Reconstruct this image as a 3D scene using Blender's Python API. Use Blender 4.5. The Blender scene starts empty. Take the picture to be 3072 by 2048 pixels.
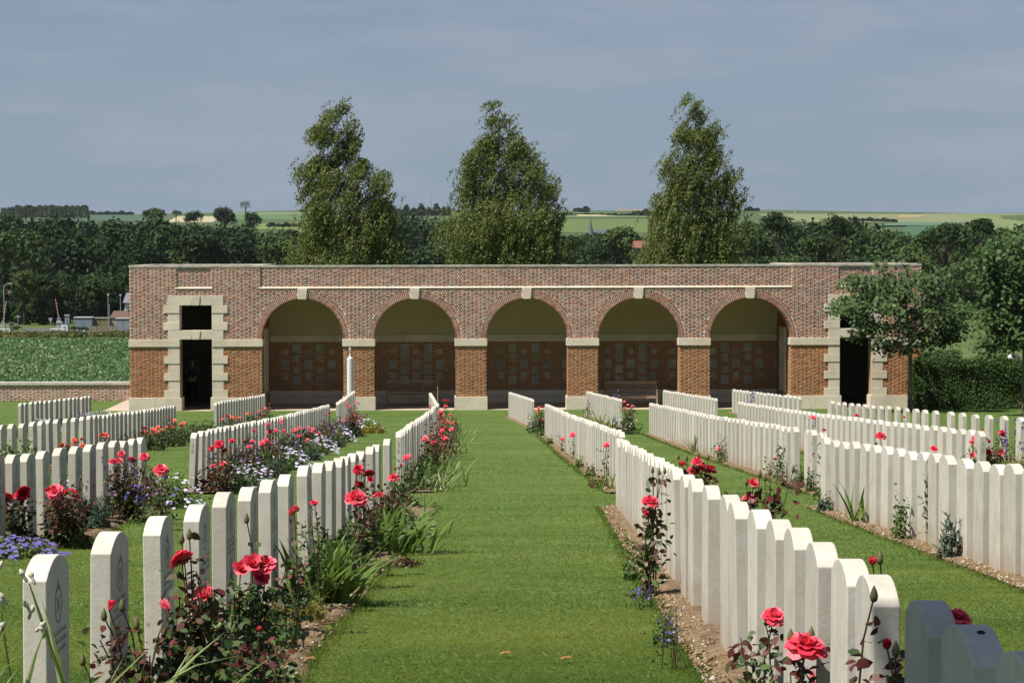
import bpy, math, random
import numpy as np
from mathutils import Matrix, Vector
from mathutils.geometry import tessellate_polygon

R = math.radians
random.seed(7)
rng = np.random.default_rng(7)
scene = bpy.context.scene
C = scene.collection

# ------------------------------------------------------------------ camera
EYE = 5.80
FPX = 7000.0                       # focal length in pixels of the 3072 px wide photograph
PITCH, YAW, ROLL = 2.323, 1.277, 0.12
cam_d = bpy.data.cameras.new('camera')
cam_d.sensor_width = 36.0
cam_d.lens = FPX / 3072 * 36
cam_d.clip_start = 0.1
cam_d.clip_end = 12000
cam_d.dof.use_dof = False
cam = bpy.data.objects.new('camera', cam_d)
C.objects.link(cam)
CM = Matrix.Rotation(R(-YAW), 4, 'Z') @ Matrix.Rotation(R(90 - PITCH), 4, 'X') @ Matrix.Rotation(R(-ROLL), 4, 'Z')
cam.matrix_world = Matrix.Translation((0, 0, EYE)) @ CM
scene.camera = cam

# ------------------------------------------------------------------ daylight
SUN_EL, SUN_AZ = 60.0, 59.0        # elevation; azimuth measured from behind the camera towards the left
# direction towards the sun
sdir = Vector((-math.cos(R(SUN_EL)) * math.sin(R(SUN_AZ)), -math.cos(R(SUN_EL)) * math.cos(R(SUN_AZ)), math.sin(R(SUN_EL))))
sun_d = bpy.data.lights.new('sun', 'SUN')
sun_d.energy = 5.0
sun_d.angle = R(0.53)
sun_d.color = (1.0, 0.945, 0.85)
sun = bpy.data.objects.new('sun', sun_d)
C.objects.link(sun)
sun.rotation_euler = sdir.to_track_quat('Z', 'Y').to_euler()
sun.location = (-30, -20, 60)

world = bpy.data.worlds.new('World')
scene.world = world
world.use_nodes = True
wt = world.node_tree
wt.nodes.clear()
w_out = wt.nodes.new('ShaderNodeOutputWorld')
w_bg = wt.nodes.new('ShaderNodeBackground')
w_sky = wt.nodes.new('ShaderNodeTexSky')
w_sky.sky_type = 'NISHITA'
w_sky.sun_disc = False
w_sky.sun_elevation = R(SUN_EL)
w_sky.sun_rotation = math.atan2(sdir.x, sdir.y)
w_sky.air_density = 1.0
w_sky.dust_density = 0.8
w_sky.ozone_density = 1.0
w_co = wt.nodes.new('ShaderNodeTexCoord')
w_map = wt.nodes.new('ShaderNodeMapping')
w_map.inputs['Scale'].default_value = (1.0, 1.0, 4.6)
w_map.inputs['Location'].default_value = (0.32, 0.1, 0.25)
w_no = wt.nodes.new('ShaderNodeTexNoise')
w_no.inputs['Scale'].default_value = 6.5
w_no.inputs['Detail'].default_value = 7
w_no.inputs['Roughness'].default_value = 0.56
w_rmp = wt.nodes.new('ShaderNodeValToRGB')
w_rmp.color_ramp.elements[0].position = 0.46
w_rmp.color_ramp.elements[0].color = (0, 0, 0, 1)
w_rmp.color_ramp.elements[1].position = 0.70
w_rmp.color_ramp.elements[1].color = (0.38, 0.38, 0.38, 1)
w_tint = wt.nodes.new('ShaderNodeMix')
w_tint.data_type = 'RGBA'
w_tint.blend_type = 'MULTIPLY'
w_tint.inputs[0].default_value = 1.0
w_tint.inputs[7].default_value = (0.90, 0.90, 0.97, 1)
w_mix = wt.nodes.new('ShaderNodeMix')
w_mix.data_type = 'RGBA'
w_mix.inputs[7].default_value = (6.9, 6.7, 7.9, 1)
wl = wt.links
wl.new(w_co.outputs['Generated'], w_map.inputs['Vector'])
wl.new(w_map.outputs['Vector'], w_no.inputs['Vector'])
wl.new(w_no.outputs['Fac'], w_rmp.inputs['Fac'])
wl.new(w_sky.outputs['Color'], w_tint.inputs[6])
# pale summer haze low in the sky, thinning towards the zenith
w_sep = wt.nodes.new('ShaderNodeSeparateXYZ')
wl.new(w_co.outputs['Generated'], w_sep.inputs[0])
w_el = wt.nodes.new('ShaderNodeMapRange')
w_el.inputs[1].default_value = 0.0
w_el.inputs[2].default_value = 0.38
w_el.inputs[3].default_value = 0.88
w_el.inputs[4].default_value = 0.06
wl.new(w_sep.outputs['Z'], w_el.inputs[0])
w_hz = wt.nodes.new('ShaderNodeMix')
w_hz.data_type = 'RGBA'
w_hz.inputs[7].default_value = (3.65, 4.9, 6.55, 1)
wl.new(w_el.outputs[0], w_hz.inputs[0])
wl.new(w_tint.outputs[2], w_hz.inputs[6])
wl.new(w_hz.outputs[2], w_mix.inputs[6])
wl.new(w_rmp.outputs['Color'], w_mix.inputs[0])
wl.new(w_mix.outputs[2], w_bg.inputs['Color'])
w_bg.inputs['Strength'].default_value = 0.05
wl.new(w_bg.outputs['Background'], w_out.inputs['Surface'])

vs = scene.view_settings
vs.view_transform = 'Standard'
vs.look = 'None'
vs.gamma = 1.0
vs.use_curve_mapping = False
vs.exposure = 0.5
scene.cycles.use_denoising = True
scene.cycles.max_bounces = 6
scene.cycles.diffuse_bounces = 3
scene.cycles.volume_bounces = 0
scene.cycles.caustics_reflective = False
scene.cycles.caustics_refractive = False

# ------------------------------------------------------------------ picture <-> place
CR = CM.to_3x3()
def ray(px, py):
    """slopes (dx/dY, dz/dY) of the sight line through a point of the photograph"""
    d = CR @ Vector(((px - 1536) / FPX, -(py - 1024) / FPX, -1.0))
    return d.x / d.y, d.z / d.y
def at(px, py, Y):
    a, b = ray(px, py)
    return Vector((a * Y, Y, EYE + b * Y))
GY = [-40, 0, 6.76, 13.6, 22, 30, 46, 62, 76, 82.0, 84, 90, 110, 370, 500, 650, 1000, 1500, 2200, 3200, 3800, 6000]
GZ = [7.0, 4.48, 4.04, 3.60, 3.07, 2.58, 1.68, 0.86, 0.27, 0.03, 0.0, 0.0, -0.55, -7.9, -9.2, -8.6, 0.8, 13.8, 30.8, 53.8, 55, 20]
def ground(Y, X=0.0):
    z = float(np.interp(Y, GY, GZ))
    if Y > 400:
        k = min(1.0, (Y - 400) / 900.0)
        z += k * (2.5 * math.sin(X * 0.004 + 1.3) + 1.5 * math.sin(X * 0.011 + Y * 0.003))
    return z
def land(px, py, h=0.0, y0=1.5, y1=4000.0):
    """first point on the sight line that is h above the ground"""
    a, b = ray(px, py)
    f = lambda Y: EYE + b * Y - (ground(Y, a * Y) + h)
    lo = y0
    Y = y0
    while Y < y1:
        nY = Y * 1.03 + 0.2
        if f(nY) <= 0:
            lo, hi = Y, nY
            for _ in range(40):
                m = (lo + hi) / 2
                if f(m) > 0: lo = m
                else: hi = m
            return Vector((a * hi, hi, EYE + b * hi))
        Y = nY
    return Vector((a * y1, y1, EYE + b * y1))

# ------------------------------------------------------------------ object helpers
def tag(o, label=None, cat=None, group=None, kind=None):
    if label: o['label'] = label
    if cat: o['category'] = cat
    if group: o['group'] = group
    if kind: o['kind'] = kind
    return o
def link(o, parent=None, loc=None):
    C.objects.link(o)
    if parent is not None: o.parent = parent
    if loc is not None: o.location = loc
    return o
def empty(name, loc, rz=0.0, label=None, cat=None, group=None):
    o = bpy.data.objects.new(name, None)
    o.empty_display_size = 0.2
    link(o, None, loc)
    o.rotation_euler = (0, 0, rz)
    return tag(o, label, cat, group)
def meshobj(name, me, parent=None, loc=None, rot=None):
    o = bpy.data.objects.new(name, me)
    link(o, parent, loc)
    if rot is not None: o.rotation_euler = rot
    return o

class MB:
    """collects vertices and faces for ONE mesh"""
    def __init__(s): s.v = []; s.f = []; s.m = []
    def quad(s, a, b, c, d, mi=0):
        n = len(s.v); s.v += [tuple(a), tuple(b), tuple(c), tuple(d)]; s.f.append((n, n+1, n+2, n+3)); s.m.append(mi)
    def tri(s, a, b, c, mi=0):
        n = len(s.v); s.v += [tuple(a), tuple(b), tuple(c)]; s.f.append((n, n+1, n+2)); s.m.append(mi)
    def poly(s, pts, mi=0):
        n = len(s.v); s.v += [tuple(p) for p in pts]; s.f.append(tuple(range(n, n+len(pts)))); s.m.append(mi)
    def box(s, x0, x1, y0, y1, z0, z1, mi=0, rz=0.0):
        n = len(s.v)
        pts = [(x0,y0,z0),(x1,y0,z0),(x1,y1,z0),(x0,y1,z0),(x0,y0,z1),(x1,y0,z1),(x1,y1,z1),(x0,y1,z1)]
        if rz:
            cx, cy = (x0+x1)/2, (y0+y1)/2; c, q = math.cos(rz), math.sin(rz)
            pts = [(cx+(x-cx)*c-(y-cy)*q, cy+(x-cx)*q+(y-cy)*c, z) for x, y, z in pts]
        s.v += pts
        s.f += [(n,n+1,n+5,n+4),(n+1,n+2,n+6,n+5),(n+2,n+3,n+7,n+6),(n+3,n,n+4,n+7),(n+4,n+5,n+6,n+7),(n+3,n+2,n+1,n)]
        s.m += [mi]*6
    def prism(s, pts, y0, y1, mi=0):
        """polygon of (x, z) from y0 (front) to y1 (back)"""
        n = len(s.v); k = len(pts)
        s.v += [(x, y0, z) for x, z in pts] + [(x, y1, z) for x, z in pts]
        if k > 4:
            for t in tessellate_polygon([[Vector((x, z, 0)) for x, z in pts]]):
                a, b, c = t
                s.f += [(n+a, n+b, n+c), (n+k+c, n+k+b, n+k+a)]; s.m += [mi]*2
        else:
            s.f += [tuple(n+i for i in range(k)), tuple(n+k+i for i in reversed(range(k)))]; s.m += [mi]*2
        for i in range(k):
            j = (i+1) % k
            s.f.append((n+i, n+k+i, n+k+j, n+j)); s.m.append(mi)
    def tube(s, pts, radii, n=6, mi=0, cap=True):
        pts = [Vector(p) for p in pts]
        rings = []
        for i, p in enumerate(pts):
            d = (pts[min(i+1, len(pts)-1)] - pts[max(i-1, 0)])
            if d.length < 1e-9: d = Vector((0, 0, 1))
            d.normalize()
            u = d.cross(Vector((0.13, 1, 0.07)));
            if u.length < 1e-4: u = d.cross(Vector((1, 0, 0)))
            u.normalize(); w = d.cross(u)
            r = radii[i] if hasattr(radii, '__len__') else radii
            b = len(s.v)
            for k in range(n):
                a = 2*math.pi*k/n
                q = p + (u*math.cos(a) + w*math.sin(a))*r
                s.v.append((q.x, q.y, q.z))
            rings.append(b)
        for a, b in zip(rings, rings[1:]):
            for k in range(n):
                s.f.append((a+k, a+(k+1) % n, b+(k+1) % n, b+k)); s.m.append(mi)
        if cap:
            s.f.append(tuple(rings[-1]+k for k in range(n))); s.m.append(mi)
            s.f.append(tuple(rings[0]+k for k in reversed(range(n)))); s.m.append(mi)
    def lathe(s, prof, n=16, c=(0, 0, 0), mi=0):
        rings = []
        for r, z in prof:
            b = len(s.v)
            for k in range(n):
                a = 2*math.pi*k/n
                s.v.append((c[0]+r*math.cos(a), c[1]+r*math.sin(a), c[2]+z))
            rings.append(b)
        for a, b in zip(rings, rings[1:]):
            for k in range(n):
                s.f.append((a+k, a+(k+1) % n, b+(k+1) % n, b+k)); s.m.append(mi)
        s.f.append(tuple(rings[-1]+k for k in range(n))); s.m.append(mi)
        s.f.append(tuple(rings[0]+k for k in reversed(range(n)))); s.m.append(mi)
    def mesh(s, name, mats, smooth=False):
        me = bpy.data.meshes.new(name)
        me.from_pydata(s.v, [], s.f)
        for m in (mats if isinstance(mats, (list, tuple)) else [mats]): me.materials.append(m)
        if any(s.m): me.polygons.foreach_set('material_index', s.m)
        if smooth: me.polygons.foreach_set('use_smooth', [True]*len(me.polygons))
        me.update()
        return me
    def build(s, name, mats, parent=None, loc=None, smooth=False, bevel=0.0):
        o = meshobj(name, s.mesh(name, mats, smooth), parent, loc)
        if bevel:
            b = o.modifiers.new('bevel', 'BEVEL'); b.width = bevel; b.segments = 2; b.limit_method = 'ANGLE'; b.angle_limit = R(35)
        return o

def np_mesh(name, V, F, mats, smooth=False, mi=None, tint=None):
    """V (n,3) float, F (m,k) int -> mesh, fast"""
    V = np.asarray(V, dtype=np.float32); F = np.asarray(F, dtype=np.int32)
    m, k = F.shape
    me = bpy.data.meshes.new(name)
    me.vertices.add(len(V)); me.vertices.foreach_set('co', V.ravel())
    me.loops.add(m*k); me.loops.foreach_set('vertex_index', F.ravel())
    me.polygons.add(m)
    me.polygons.foreach_set('loop_start', np.arange(0, m*k, k, dtype=np.int32))
    me.polygons.foreach_set('loop_total', np.full(m, k, dtype=np.int32))
    for q in (mats if isinstance(mats, (list, tuple)) else [mats]): me.materials.append(q)
    if mi is not None: me.polygons.foreach_set('material_index', np.asarray(mi, dtype=np.int32))
    if smooth: me.polygons.foreach_set('use_smooth', np.ones(m, dtype=bool))
    if tint is not None:
        a = me.attributes.new('kindtone', 'FLOAT', 'FACE'); a.data.foreach_set('value', np.asarray(tint, dtype=np.float32))
    me.update(calc_edges=True)
    return me

# ------------------------------------------------------------------ materials
def _n(t, kind): return t.nodes.new('ShaderNode' + kind)
def srgb(r, g, b):
    f = lambda c: (c/255/12.92) if c/255 <= 0.04045 else ((c/255+0.055)/1.055)**2.4
    return (f(r), f(g), f(b), 1)
def surf(name, cols, scale=4.0, rough=0.8, bump=0.0, bscale=None, spec=0.3, stretch=(1, 1, 1), coords='world', detail=6, pos=None, metallic=0.0, fine=0.0):
    """noise through a colour ramp; grain as bump"""
    m = bpy.data.materials.new(name); m.use_nodes = True
    t = m.node_tree; b = t.nodes['Principled BSDF']; L = t.links
    if coords == 'world':
        src = _n(t, 'NewGeometry').outputs['Position']
    else:
        src = _n(t, 'TexCoord').outputs['Object']
    mp = _n(t, 'Mapping'); mp.inputs['Scale'].default_value = stretch
    L.new(src, mp.inputs['Vector'])
    no = _n(t, 'TexNoise'); no.inputs['Scale'].default_value = scale; no.inputs['Detail'].default_value = detail; no.inputs['Roughness'].default_value = 0.62
    L.new(mp.outputs[0], no.inputs['Vector'])
    r = _n(t, 'ValToRGB'); e = r.color_ramp.elements
    cols = [c if len(c) == 4 else (*c, 1) for c in cols]
    ps = pos or [0.32 + 0.36*i/(max(1, len(cols)-1)) for i in range(len(cols))]
    e[0].position = ps[0]; e[0].color = cols[0]; e[1].position = ps[-1]; e[1].color = cols[-1]
    for p, c in list(zip(ps, cols))[1:-1]:
        q = e.new(p); q.color = c
    L.new(no.outputs['Fac'], r.inputs['Fac'])
    out = r.outputs['Color']
    if fine:
        n3 = _n(t, 'TexNoise'); n3.inputs['Scale'].default_value = scale*9; n3.inputs['Detail'].default_value = 4
        L.new(mp.outputs[0], n3.inputs['Vector'])
        mr = _n(t, 'MapRange'); mr.inputs[1].default_value = 0.3; mr.inputs[2].default_value = 0.7; mr.inputs[3].default_value = 1-fine; mr.inputs[4].default_value = 1+fine
        L.new(n3.outputs['Fac'], mr.inputs[0])
        mx = _n(t, 'VectorMath'); mx.operation = 'SCALE'
        L.new(out, mx.inputs[0]); L.new(mr.outputs[0], mx.inputs['Scale'])
        out = mx.outputs[0]
    L.new(out, b.inputs['Base Color'])
    b.inputs['Roughness'].default_value = rough
    b.inputs['Metallic'].default_value = metallic
    b.inputs['Specular IOR Level'].default_value = spec
    if bump:
        n2 = _n(t, 'TexNoise'); n2.inputs['Scale'].default_value = bscale or scale*8; n2.inputs['Detail'].default_value = 5
        L.new(mp.outputs[0], n2.inputs['Vector'])
        bp = _n(t, 'Bump'); bp.inputs['Strength'].default_value = bump; bp.inputs['Distance'].default_value = 0.02
        L.new(n2.outputs['Fac'], bp.inputs['Height']); L.new(bp.outputs[0], b.inputs['Normal'])
    return m
def leafmat(name, cols, rough=0.55, trans=0.35, spec=0.3, tone=False, objvar=0.0):
    """foliage: colour per leaf (random per island), light shining through"""
    m = bpy.data.materials.new(name); m.use_nodes = True
    t = m.node_tree; b = t.nodes['Principled BSDF']; L = t.links
    out = t.nodes['Material Output']
    g = _n(t, 'NewGeometry')
    val = g.outputs['Random Per Island']
    r = _n(t, 'ValToRGB'); e = r.color_ramp.elements
    cols = [c if len(c) == 4 else (*c, 1) for c in cols]
    e[0].position = 0; e[0].color = cols[0]; e[1].position = 1; e[1].color = cols[-1]
    for i, c in enumerate(cols[1:-1]):
        q = e.new((i+1)/(len(cols)-1)); q.color = c
    if tone:
        a = _n(t, 'Attribute'); a.attribute_name = 'kindtone'
        ad = _n(t, 'Math'); ad.operation = 'MULTIPLY_ADD'; ad.inputs[1].default_value = 0.3
        L.new(val, ad.inputs[0]); L.new(a.outputs['Fac'], ad.inputs[2]); val = ad.outputs[0]
    if objvar:
        oi = _n(t, 'ObjectInfo')
        ad = _n(t, 'Math'); ad.operation = 'MULTIPLY_ADD'; ad.inputs[1].default_value = objvar
        s2 = _n(t, 'Math'); s2.operation = 'MULTIPLY'; s2.inputs[1].default_value = 1-objvar
        L.new(val, s2.inputs[0]); L.new(oi.outputs['Random'], ad.inputs[0]); L.new(s2.outputs[0], ad.inputs[2]); val = ad.outputs[0]
    L.new(val, r.inputs['Fac'])
    L.new(r.outputs['Color'], b.inputs['Base Color'])
    b.inputs['Roughness'].default_value = rough
    b.inputs['Specular IOR Level'].default_value = spec
    tr = _n(t, 'BsdfTranslucent'); L.new(r.outputs['Color'], tr.inputs['Color'])
    mx = _n(t, 'MixShader'); mx.inputs[0].default_value = trans
    L.new(b.outputs[0], mx.inputs[1]); L.new(tr.outputs[0], mx.inputs[2]); L.new(mx.outputs[0], out.inputs['Surface'])
    return m
def brickmat(name, cols):
    m = bpy.data.materials.new(name); m.use_nodes = True
    t = m.node_tree; b = t.nodes['Principled BSDF']; L = t.links
    g = _n(t, 'NewGeometry'); oi = _n(t, 'ObjectInfo')
    a = _n(t, 'Math'); a.operation = 'ADD'; L.new(g.outputs['Random Per Island'], a.inputs[0]); L.new(oi.outputs['Random'], a.inputs[1])
    f = _n(t, 'Math'); f.operation = 'FRACT'; L.new(a.outputs[0], f.inputs[0])
    r = _n(t, 'ValToRGB'); e = r.color_ramp.elements
    e[0].position = 0; e[0].color = (*cols[0], 1); e[1].position = 1; e[1].color = (*cols[-1], 1)
    for i, c in enumerate(cols[1:-1]):
        q = e.new((i+1)/(len(cols)-1)); q.color = (*c, 1)
    L.new(f.outputs[0], r.inputs['Fac'])
    no = _n(t, 'TexNoise'); no.inputs['Scale'].default_value = 26; no.inputs['Detail'].default_value = 4
    L.new(g.outputs['Position'], no.inputs['Vector'])
    big = _n(t, 'TexNoise'); big.inputs['Scale'].default_value = 0.9; big.inputs['Detail'].default_value = 3
    L.new(g.outputs['Position'], big.inputs['Vector'])
    sm = _n(t, 'Math'); sm.operation = 'ADD'; L.new(no.outputs['Fac'], sm.inputs[0]); L.new(big.outputs['Fac'], sm.inputs[1])
    mr = _n(t, 'MapRange'); mr.inputs[1].default_value = 0.6; mr.inputs[2].default_value = 1.4; mr.inputs[3].default_value = 0.62; mr.inputs[4].default_value = 1.38
    L.new(sm.outputs[0], mr.inputs[0])
    mx = _n(t, 'VectorMath'); mx.operation = 'SCALE'; L.new(r.outputs['Color'], mx.inputs[0]); L.new(mr.outputs[0], mx.inputs['Scale'])
    L.new(mx.outputs[0], b.inputs['Base Color']); b.inputs['Roughness'].default_value = 0.85; b.inputs['Specular IOR Level'].default_value = 0.2
    bp = _n(t, 'Bump'); bp.inputs['Strength'].default_value = 0.5; bp.inputs['Distance'].default_value = 0.01
    L.new(no.outputs['Fac'], bp.inputs['Height']); L.new(bp.outputs[0], b.inputs['Normal'])
    return m

M = {}
M['stone'] = surf('dressed_limestone', [(.57,.49,.39), (.66,.575,.465), (.72,.64,.53)], scale=1.3, rough=0.85, bump=0.25, bscale=30, fine=0.06)
M['coping'] = surf('weathered_coping', [(.28,.26,.22), (.42,.385,.32), (.55,.51,.43)], scale=2.6, rough=0.85, bump=0.2, bscale=40, fine=0.15)
M['brick_up'] = brickmat('dark_red_brick', [(.33,.105,.06), (.19,.085,.065), (.37,.14,.07), (.25,.09,.06), (.16,.10,.085), (.42,.16,.07), (.28,.085,.055)])
M['brick_lo'] = brickmat('orange_red_brick', [(.36,.105,.04), (.24,.07,.035), (.40,.15,.055), (.31,.085,.035), (.17,.075,.05), (.42,.17,.06), (.33,.10,.04)])
M['mortar_up'] = surf('pale_lime_mortar', [(.62,.54,.46), (.78,.70,.61)], scale=6, rough=0.95, bump=0.3, bscale=60)
M['mortar_lo'] = surf('sandy_mortar', [(.40,.25,.14), (.52,.38,.24)], scale=5, rough=0.95, bump=0.3, bscale=60)
M['plaster'] = surf('ochre_vault_plaster', [(.47,.40,.24), (.53,.46,.29)], scale=0.8, rough=0.9, bump=0.05)
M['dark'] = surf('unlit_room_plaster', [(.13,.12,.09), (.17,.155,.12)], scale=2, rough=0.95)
M['tablet'] = surf('grey_tablet_stone', [(.22,.21,.18), (.36,.34,.29), (.52,.48,.40)], scale=.9, rough=0.7, bump=0.15, bscale=50)
M['paving'] = surf('rosy_stone_paving', [(.40,.31,.24), (.52,.43,.34)], scale=3, rough=0.85, bump=0.2)
M['lead'] = surf('pale_roof_covering', [(.4,.4,.38), (.5,.5,.48)], scale=2, rough=0.6)

def headstone_mat():
    m = surf('portland_limestone', [(.52,.485,.42), (.58,.545,.475), (.62,.585,.52)], scale=5, rough=0.8, bump=0.06, bscale=60, fine=0.04, spec=0.25)
    t = m.node_tree; L = t.links; b = t.nodes['Principled BSDF']
    src = b.inputs['Base Color'].links[0].from_socket
    # soil splash: brownish stain on the lowest hand's breadth, ragged edge; each stone a slightly different tone
    tc = _n(t, 'TexCoord'); sp = _n(t, 'SeparateXYZ'); L.new(tc.outputs['Object'], sp.inputs[0])
    g = _n(t, 'NewGeometry'); no = _n(t, 'TexNoise'); no.inputs['Scale'].default_value = 9; no.inputs['Detail'].default_value = 4
    L.new(g.outputs['Position'], no.inputs['Vector'])
    ma = _n(t, 'Math'); ma.operation = 'MULTIPLY_ADD'; ma.inputs[1].default_value = -0.30; L.new(no.outputs['Fac'], ma.inputs[0]); L.new(sp.outputs['Z'], ma.inputs[2])
    mr = _n(t, 'MapRange'); mr.inputs[1].default_value = -0.13; mr.inputs[2].default_value = 0.10; mr.inputs[3].default_value = 0.62; mr.inputs[4].default_value = 0.0
    L.new(ma.outputs[0], mr.inputs[0])
    mx = _n(t, 'Mix'); mx.data_type = 'RGBA'; L.new(mr.outputs[0], mx.inputs[0]); L.new(src, mx.inputs[6]); mx.inputs[7].default_value = (.42, .33, .23, 1)
    oi = _n(t, 'ObjectInfo'); vr = _n(t, 'MapRange'); vr.inputs[3].default_value = 0.84; vr.inputs[4].default_value = 1.05; L.new(oi.outputs['Random'], vr.inputs[0])
    # vertical weather streaks
    mp = _n(t, 'Mapping'); mp.inputs['Scale'].default_value = (30, 30, 1.6); L.new(g.outputs['Position'], mp.inputs[0])
    n2 = _n(t, 'TexNoise'); n2.inputs['Scale'].default_value = 1.0; n2.inputs['Detail'].default_value = 3; L.new(mp.outputs[0], n2.inputs['Vector'])
    r2 = _n(t, 'MapRange'); r2.inputs[1].default_value = .3; r2.inputs[2].default_value = .7; r2.inputs[3].default_value = .93; r2.inputs[4].default_value = 1.04; L.new(n2.outputs['Fac'], r2.inputs[0])
    mm = _n(t, 'Math'); mm.operation = 'MULTIPLY'; L.new(vr.outputs[0], mm.inputs[0]); L.new(r2.outputs[0], mm.inputs[1])
    sc = _n(t, 'VectorMath'); sc.operation = 'SCALE'; L.new(mx.outputs[2], sc.inputs[0]); L.new(mm.outputs[0], sc.inputs['Scale'])
    # grey-green lichen bloom in blotches, heavier on some stones
    n3 = _n(t, 'TexNoise'); n3.inputs['Scale'].default_value = 5.5; n3.inputs['Detail'].default_value = 7; n3.inputs['Roughness'].default_value = .7; L.new(g.outputs['Position'], n3.inputs['Vector'])
    r3 = _n(t, 'MapRange'); r3.inputs[1].default_value = .52; r3.inputs[2].default_value = .72; r3.inputs[3].default_value = 0; r3.inputs[4].default_value = .42; L.new(n3.outputs['Fac'], r3.inputs[0])
    m3 = _n(t, 'Mix'); m3.data_type = 'RGBA'; L.new(r3.outputs[0], m3.inputs[0]); L.new(sc.outputs[0], m3.inputs[6]); m3.inputs[7].default_value = (.36, .355, .27, 1)
    L.new(m3.outputs[2], b.inputs['Base Color'])
    return m
M['headstone'] = headstone_mat()
M['engrave'] = surf('lichened_carving', [(.16,.155,.13), (.30,.28,.24)], scale=20, rough=0.9)
# ================================================================== THE GROUND
def lawn_mat():
    m = surf('mown_lawn', [(.062,.110,.022), (.085,.138,.030), (.110,.158,.042)], scale=1.1, rough=0.75, bump=0.6, bscale=70, spec=0.15, stretch=(0.35, 1.1, 1), detail=8, fine=0.22)
    return m
M['lawn'] = lawn_mat()
M['dark_bark'] = surf('shaded_bark', [(.025,.022,.016), (.05,.045,.035)], scale=1, rough=.95)
M['soil'] = surf('dry_brown_soil', [(.10,.066,.036), (.18,.122,.068), (.26,.19,.115)], scale=14, rough=0.95, bump=1.0, bscale=55, fine=0.25)
M['crop'] = surf('beet_field_soil', [(.04,.075,.02), (.06,.10,.028)], scale=0.8, rough=0.9, fine=.3)
M['meadow'] = surf('rough_meadow', [(.045,.085,.015), (.075,.11,.024), (.12,.135,.04)], scale=0.06, rough=0.9, stretch=(1, 0.6, 1), fine=.25)
M['hill'] = surf('far_hill_grass', [(.05,.085,.025), (.07,.10,.035)], scale=0.01, rough=0.95, fine=.1)
M['road'] = surf('grey_asphalt', [(.075,.078,.082), (.10,.103,.108)], scale=0.5, rough=0.85)

def sheet(name, xs, ys, mat, dz=0.0, kind='structure', rough=0.0, label=None):
    xs = np.asarray(xs, float); ys = np.asarray(ys, float)
    V = []
    for y in ys:
        for x in xs: V.append((x, y, ground(y, x) + dz + (rough*random.uniform(-1, 1) if rough else 0)))
    nx = len(xs)
    F = [(j*nx+i, j*nx+i+1, (j+1)*nx+i+1, (j+1)*nx+i) for j in range(len(ys)-1) for i in range(nx-1)]
    o = meshobj(name, np_mesh(name, V, F, mat, smooth=True))
    o['kind'] = kind
    return o
sheet('lawn', np.linspace(-34, 40, 38), [-40, -20, -8, 0] + [2+2*i for i in range(44)] + [89.2], M['lawn'])
sheet('crop_field', np.linspace(-120, -13.2, 24), [89.2, 95, 102, 110, 125, 150, 180, 220, 260, 285], M['crop'])
sheet('meadow', np.linspace(-13.2, 160, 24), [89.2, 95, 102, 110, 125, 150, 180, 220, 285], M['meadow'])
sheet('valley_floor', np.linspace(-400, 500, 40), [285, 300, 320, 340, 370, 400, 440, 500, 560, 650], M['meadow'])
sheet('hillside', np.linspace(-2200, 2400, 70), [650, 720, 800, 900, 1000, 1150, 1300, 1500, 1750, 2000, 2200, 2500, 2800, 3000, 3200, 3500, 3800, 4600, 6000], M['hill'])

# far field patches, each lying on the hillside
def patch(name, poly_rows, col, col2=None, dz=0.5, sc=0.02, label=None):
    """poly_rows: list of (y, x0, x1) rows in photograph pixels, laid on the land"""
    col2 = col2 or tuple(c*1.18 for c in col)
    mat = surf(name+'_crop', [col, col2], scale=sc, rough=0.95, stretch=(1, .3, 1), fine=.08)
    rows = []
    n = 14
    for (y, x0, x1) in poly_rows:
        row = []
        for i in range(n+1):
            px = x0+(x1-x0)*i/n; p = land(px, y, 0, 300)
            if p.y > 3180: Yq = 3120 + i % 2; Xq = ray(px, y)[0]*Yq; p = Vector((Xq, Yq, ground(Yq, Xq)))
            row.append(p)
        rows.append(row)
    V = [(p.x, p.y, p.z+dz*.3+0.00012*p.y) for r in rows for p in r]
    F = [(j*(n+1)+i, j*(n+1)+i+1, (j+1)*(n+1)+i+1, (j+1)*(n+1)+i) for j in range(len(rows)-1) for i in range(n)]
    o = meshobj(name, np_mesh(name, V, F, mat, smooth=True)); o['kind'] = 'structure'
    return o
def rowsof(ys, a, b):
    out = []
    for i, y in enumerate(ys):
        t = i/(len(ys)-1)
        out.append((y, a[0]+(a[1]-a[0])*t, b[0]+(b[1]-b[0])*t))
    return out
patch('far_green_field', rowsof([665, 655, 645, 640], (60, 90), (470, 470)), (.045,.085,.05))
patch('cream_field', rowsof([668, 662, 656, 650], (500, 530), (640, 660)), (.34,.31,.19), sc=.05)
patch('light_green_field', rowsof([661, 655, 648, 642], (700, 700), (980, 980)), (.075,.13,.05))
patch('pale_strip_field', rowsof([642, 640, 638.6], (700, 700), (980, 980)), (.15,.19,.08))
patch('olive_field', rowsof([690, 684, 678, 672], (760, 780), (980, 980)), (.12,.16,.04))
patch('mid_green_field', rowsof([655, 650, 645, 640], (1680, 1680), (1960, 1980)), (.075,.12,.045))
patch('bleached_strip', rowsof([651, 648, 645.5], (1735, 1725), (1850, 1790)), (.33,.32,.17), dz=1.4)
patch('olive_slope_field', rowsof([700, 688, 672, 657], (1660, 1680), (2000, 1990)), (.085,.125,.035))
patch('dark_green_ridge_field', rowsof([641, 639, 637], (2200, 2200), (2800, 2950)), (.05,.095,.03))
patch('stubble_field', rowsof([668, 658, 650, 642], (2330, 2270), (2925, 2868)), (.15,.17,.08), sc=.03)
patch('orange_soil_streaks', rowsof([653, 651, 649], (2690, 2700), (2760, 2790)), (.36,.24,.13), dz=1.6)
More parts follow.
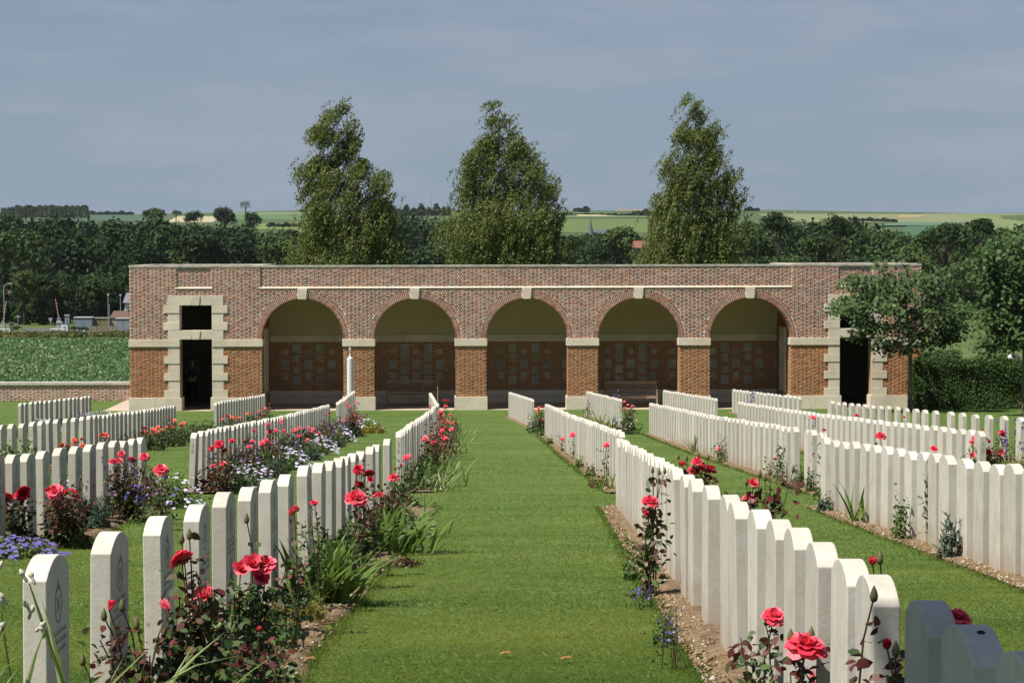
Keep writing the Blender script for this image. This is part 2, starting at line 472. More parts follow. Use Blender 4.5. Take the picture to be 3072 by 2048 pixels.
patch('pale_olive_field', rowsof([700, 685, 665, 645, 637.5], (2960, 2850), (3200, 3200)), (.13,.165,.065))
patch('blue_green_field', rowsof([735, 715, 695, 680, 668], (2600, 2760), (2990, 2930)), (.045,.10,.05))
patch('teal_strip_field', rowsof([679, 674, 669], (2600, 2700), (2960, 2880)), (.075,.14,.09), dz=1.5)

# road over the crossing, verge and yard on the left
def ground_poly(name, pts, mat, dz, n=10):
    """quad given by four photograph points (near-left, near-right, far-right, far-left)"""
    A, B, Cc, D = [land(x, y, 0, 90) for x, y in pts]
    V = []
    for j in range(n+1):
        for i in range(n+1):
            s, t = i/n, j/n
            p = (A*(1-s)+B*s)*(1-t) + (D*(1-s)+Cc*s)*t
            V.append((p.x, p.y, ground(p.y, p.x)+dz))
    F = [(j*(n+1)+i, j*(n+1)+i+1, (j+1)*(n+1)+i+1, (j+1)*(n+1)+i) for j in range(n) for i in range(n)]
    o = meshobj(name, np_mesh(name, V, F, mat, smooth=True)); o['kind'] = 'structure'
    return o
ground_poly('road', [(130, 1005), (230, 1005), (160, 987), (60, 987)], M['road'], 0.12)
ground_poly('crossing_yard', [(175, 993), (420, 993), (420, 986), (150, 986)], surf('gravel_yard', [(.25,.23,.19), (.34,.31,.26)], scale=.4), 0.1)

# soil of the beds is built with the rows further down
# ================================================================== THE MEMORIAL LOGGIA
YB = 82.7
XL = at(389, 1000, YB).x
XR = at(2763, 1000, YB).x
K = (XR - XL) / 28.06
XC = (XL + XR) / 2
BX = XC - 14.03*0      # building origin, local u = 0 at the middle arch
bld = empty('memorial_loggia', (XC, YB, 0), 0, 'long red brick loggia with five round arches and a stone-framed doorway at each end', 'building')
bld.scale = (K, 1, 1)
HW = 1.4425           # half width of an arch
BAY = 3.969
ARCH = [BAY*i for i in (-2, -1, 0, 1, 2)]
W_PL, W_I0, W_I1 = 0.49, 2.287, 2.547
W_S0, W_S1, W_C0, W_C1 = 4.335, 4.41, 5.09, 5.16
DOORS = (-11.70, 11.70)
DH = 0.567
DEP = 3.9; TH = 0.70
EDGE = 14.03; PAV = 9.42
CO = 0.003            # mortar lies this far behind the brick faces

# --- wall core (mortar), front
def arch_pts(cx, r, z0, n=28):
    return [(cx - r*math.cos(math.pi*i/n), z0 + r*math.sin(math.pi*i/n)) for i in range(n+1)]
def opening_outline(top):
    pts = [(-EDGE+CO, 0)]
    pts += [(DOORS[0]-DH, 0), (DOORS[0]-DH, 3.75), (DOORS[0]+DH, 3.75), (DOORS[0]+DH, 0)]
    for c in ARCH:
        pts += [(c-HW-CO, 0)] + arch_pts(c, HW+CO, W_I1) + [(c+HW+CO, 0)]
    pts += [(DOORS[1]-DH, 0), (DOORS[1]-DH, 3.75), (DOORS[1]+DH, 3.75), (DOORS[1]+DH, 0)]
    pts += [(EDGE-CO, 0), (EDGE-CO, top), (-EDGE+CO, top)]
    return pts
mb = MB(); mb.prism(opening_outline(W_S0), CO, TH)
# upper mortar is pale, lower mortar sandy: two materials split at the impost line
me = mb.mesh('wall', [M['mortar_up'], M['mortar_lo']])
wall = meshobj('wall', me, bld)
lo = [(-EDGE+CO, DOORS[0]-DH), (DOORS[0]+DH, ARCH[0]-HW-CO)] + [(ARCH[i]+HW+CO, ARCH[i+1]-HW-CO) for i in range(4)] + [(ARCH[4]+HW+CO, DOORS[1]-DH), (DOORS[1]+DH, EDGE-CO)]
for a, b in lo:
    mb = MB(); mb.box(a-0.002, b+0.002, CO-0.0015, TH+0.003, 0.3, W_I0+0.05); mb.build('pier_mortar', M['mortar_lo'], bld)
# parapet with its shallow recesses
RD = 0.035
mb = MB()
for a, b, d in ((-EDGE+CO, -12.36, CO), (-12.36, -11.15, CO+RD), (-11.15, -PAV, CO), (-PAV, PAV, CO+RD+.01), (PAV, 11.09, CO), (11.09, 12.30, CO+RD), (12.30, EDGE-CO, CO)):
    mb.box(a, b, d, TH-0.002, W_S0+0.001, W_C0)
mb.build('parapet', M['mortar_up'], bld)

# --- stone dressings, every block its own part
def block(name, x0, x1, z0, z1, y0, y1, mat=None, bev=0.006, gap=0.0025):
    w, d, h = x1-x0-2*gap, y1-y0, z1-z0-2*gap
    key = (round(w, 3), round(d, 3), round(h, 3), name, id(mat))
    me = block.cache.get(key)
    if me is None:
        m_ = MB(); m_.box(-w/2, w/2, -d/2, d/2, -h/2, h/2); me = m_.mesh(name, mat or M['stone']); block.cache[key] = me
    o = meshobj(name, me, bld, ((x0+x1)/2, (y0+y1)/2, (z0+z1)/2))
    if bev:
        b = o.modifiers.new('bevel', 'BEVEL'); b.width = bev; b.segments = 1
    return o
block.cache = {}
blocked = []          # rectangles (x0,x1,z0,z1) where no brick goes
def stone(name, x0, x1, z0, z1, y0=-0.02, y1=TH+0.004, **k):
    blocked.append((x0, x1, z0, z1))
    return block(name, x0, x1, z0, z1, y0, y1, **k)
PO = -0.045          # impost and plinth projection
for sgn, dc in zip((-1, 1), DOORS):
    a0, a1 = dc-DH, dc+DH
    def side(xo_l, z0, z1, nm='quoin', prj=-0.02):
        stone(nm, a0-xo_l, a0, z0, z1, prj)
        stone(nm, a1, a1+xo_l, z0, z1, prj)
    LQ, SQ = 0.56, 0.41
    z = W_PL
    for i, h in enumerate([0.272, 0.327, 0.272, 0.327, 0.272, 0.327]):      # alternate long and short up to the band
        long = (i % 2 == 0)
        side(LQ if long else SQ, z, z+h, prj=-0.035 if long else -0.018)
        z += h
    z = W_I1 + 0.325
    for h, long in ((0.275, True), (0.33, False), (0.275, True)):
        side(LQ if long else SQ, z, z+h, prj=-0.035 if long else -0.018)
        z += h
    # lintels: left stone, keystone, right stone
    for z0, z1 in ((W_I1, W_I1+0.325), (z, z+0.34)):
        stone('lintel_stone', a0-SQ, dc-0.15, z0, z1, -0.03)
        stone('lintel_stone', dc+0.15, a1+SQ, z0, z1, -0.03)
        k_ = MB(); k_.prism([(-0.13, -(z1-z0)/2), (0.13, -(z1-z0)/2), (0.165, (z1-z0)/2), (-0.165, (z1-z0)/2)], -0.055-TH/2, TH/2)
        k_.build('keystone', M['stone'], bld, (dc, TH/2, (z0+z1)/2), bevel=0.006)
        blocked.append((a0-SQ, a1+SQ, z0, z1))
    blocked.append((a0, a1, 0, z+0.34))
    # sill panel recess ledge above
ZTOP = z + 0.34
# impost bands and plinths
def runs(x0, x1, n):
    return [(x0+(x1-x0)*i/n, x0+(x1-x0)*(i+1)/n) for i in range(n)]
band = [(-EDGE-0.04, DOORS[0]-DH, 2), (DOORS[0]+DH, ARCH[0]-HW+0.04, 2)] + [(ARCH[i]+HW-0.04, ARCH[i+1]-HW+0.04, 1) for i in range(4)] + [(ARCH[4]+HW-0.04, DOORS[1]-DH, 2), (DOORS[1]+DH, EDGE+0.04, 2)]
for a, b, n in band:
    for p, q in runs(a, b, n): stone('impost_stone', p, q, W_I0, W_I1, PO, TH+0.04)
plin = [(-EDGE-0.045, DOORS[0]-DH+0.06, 2), (DOORS[0]+DH-0.06, ARCH[0]-HW+0.05, 2)] + [(ARCH[i]+HW-0.045, ARCH[i+1]-HW+0.045, 1) for i in range(4)] + [(ARCH[4]+HW-0.045, DOORS[1]-DH+0.06, 2), (DOORS[1]+DH-0.06, EDGE+0.045, 2)]
for a, b, n in plin:
    for p, q in runs(a, b, n): stone('plinth_stone', p, q, -0.25, W_PL, -0.055, TH+0.05)
# sloping string course under the parapet and the two panel sills
def ledge(x0, x1, d):
    m_ = MB(); m_.prism([(0, 0), (0, 0)], 0, 0) if False else None
    n = len(m_.v)
    m_.v += [(x0, -0.02, W_S0), (x1, -0.02, W_S0), (x1, -0.02, W_S0+.03), (x0, -0.02, W_S0+.03), (x0, d+.02, W_S1), (x1, d+.02, W_S1), (x0, d+.02, W_S0), (x1, d+.02, W_S0)]
    m_.f += [(0,1,2,3), (3,2,5,4), (0,3,4,6), (1,7,5,2), (0,6,7,1)]; m_.m += [0]*5
    m_.build('string_course_stone', M['stone'], bld)
    blocked.append((x0, x1, W_S0-.005, W_S1))
for p, q in runs(-PAV-0.05, PAV+0.0, 14): ledge(p+.002, q-.002, CO+RD+.02)
ledge(-12.40, -11.12, CO+RD+.01); ledge(11.06, 12.33, CO+RD+.01)
# copings
for p, q in runs(-EDGE-.02, -PAV, 4) + runs(PAV, EDGE+.02, 4): block('coping_stone', p, q, W_C0, W_C1+.012, -0.015, 0.38, M['coping'])
for p, q in runs(-PAV, PAV, 15): block('coping_stone', p, q, W_C0, W_C1, 0.025, 0.40, M['coping'])
PD = 5.85             # depth of the end pavilions
for s in (-1, 1):
    xa, xb = sorted((s*EDGE, s*(EDGE-0.38)))
    for i in range(4): block('coping_stone', xa, xb, W_C0, W_C1+.012, 0.38+i*(PD-0.76)/4, 0.38+(i+1)*(PD-0.76)/4, M['coping'])
    xa, xb = sorted((s*PAV, s*(PAV+0.38)))
    for i in range(4): block('coping_stone', xa, xb, W_C0, W_C1+.012, 0.38+i*(PD-0.76)/4, 0.38+(i+1)*(PD-0.76)/4, M['coping'])
    for p, q in runs(*sorted((s*PAV, s*EDGE)), 4): block('coping_stone', p, q, W_C0, W_C1+.012, PD-0.38, PD, M['coping'])
# keystones of the arches
for c in ARCH:
    zb, zt = W_I1+HW-0.035, W_S0-0.002
    m_ = MB(); m_.prism([(-0.135, -(zt-zb)/2), (0.135, -(zt-zb)/2), (0.175, (zt-zb)/2), (-0.175, (zt-zb)/2)], -0.05-TH/2, TH/2-.01)
    m_.build('keystone', M['stone'], bld, (c, TH/2, (zb+zt)/2), bevel=0.006)
    blocked.append((c-0.155, c+0.155, zb, zt))

# --- bricks
COURSE = 0.0665; BHt = 0.038; ST = 0.162; HD = 0.068; JT = 0.028
PER = ST + HD + 2*JT
ZB0 = W_PL + 0.008
def ring_half(z, c):
    """half width taken by arch opening plus voussoir rings at height z"""
    dz = z - W_I1
    if dz < 0: return HW
    r2 = HW + 0.197      # two rings
    r3 = HW + 0.293      # three rings above ~31 degrees
    h = 0
    if dz < r2: h = math.sqrt(r2*r2-dz*dz)
    if dz > r3*math.sin(R(31)) and dz < r3: h = max(h, math.sqrt(r3*r3-dz*dz))
    return h
def clip(intervals, a, b):
    out = []
    for p, q in intervals:
        if b <= p or a >= q: out.append((p, q)); continue
        if a > p: out.append((p, a))
        if b < q: out.append((b, q))
    return out
BR = {'up': [], 'lo': []}      # boxes x0,x1,z0,z1,y
single = []                    # whole stretchers for separate objects
rb = random.Random(3)
nc = int((W_C0 - ZB0) / COURSE)
for k in range(nc):
    z0 = ZB0 + k*COURSE; z1 = z0 + BHt; zm = (z0+z1)/2
    if z1 > W_C0: break
    iv = [(-EDGE, EDGE)]
    for c in ARCH:
        h = ring_half(zm, c)
        if h > 0: iv = clip(iv, c-h-0.008, c+h+0.008)
    for (a, b, q0, q1) in blocked:
        if q0 < z1-0.004 and q1 > z0+0.004: iv = clip(iv, a-0.006, b+0.006)
    off = (PER/2 if k % 2 else 0) - EDGE - PER
    x = off
    kind = 'lo' if zm < W_I0 else 'up'
    while x < EDGE:
        for w in (ST, HD):
            a, b = x + rb.uniform(-.004, .004), x + w + rb.uniform(-.004, .004)
            x += w + JT
            for p, q in iv:
                aa, bb = max(a, p), min(b, q)
                if bb - aa < 0.03: continue
                rec = 0.0
                if zm > W_S0:
                    if -PAV < (aa+bb)/2 < PAV: rec = RD+.01
                    elif -12.36 < (aa+bb)/2 < -11.15 or 11.09 < (aa+bb)/2 < 12.30: rec = RD
                    for e in (-PAV, PAV, -12.36, -11.15, 11.09, 12.30):
                        if aa < e < bb:
                            e2 = ((aa, e), (e, bb))
                            (aa, bb), o2 = (e2[0], e2[1]) if e-aa > bb-e else (e2[1], e2[0])
                            m2 = (o2[0]+o2[1])/2
                            r2 = RD+.01 if -PAV < m2 < PAV else (RD if (-12.36 < m2 < -11.15 or 11.09 < m2 < 12.30) else 0)
                            if o2[1]-o2[0] > .02: BR[kind].append((o2[0], o2[1], r2-.003, CO+r2+.004, z0, z1))
                y = rec + rb.uniform(-.006, -.001)
                full = (w == ST and aa == a and bb == b)
                dzj = rb.uniform(-.003, .003)
                if full and kind == 'lo' and abs((aa+bb)/2) < 8 and len(single) < 300:
                    single.append(((aa+bb)/2, y, (z0+z1)/2+dzj))
                else:
                    BR[kind].append((aa, bb, y, CO+rec+.004, z0+dzj, z1+dzj))
def boxes_mesh(name, B, mat):
    B = np.asarray(B, float); n = len(B)
    V = np.zeros((n, 8, 3))
    for i, (ix, iy, iz) in enumerate([(0,2,4),(1,2,4),(1,3,4),(0,3,4),(0,2,5),(1,2,5),(1,3,5),(0,3,5)]):
        V[:, i, 0] = B[:, ix]; V[:, i, 1] = B[:, iy]; V[:, i, 2] = B[:, iz]
    V[:, :, 0] += rng.uniform(-.002, .002, (n, 8)); V[:, :, 2] += rng.uniform(-.002, .002, (n, 8))
    f = np.array([(0,1,5,4),(1,2,6,5),(3,0,4,7),(4,5,6,7),(3,2,1,0),(2,3,7,6)])
    F = (np.arange(n)[:, None, None]*8 + f[None]).reshape(-1, 4)
    return np_mesh(name, V.reshape(-1, 3), F, mat)
tag(meshobj('brickwork', boxes_mesh('brickwork', BR['up'], M['brick_up']), bld), kind='stuff')
tag(meshobj('pier_brickwork', boxes_mesh('pier_brickwork', BR['lo'], M['brick_lo']), bld), kind='stuff')
bm_ = boxes_mesh('brick', [(-ST/2, ST/2, 0, CO+.006, -BHt/2, BHt/2)], M['brick_lo'])
for (x, y, z) in single: meshobj('brick', bm_, bld, (x, y, z))
# reveals of the piers, facing sideways; end walls
RV = []
for c in ARCH:
    for s in (-1, 1):
        xf = c + s*HW
        k = 0
        while True:
            z0 = ZB0 + k*COURSE
            if z0+BHt > W_I0: break
            y = 0.004 if k % 2 else 0.004-ST/2
            while y < TH:
                a, b = max(y, 0.004), min(y+ST, TH)
                if b-a > .03:
                    x0_, x1_ = (xf, xf-.012) if s < 0 else (xf+.012, xf)
                    x0_, x1_ = sorted((xf, xf + s*.012))
                    RV.append((x0_, x1_, a, b, z0, z0+BHt))
                y += ST + JT
            k += 1
k = 0
while ZB0+k*COURSE+BHt < W_C0:      # outer left flank
    z0 = ZB0+k*COURSE
    if not (W_I0-.03 < z0 < W_I1-.01):
        y = 0.1 if k % 2 else 0.0
        while y < PD-.2:
            RV.append((-EDGE-.001, -EDGE+.012, y+.004, y+ST, z0, z0+BHt)); y += ST+JT
    k += 1
tag(meshobj('reveal_brickwork', boxes_mesh('reveal_brickwork', RV, M['brick_lo']), bld), kind='stuff')
# voussoir rings
VO = MB()
for c in ARCH:
    for ring, (r0, r1) in enumerate(((HW, HW+0.088), (HW+0.102, HW+0.188), (HW+0.204, HW+0.290))):
        rm = (r0+r1)/2
        n = int(math.pi*rm/0.0655)
        for i in range(n):
            t = math.pi*(i+0.5)/n
            if ring == 2 and (t < R(31) or t > math.pi-R(31)): continue
            dt = (0.0235 + rb.uniform(-.0015, .0015))/rm
            if abs(rm*math.cos(t)) < 0.175: continue
            pts = []
            for rr, tt in ((r0, t-dt), (r1, t-dt*rm/r1*1.02), (r1, t+dt*rm/r1*1.02), (r0, t+dt)):
                pts.append((c - rr*math.cos(tt), W_I1 + rr*math.sin(tt)))
            y = rb.uniform(-.004, .001)
            VO.prism(pts, y, TH if ring == 0 else CO+.006)
tag(VO.build('voussoirs', M['brick_up'], bld), kind='stuff')

# --- inside: back wall, vault, end walls, floor, pavilion rooms
mb = MB(); mb.box(-PAV, PAV, DEP+CO, DEP+0.5, -.2, W_I0); mb.build('back_wall', M['mortar_lo'], bld)
TAB = []
def tabs(cx, rows):
    for dx, z, big in rows: TAB.append((cx+dx, z, 0.142 if big else 0.104))
P5 = []   # pattern offsets measured on the middle bay
zr = {'a': 2.065, 'b': 1.905, 'c': 1.70, 'd': 1.475, 'e': 1.23, 'f': 1.03, 'g': 0.87}
for d in (-.86, 0, .86): P5 += [(d, zr['b'], 0), (d, zr['d'], 1), (d, zr['f'], 0)]
for d in (-.43, .43): P5 += [(d, zr['a'], 1), (d, zr['c'], 0), (d, zr['e'], 0), (d, zr['g'], 1)]
PB = [(dx, z, 1 if abs(abs(dx)-.43) < .01 else b) for dx, z, b in P5]
for c, pat, sh in zip(ARCH, (P5, PB, P5, PB, P5), (-.05, -.03, 0, .0, -.03)):
    tabs(c+sh, pat)
    tabs(c+sh+1.55, [(0, zr['d'], 1), (0, zr['b'], 0), (0, zr['f'], 0)])
for (x, z, h) in TAB: block('tablet', x-h, x+h, z-h, z+h, DEP-.02, DEP+.03, M['tablet'], bev=0.004)
BB = []
k = 0
while True:
    z0 = W_PL+.008+k*COURSE
    if z0+BHt > W_I0: break
    iv = [(-PAV, PAV)]
    for (x, z, h) in TAB:
        if z-h < z0+BHt and z+h > z0: iv = clip(iv, x-h-.006, x+h+.006)
    x = -PAV-(PER/2 if k % 2 else 0)
    while x < PAV:
        for w in (ST, HD):
            for p, q in iv:
                aa, bb = max(x, p), min(x+w, q)
                if bb-aa > .03: BB.append((aa, bb, DEP+rb.uniform(-.002, .002), DEP+CO+.004, z0, z0+BHt))
            x += w+JT
    k += 1
tag(meshobj('back_brickwork', boxes_mesh('back_brickwork', BB, M['brick_lo']), bld), kind='stuff')
for p, q in runs(-PAV, PAV, 16): block('impost_stone', p, q, W_I0, W_I1, DEP-0.05, DEP+.35)
for p, q in runs(-PAV, PAV, 12): block('plinth_stone', p, q, 0.27, W_PL, DEP-0.10, DEP+.2)
for p, q in runs(-PAV, PAV, 12): block('plinth_stone', p, q, -.1, 0.268, DEP-0.06, DEP+.2)
# vault: springs from the back wall, rises to the front
V = []; nv = 20
for i in range(nv+1):
    t = (math.pi/2)*i/nv
    y = DEP - (DEP-TH)*(1-math.cos(t)); z = W_I1 + 0.12 + 1.55*math.sin(t)
    V += [(-PAV, y, z), (PAV, y, z)]
V = [(-PAV, DEP, W_I1), (PAV, DEP, W_I1)] + V
F = [(2*i, 2*i+1, 2*i+3, 2*i+2) for i in range(len(V)//2-1)]
meshobj('vault', np_mesh('vault', V, F, M['plaster'], smooth=True), bld)
mb = MB(); mb.box(-EDGE+.05, EDGE-.05, TH-.05, DEP+.6, 4.24, 4.62); mb.box(-EDGE+.05, -PAV-.05, .3, PD-.1, 4.62, 4.9); mb.box(PAV+.05, EDGE-.05, .3, PD-.1, 4.62, 4.9)
mb.build('roof', M['lead'], bld)
for s in (-1, 1):
    xs_ = sorted((s*9.425, s*9.95))
    d0, d1 = 1.75, 2.9
    mb = MB()
    mb.box(*xs_, TH, d0, -.1, 4.3); mb.box(*xs_, d1, DEP+.4, -.1, 4.3); mb.box(*xs_, d0, d1, 2.5, 4.3)
    mb.build('end_wall', M['mortar_lo'], bld)
    EB = []
    k = 0
    while ZB0+k*COURSE+BHt < 4.2:
        z0 = ZB0+k*COURSE; y = TH+(.09 if k % 2 else 0)
        while y < DEP:
            a, b = y, min(y+ST, DEP)
            if not (z0 < 2.85 and b > d0-.3 and a < d1+.3) and b-a > .04:
                xx = sorted((s*9.425-s*.012, s*9.43)); EB.append((*xx, a, b, z0, z0+BHt))
            y += ST+JT
        k += 1
    tag(meshobj('end_brickwork', boxes_mesh('end_brickwork', EB, M['brick_lo']), bld), kind='stuff')
    z = W_PL
    for i in range(8):
        h = 0.255; ln = .30 if i % 2 == 0 else .20
        for y0, y1 in ((d0-ln, d0+.02), (d1-.02, d1+ln)):
            xx = sorted((s*9.38, s*9.97)); block('quoin', xx[0], xx[1], z, z+h, y0, y1)
        z += h
    xx = sorted((s*9.38, s*9.97)); block('lintel_stone', *xx, z, z+.33, d0-.22, d1+.22)
    # pavilion room
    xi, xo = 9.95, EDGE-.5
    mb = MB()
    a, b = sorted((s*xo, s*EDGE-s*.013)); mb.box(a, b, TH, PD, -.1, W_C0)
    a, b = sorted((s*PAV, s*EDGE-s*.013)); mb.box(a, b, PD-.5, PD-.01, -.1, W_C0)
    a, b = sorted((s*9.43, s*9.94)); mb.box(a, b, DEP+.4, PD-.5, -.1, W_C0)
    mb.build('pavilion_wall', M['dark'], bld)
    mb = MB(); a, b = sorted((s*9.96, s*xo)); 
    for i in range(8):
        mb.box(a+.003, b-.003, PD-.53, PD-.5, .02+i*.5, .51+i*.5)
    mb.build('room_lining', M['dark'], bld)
# framed inscription panel in the left room
block('inscription_panel', -11.50, -10.65, 1.70, 2.28, PD-.58, PD-.53, M['tablet'])
# floor and threshold
mb = MB(); mb.box(-EDGE+.1, EDGE-.1, 0.02, PD-.4, -.12, 0.012); mb.build('floor', M['paving'], bld)
for c in ARCH:
    for p, q in runs(c-HW+.05, c+HW-.05, 3): block('threshold_slab', p, q, -.1, 0.03, -0.05, 0.62, M['paving'])
for d_ in DOORS:
    for p, q in runs(d_-.5, d_+.5, 1): block('threshold_slab', p, q, -.1, 0.03, -0.05, 0.62, M['paving'])
# missing-brick scars and small white number plate
block('number_plate', -9.42-.98, -9.42-.88, 2.05, 2.12, -0.012, 0.006, M['headstone'], bev=0)
# paving beside the left pavilion
for i in range(3):
    m_ = MB(); m_.box(-EDGE-1.0, -EDGE-.06, 0.2+i*1.9, 2.07+i*1.9, -.08, 0.02)
    tag(m_.build('side_path_slab', M['paving'], None, (XC, YB, 0)), kind='structure')

# --- low boundary wall on the left
lw = empty('boundary_wall', (at(389, 1196, 88.55).x, 88.55, 0), 0, 'low brick boundary wall with pale coping running from the loggia to the left edge, before the beet field', 'wall')
LW_T = 0.72
mb = MB(); mb.box(-22, 0.3, CO, .30, -.2, LW_T-.10); mb.build('wall_core', M['mortar_up'], lw)
BW = []; SW = []
k = 0
while True:
    z0 = 0.01+k*COURSE
    if z0+BHt > LW_T-.10: break
    x = -22-(PER/2 if k % 2 else 0)
    while x < .25:
        for w in (ST, HD):
            if x > -22:
                if w == ST and x > -11.6 and len(SW) < 300: SW.append((x+ST/2, z0+BHt/2))
                else: BW.append((x, x+w, rb.uniform(-.003, .002), CO+.004, z0, z0+BHt))
            x += w+JT
    k += 1
tag(meshobj('brickwork', boxes_mesh('low_wall_bricks', BW, M['brick_up']), lw), kind='stuff')
bm2 = boxes_mesh('brick', [(-ST/2, ST/2, 0, CO+.006, -BHt/2, BHt/2)], M['brick_up'])
for x, z in SW: meshobj('brick', bm2, lw, (x, rb.uniform(-.003, .002), z))
M['coping_white'] = surf('pale_coping', [(.50,.47,.41), (.60,.57,.5)], scale=3, rough=.8, fine=.08)
cme = MB(); cme.box(-.595, .595, -.05, .36, -.05, .05); cme = cme.mesh('coping_stone', M['coping_white'])
for i in range(19): meshobj('coping_stone', cme, lw, (-.35-1.2*i, 0, LW_T-.05))
# ================================================================== THE HEADSTONES
HS_W, HS_T, HS_H, HS_S = 0.381, 0.077, 0.815, 0.757     # width, thickness, crown and shoulder height
def headstone_mesh(seg=10, bev=True):
    mb = MB()
    prof = [(-HS_W/2, -0.06), (HS_W/2, -0.06)]
    r = ((HS_W/2)**2 + (HS_H-HS_S)**2) / (2*(HS_H-HS_S))
    a0 = math.asin((HS_W/2)/r)
    for i in range(seg+1):
        a = a0 - 2*a0*i/seg
        prof.append((r*math.sin(a), HS_H - r + r*math.cos(a)))
    # width runs along Y here, thickness along X
    n = len(prof)
    for s in (-1, 1):
        mb.v += [(s*HS_T/2, y, z) for y, z in prof]
    mb.f.append(tuple(range(n))); mb.f.append(tuple(n+i for i in reversed(range(n)))); mb.m += [0, 0]
    for i in range(n):
        j = (i+1) % n
        mb.f.append((i, n+i, n+j, j)); mb.m.append(0)
    return mb
_h = headstone_mesh().build('headstone_source', M['headstone'])
_b = _h.modifiers.new('b', 'BEVEL'); _b.width = 0.004; _b.segments = 2; _b.limit_method = 'ANGLE'; _b.angle_limit = R(40)
dg = bpy.context.evaluated_depsgraph_get()
HS_NEAR = bpy.data.meshes.new_from_object(_h.evaluated_get(dg)); HS_NEAR.name = 'headstone'
bpy.data.objects.remove(_h)
HS_FAR = headstone_mesh(6).mesh('headstone', M['headstone'])

def nth(n):
    return '%d%s' % (n, 'th' if 10 <= n % 100 <= 20 else {1: 'st', 2: 'nd', 3: 'rd'}.get(n % 10, 'th'))
# every row: description, side, list of photograph points (left visible edge, crown) from near to far.
# ('n', k) between two points = k stones in between, evenly set in the place itself
z2 = lambda L: [(500+.3827*x, 1130+.3827*y) for x, y in L]
z6 = lambda L: [(.2381*x, 1160+.2381*y) for x, y in L]
z5 = lambda L: [(2100+.4133*x, 1130+.4133*y) for x, y in L]
ROWS = {}
ROWS['LB'] = ('the near left-path row', 'L', [(78.5, 1662), (268, 1598), (435, 1546)] + z2([(135,985),(357,912),(542,852),(717,797),(857,753),(1015,703),(1135,673),(1222,655),(1303,637),(1380,619),(1443,600),(1503,581),(1560,552),(1615,524),(1675,490)]))
ROWS['LB2'] = ('the short near row at far left', 'L', [(.3635*x, 1130+.3635*y) for x, y in [(-110,662),(25,645),(160,628),(290,608),(432,592),(563,575),(680,560),(795,545),(882,533),(962,522),(1040,510),(1118,502)]])
ROWS['LA1'] = ('the far left-path row marked 3 E', 'L', [(1187, 1294.2), 44, (1308, 1211)])
ROWS['LA2'] = ('the long left row marked 3 F', 'L', [(562.8, 1297), (586.6, 1292.7), (603, 1290.3), 43, (978, 1212.7)])
_xs = [-20,65,162,262,362,465,565,655,745,833,920,995,1068,1135,1203,1270,1337,1408,1465,1522,1577,1632,1688,1738,1783,1825,1865,1903,1942,1980,2015,2050,2085,2120,2157]
ROWS['LA3'] = ('the third row left of the path', 'L', z6([(x, float(np.interp(x, [-20,65,362,655,995,1270,1577,1865,2157], [490,480,440,407,368,340,310,275,238]))) for x in _xs]))
ROWS['LA4'] = ('the spaced row before the boundary wall', 'L', z6(list(zip([-75,-15,52,125,213,306,388,470,553,636,716,788,866,925,987,1072,1128,1203], [250,245,208,202,193,186,180,173,166,158,152,147,141,135,130,123,118,113]))))
ROWS['LC1'] = ('the far block by the left doorway', 'L', [(642, 1206.6), 18, (786, 1182)])
ROWS['LC2'] = ('the far block at the white post', 'L', [(1007.6, 1206.5), 18, (1058, 1172)])
ROWS['LC3'] = ('the far block left of the path end', 'R', [(1303, 1205), 18, (1287, 1177)])
ROWS['RC1'] = ('the far block right of the path end', 'R', [(1592, 1196), 17, (1526, 1176)])
ROWS['RC2'] = ('the far block before the fourth arch', 'R', [(1855, 1196.5), 18, (1758, 1172.8)])
ROWS['RC3'] = ('the far block right of the bench', 'R', [(2140, 1193.6), 19, (1989, 1169.5)])
ROWS['RC4'] = ('the far block before the fifth arch', 'R', [(2390, 1189.5), (2376, 1187.8), (2362, 1186.3), (2347, 1185), (2332, 1183), 12, (2197, 1167.2)])
ROWS['RA1'] = ('the far right-path row', 'R', [(1853, 1293.7), 45, (1634, 1210.6)])
ROWS['RA2'] = ('the second far right row', 'R', z5([(838,400),(787,390),(751,385)]) + [(2372, 1281.5), 40, (1947, 1208)])
ROWS['RA3'] = ('the right row marked 3 B', 'R', [(2918, 1293.2), (2895, 1289), (2868, 1286), (2839, 1283), 41, (2211, 1205)])
ROWS['RA4'] = ('the spaced row before the hedge', 'R', z5([(2370,299),(2270,291),(2168,283),(2065,275),(1970,268),(1885,261),(1797,254),(1693,244),(1623,237),(1547,231),(1487,225),(1427,219),(1353,213),(1292,208),(1230,203),(1175,198),(1128,194),(1080,190),(1028,186),(977,182),(932,178),(892,177)]))
ROWS['RB1'] = ('the near right-path row', 'R', [(3170, 2040), (2983, 1957), (2826, 1865), (2702, 1790.6), (2559, 1716), (2484, 1668), (2407, 1629), (2346, 1591.6), (2291, 1562), (2241, 1534), (2188, 1503.5), (2161, 1487), (2103, 1454.6), (2063, 1433), (2041, 1424), (2012, 1404), 17, (1846, 1315)])
ROWS['RB2'] = ('the second near right row', 'R', z5([(2450,675),(2330,656)]) + z5(list(zip([2205,2097,1978,1862,1733,1655,1575,1482,1395,1310,1228,1155,1083,1010,945,875], [638,625,608,592,572,560,547,535,521,508,497,485,475,465,455,445]))))

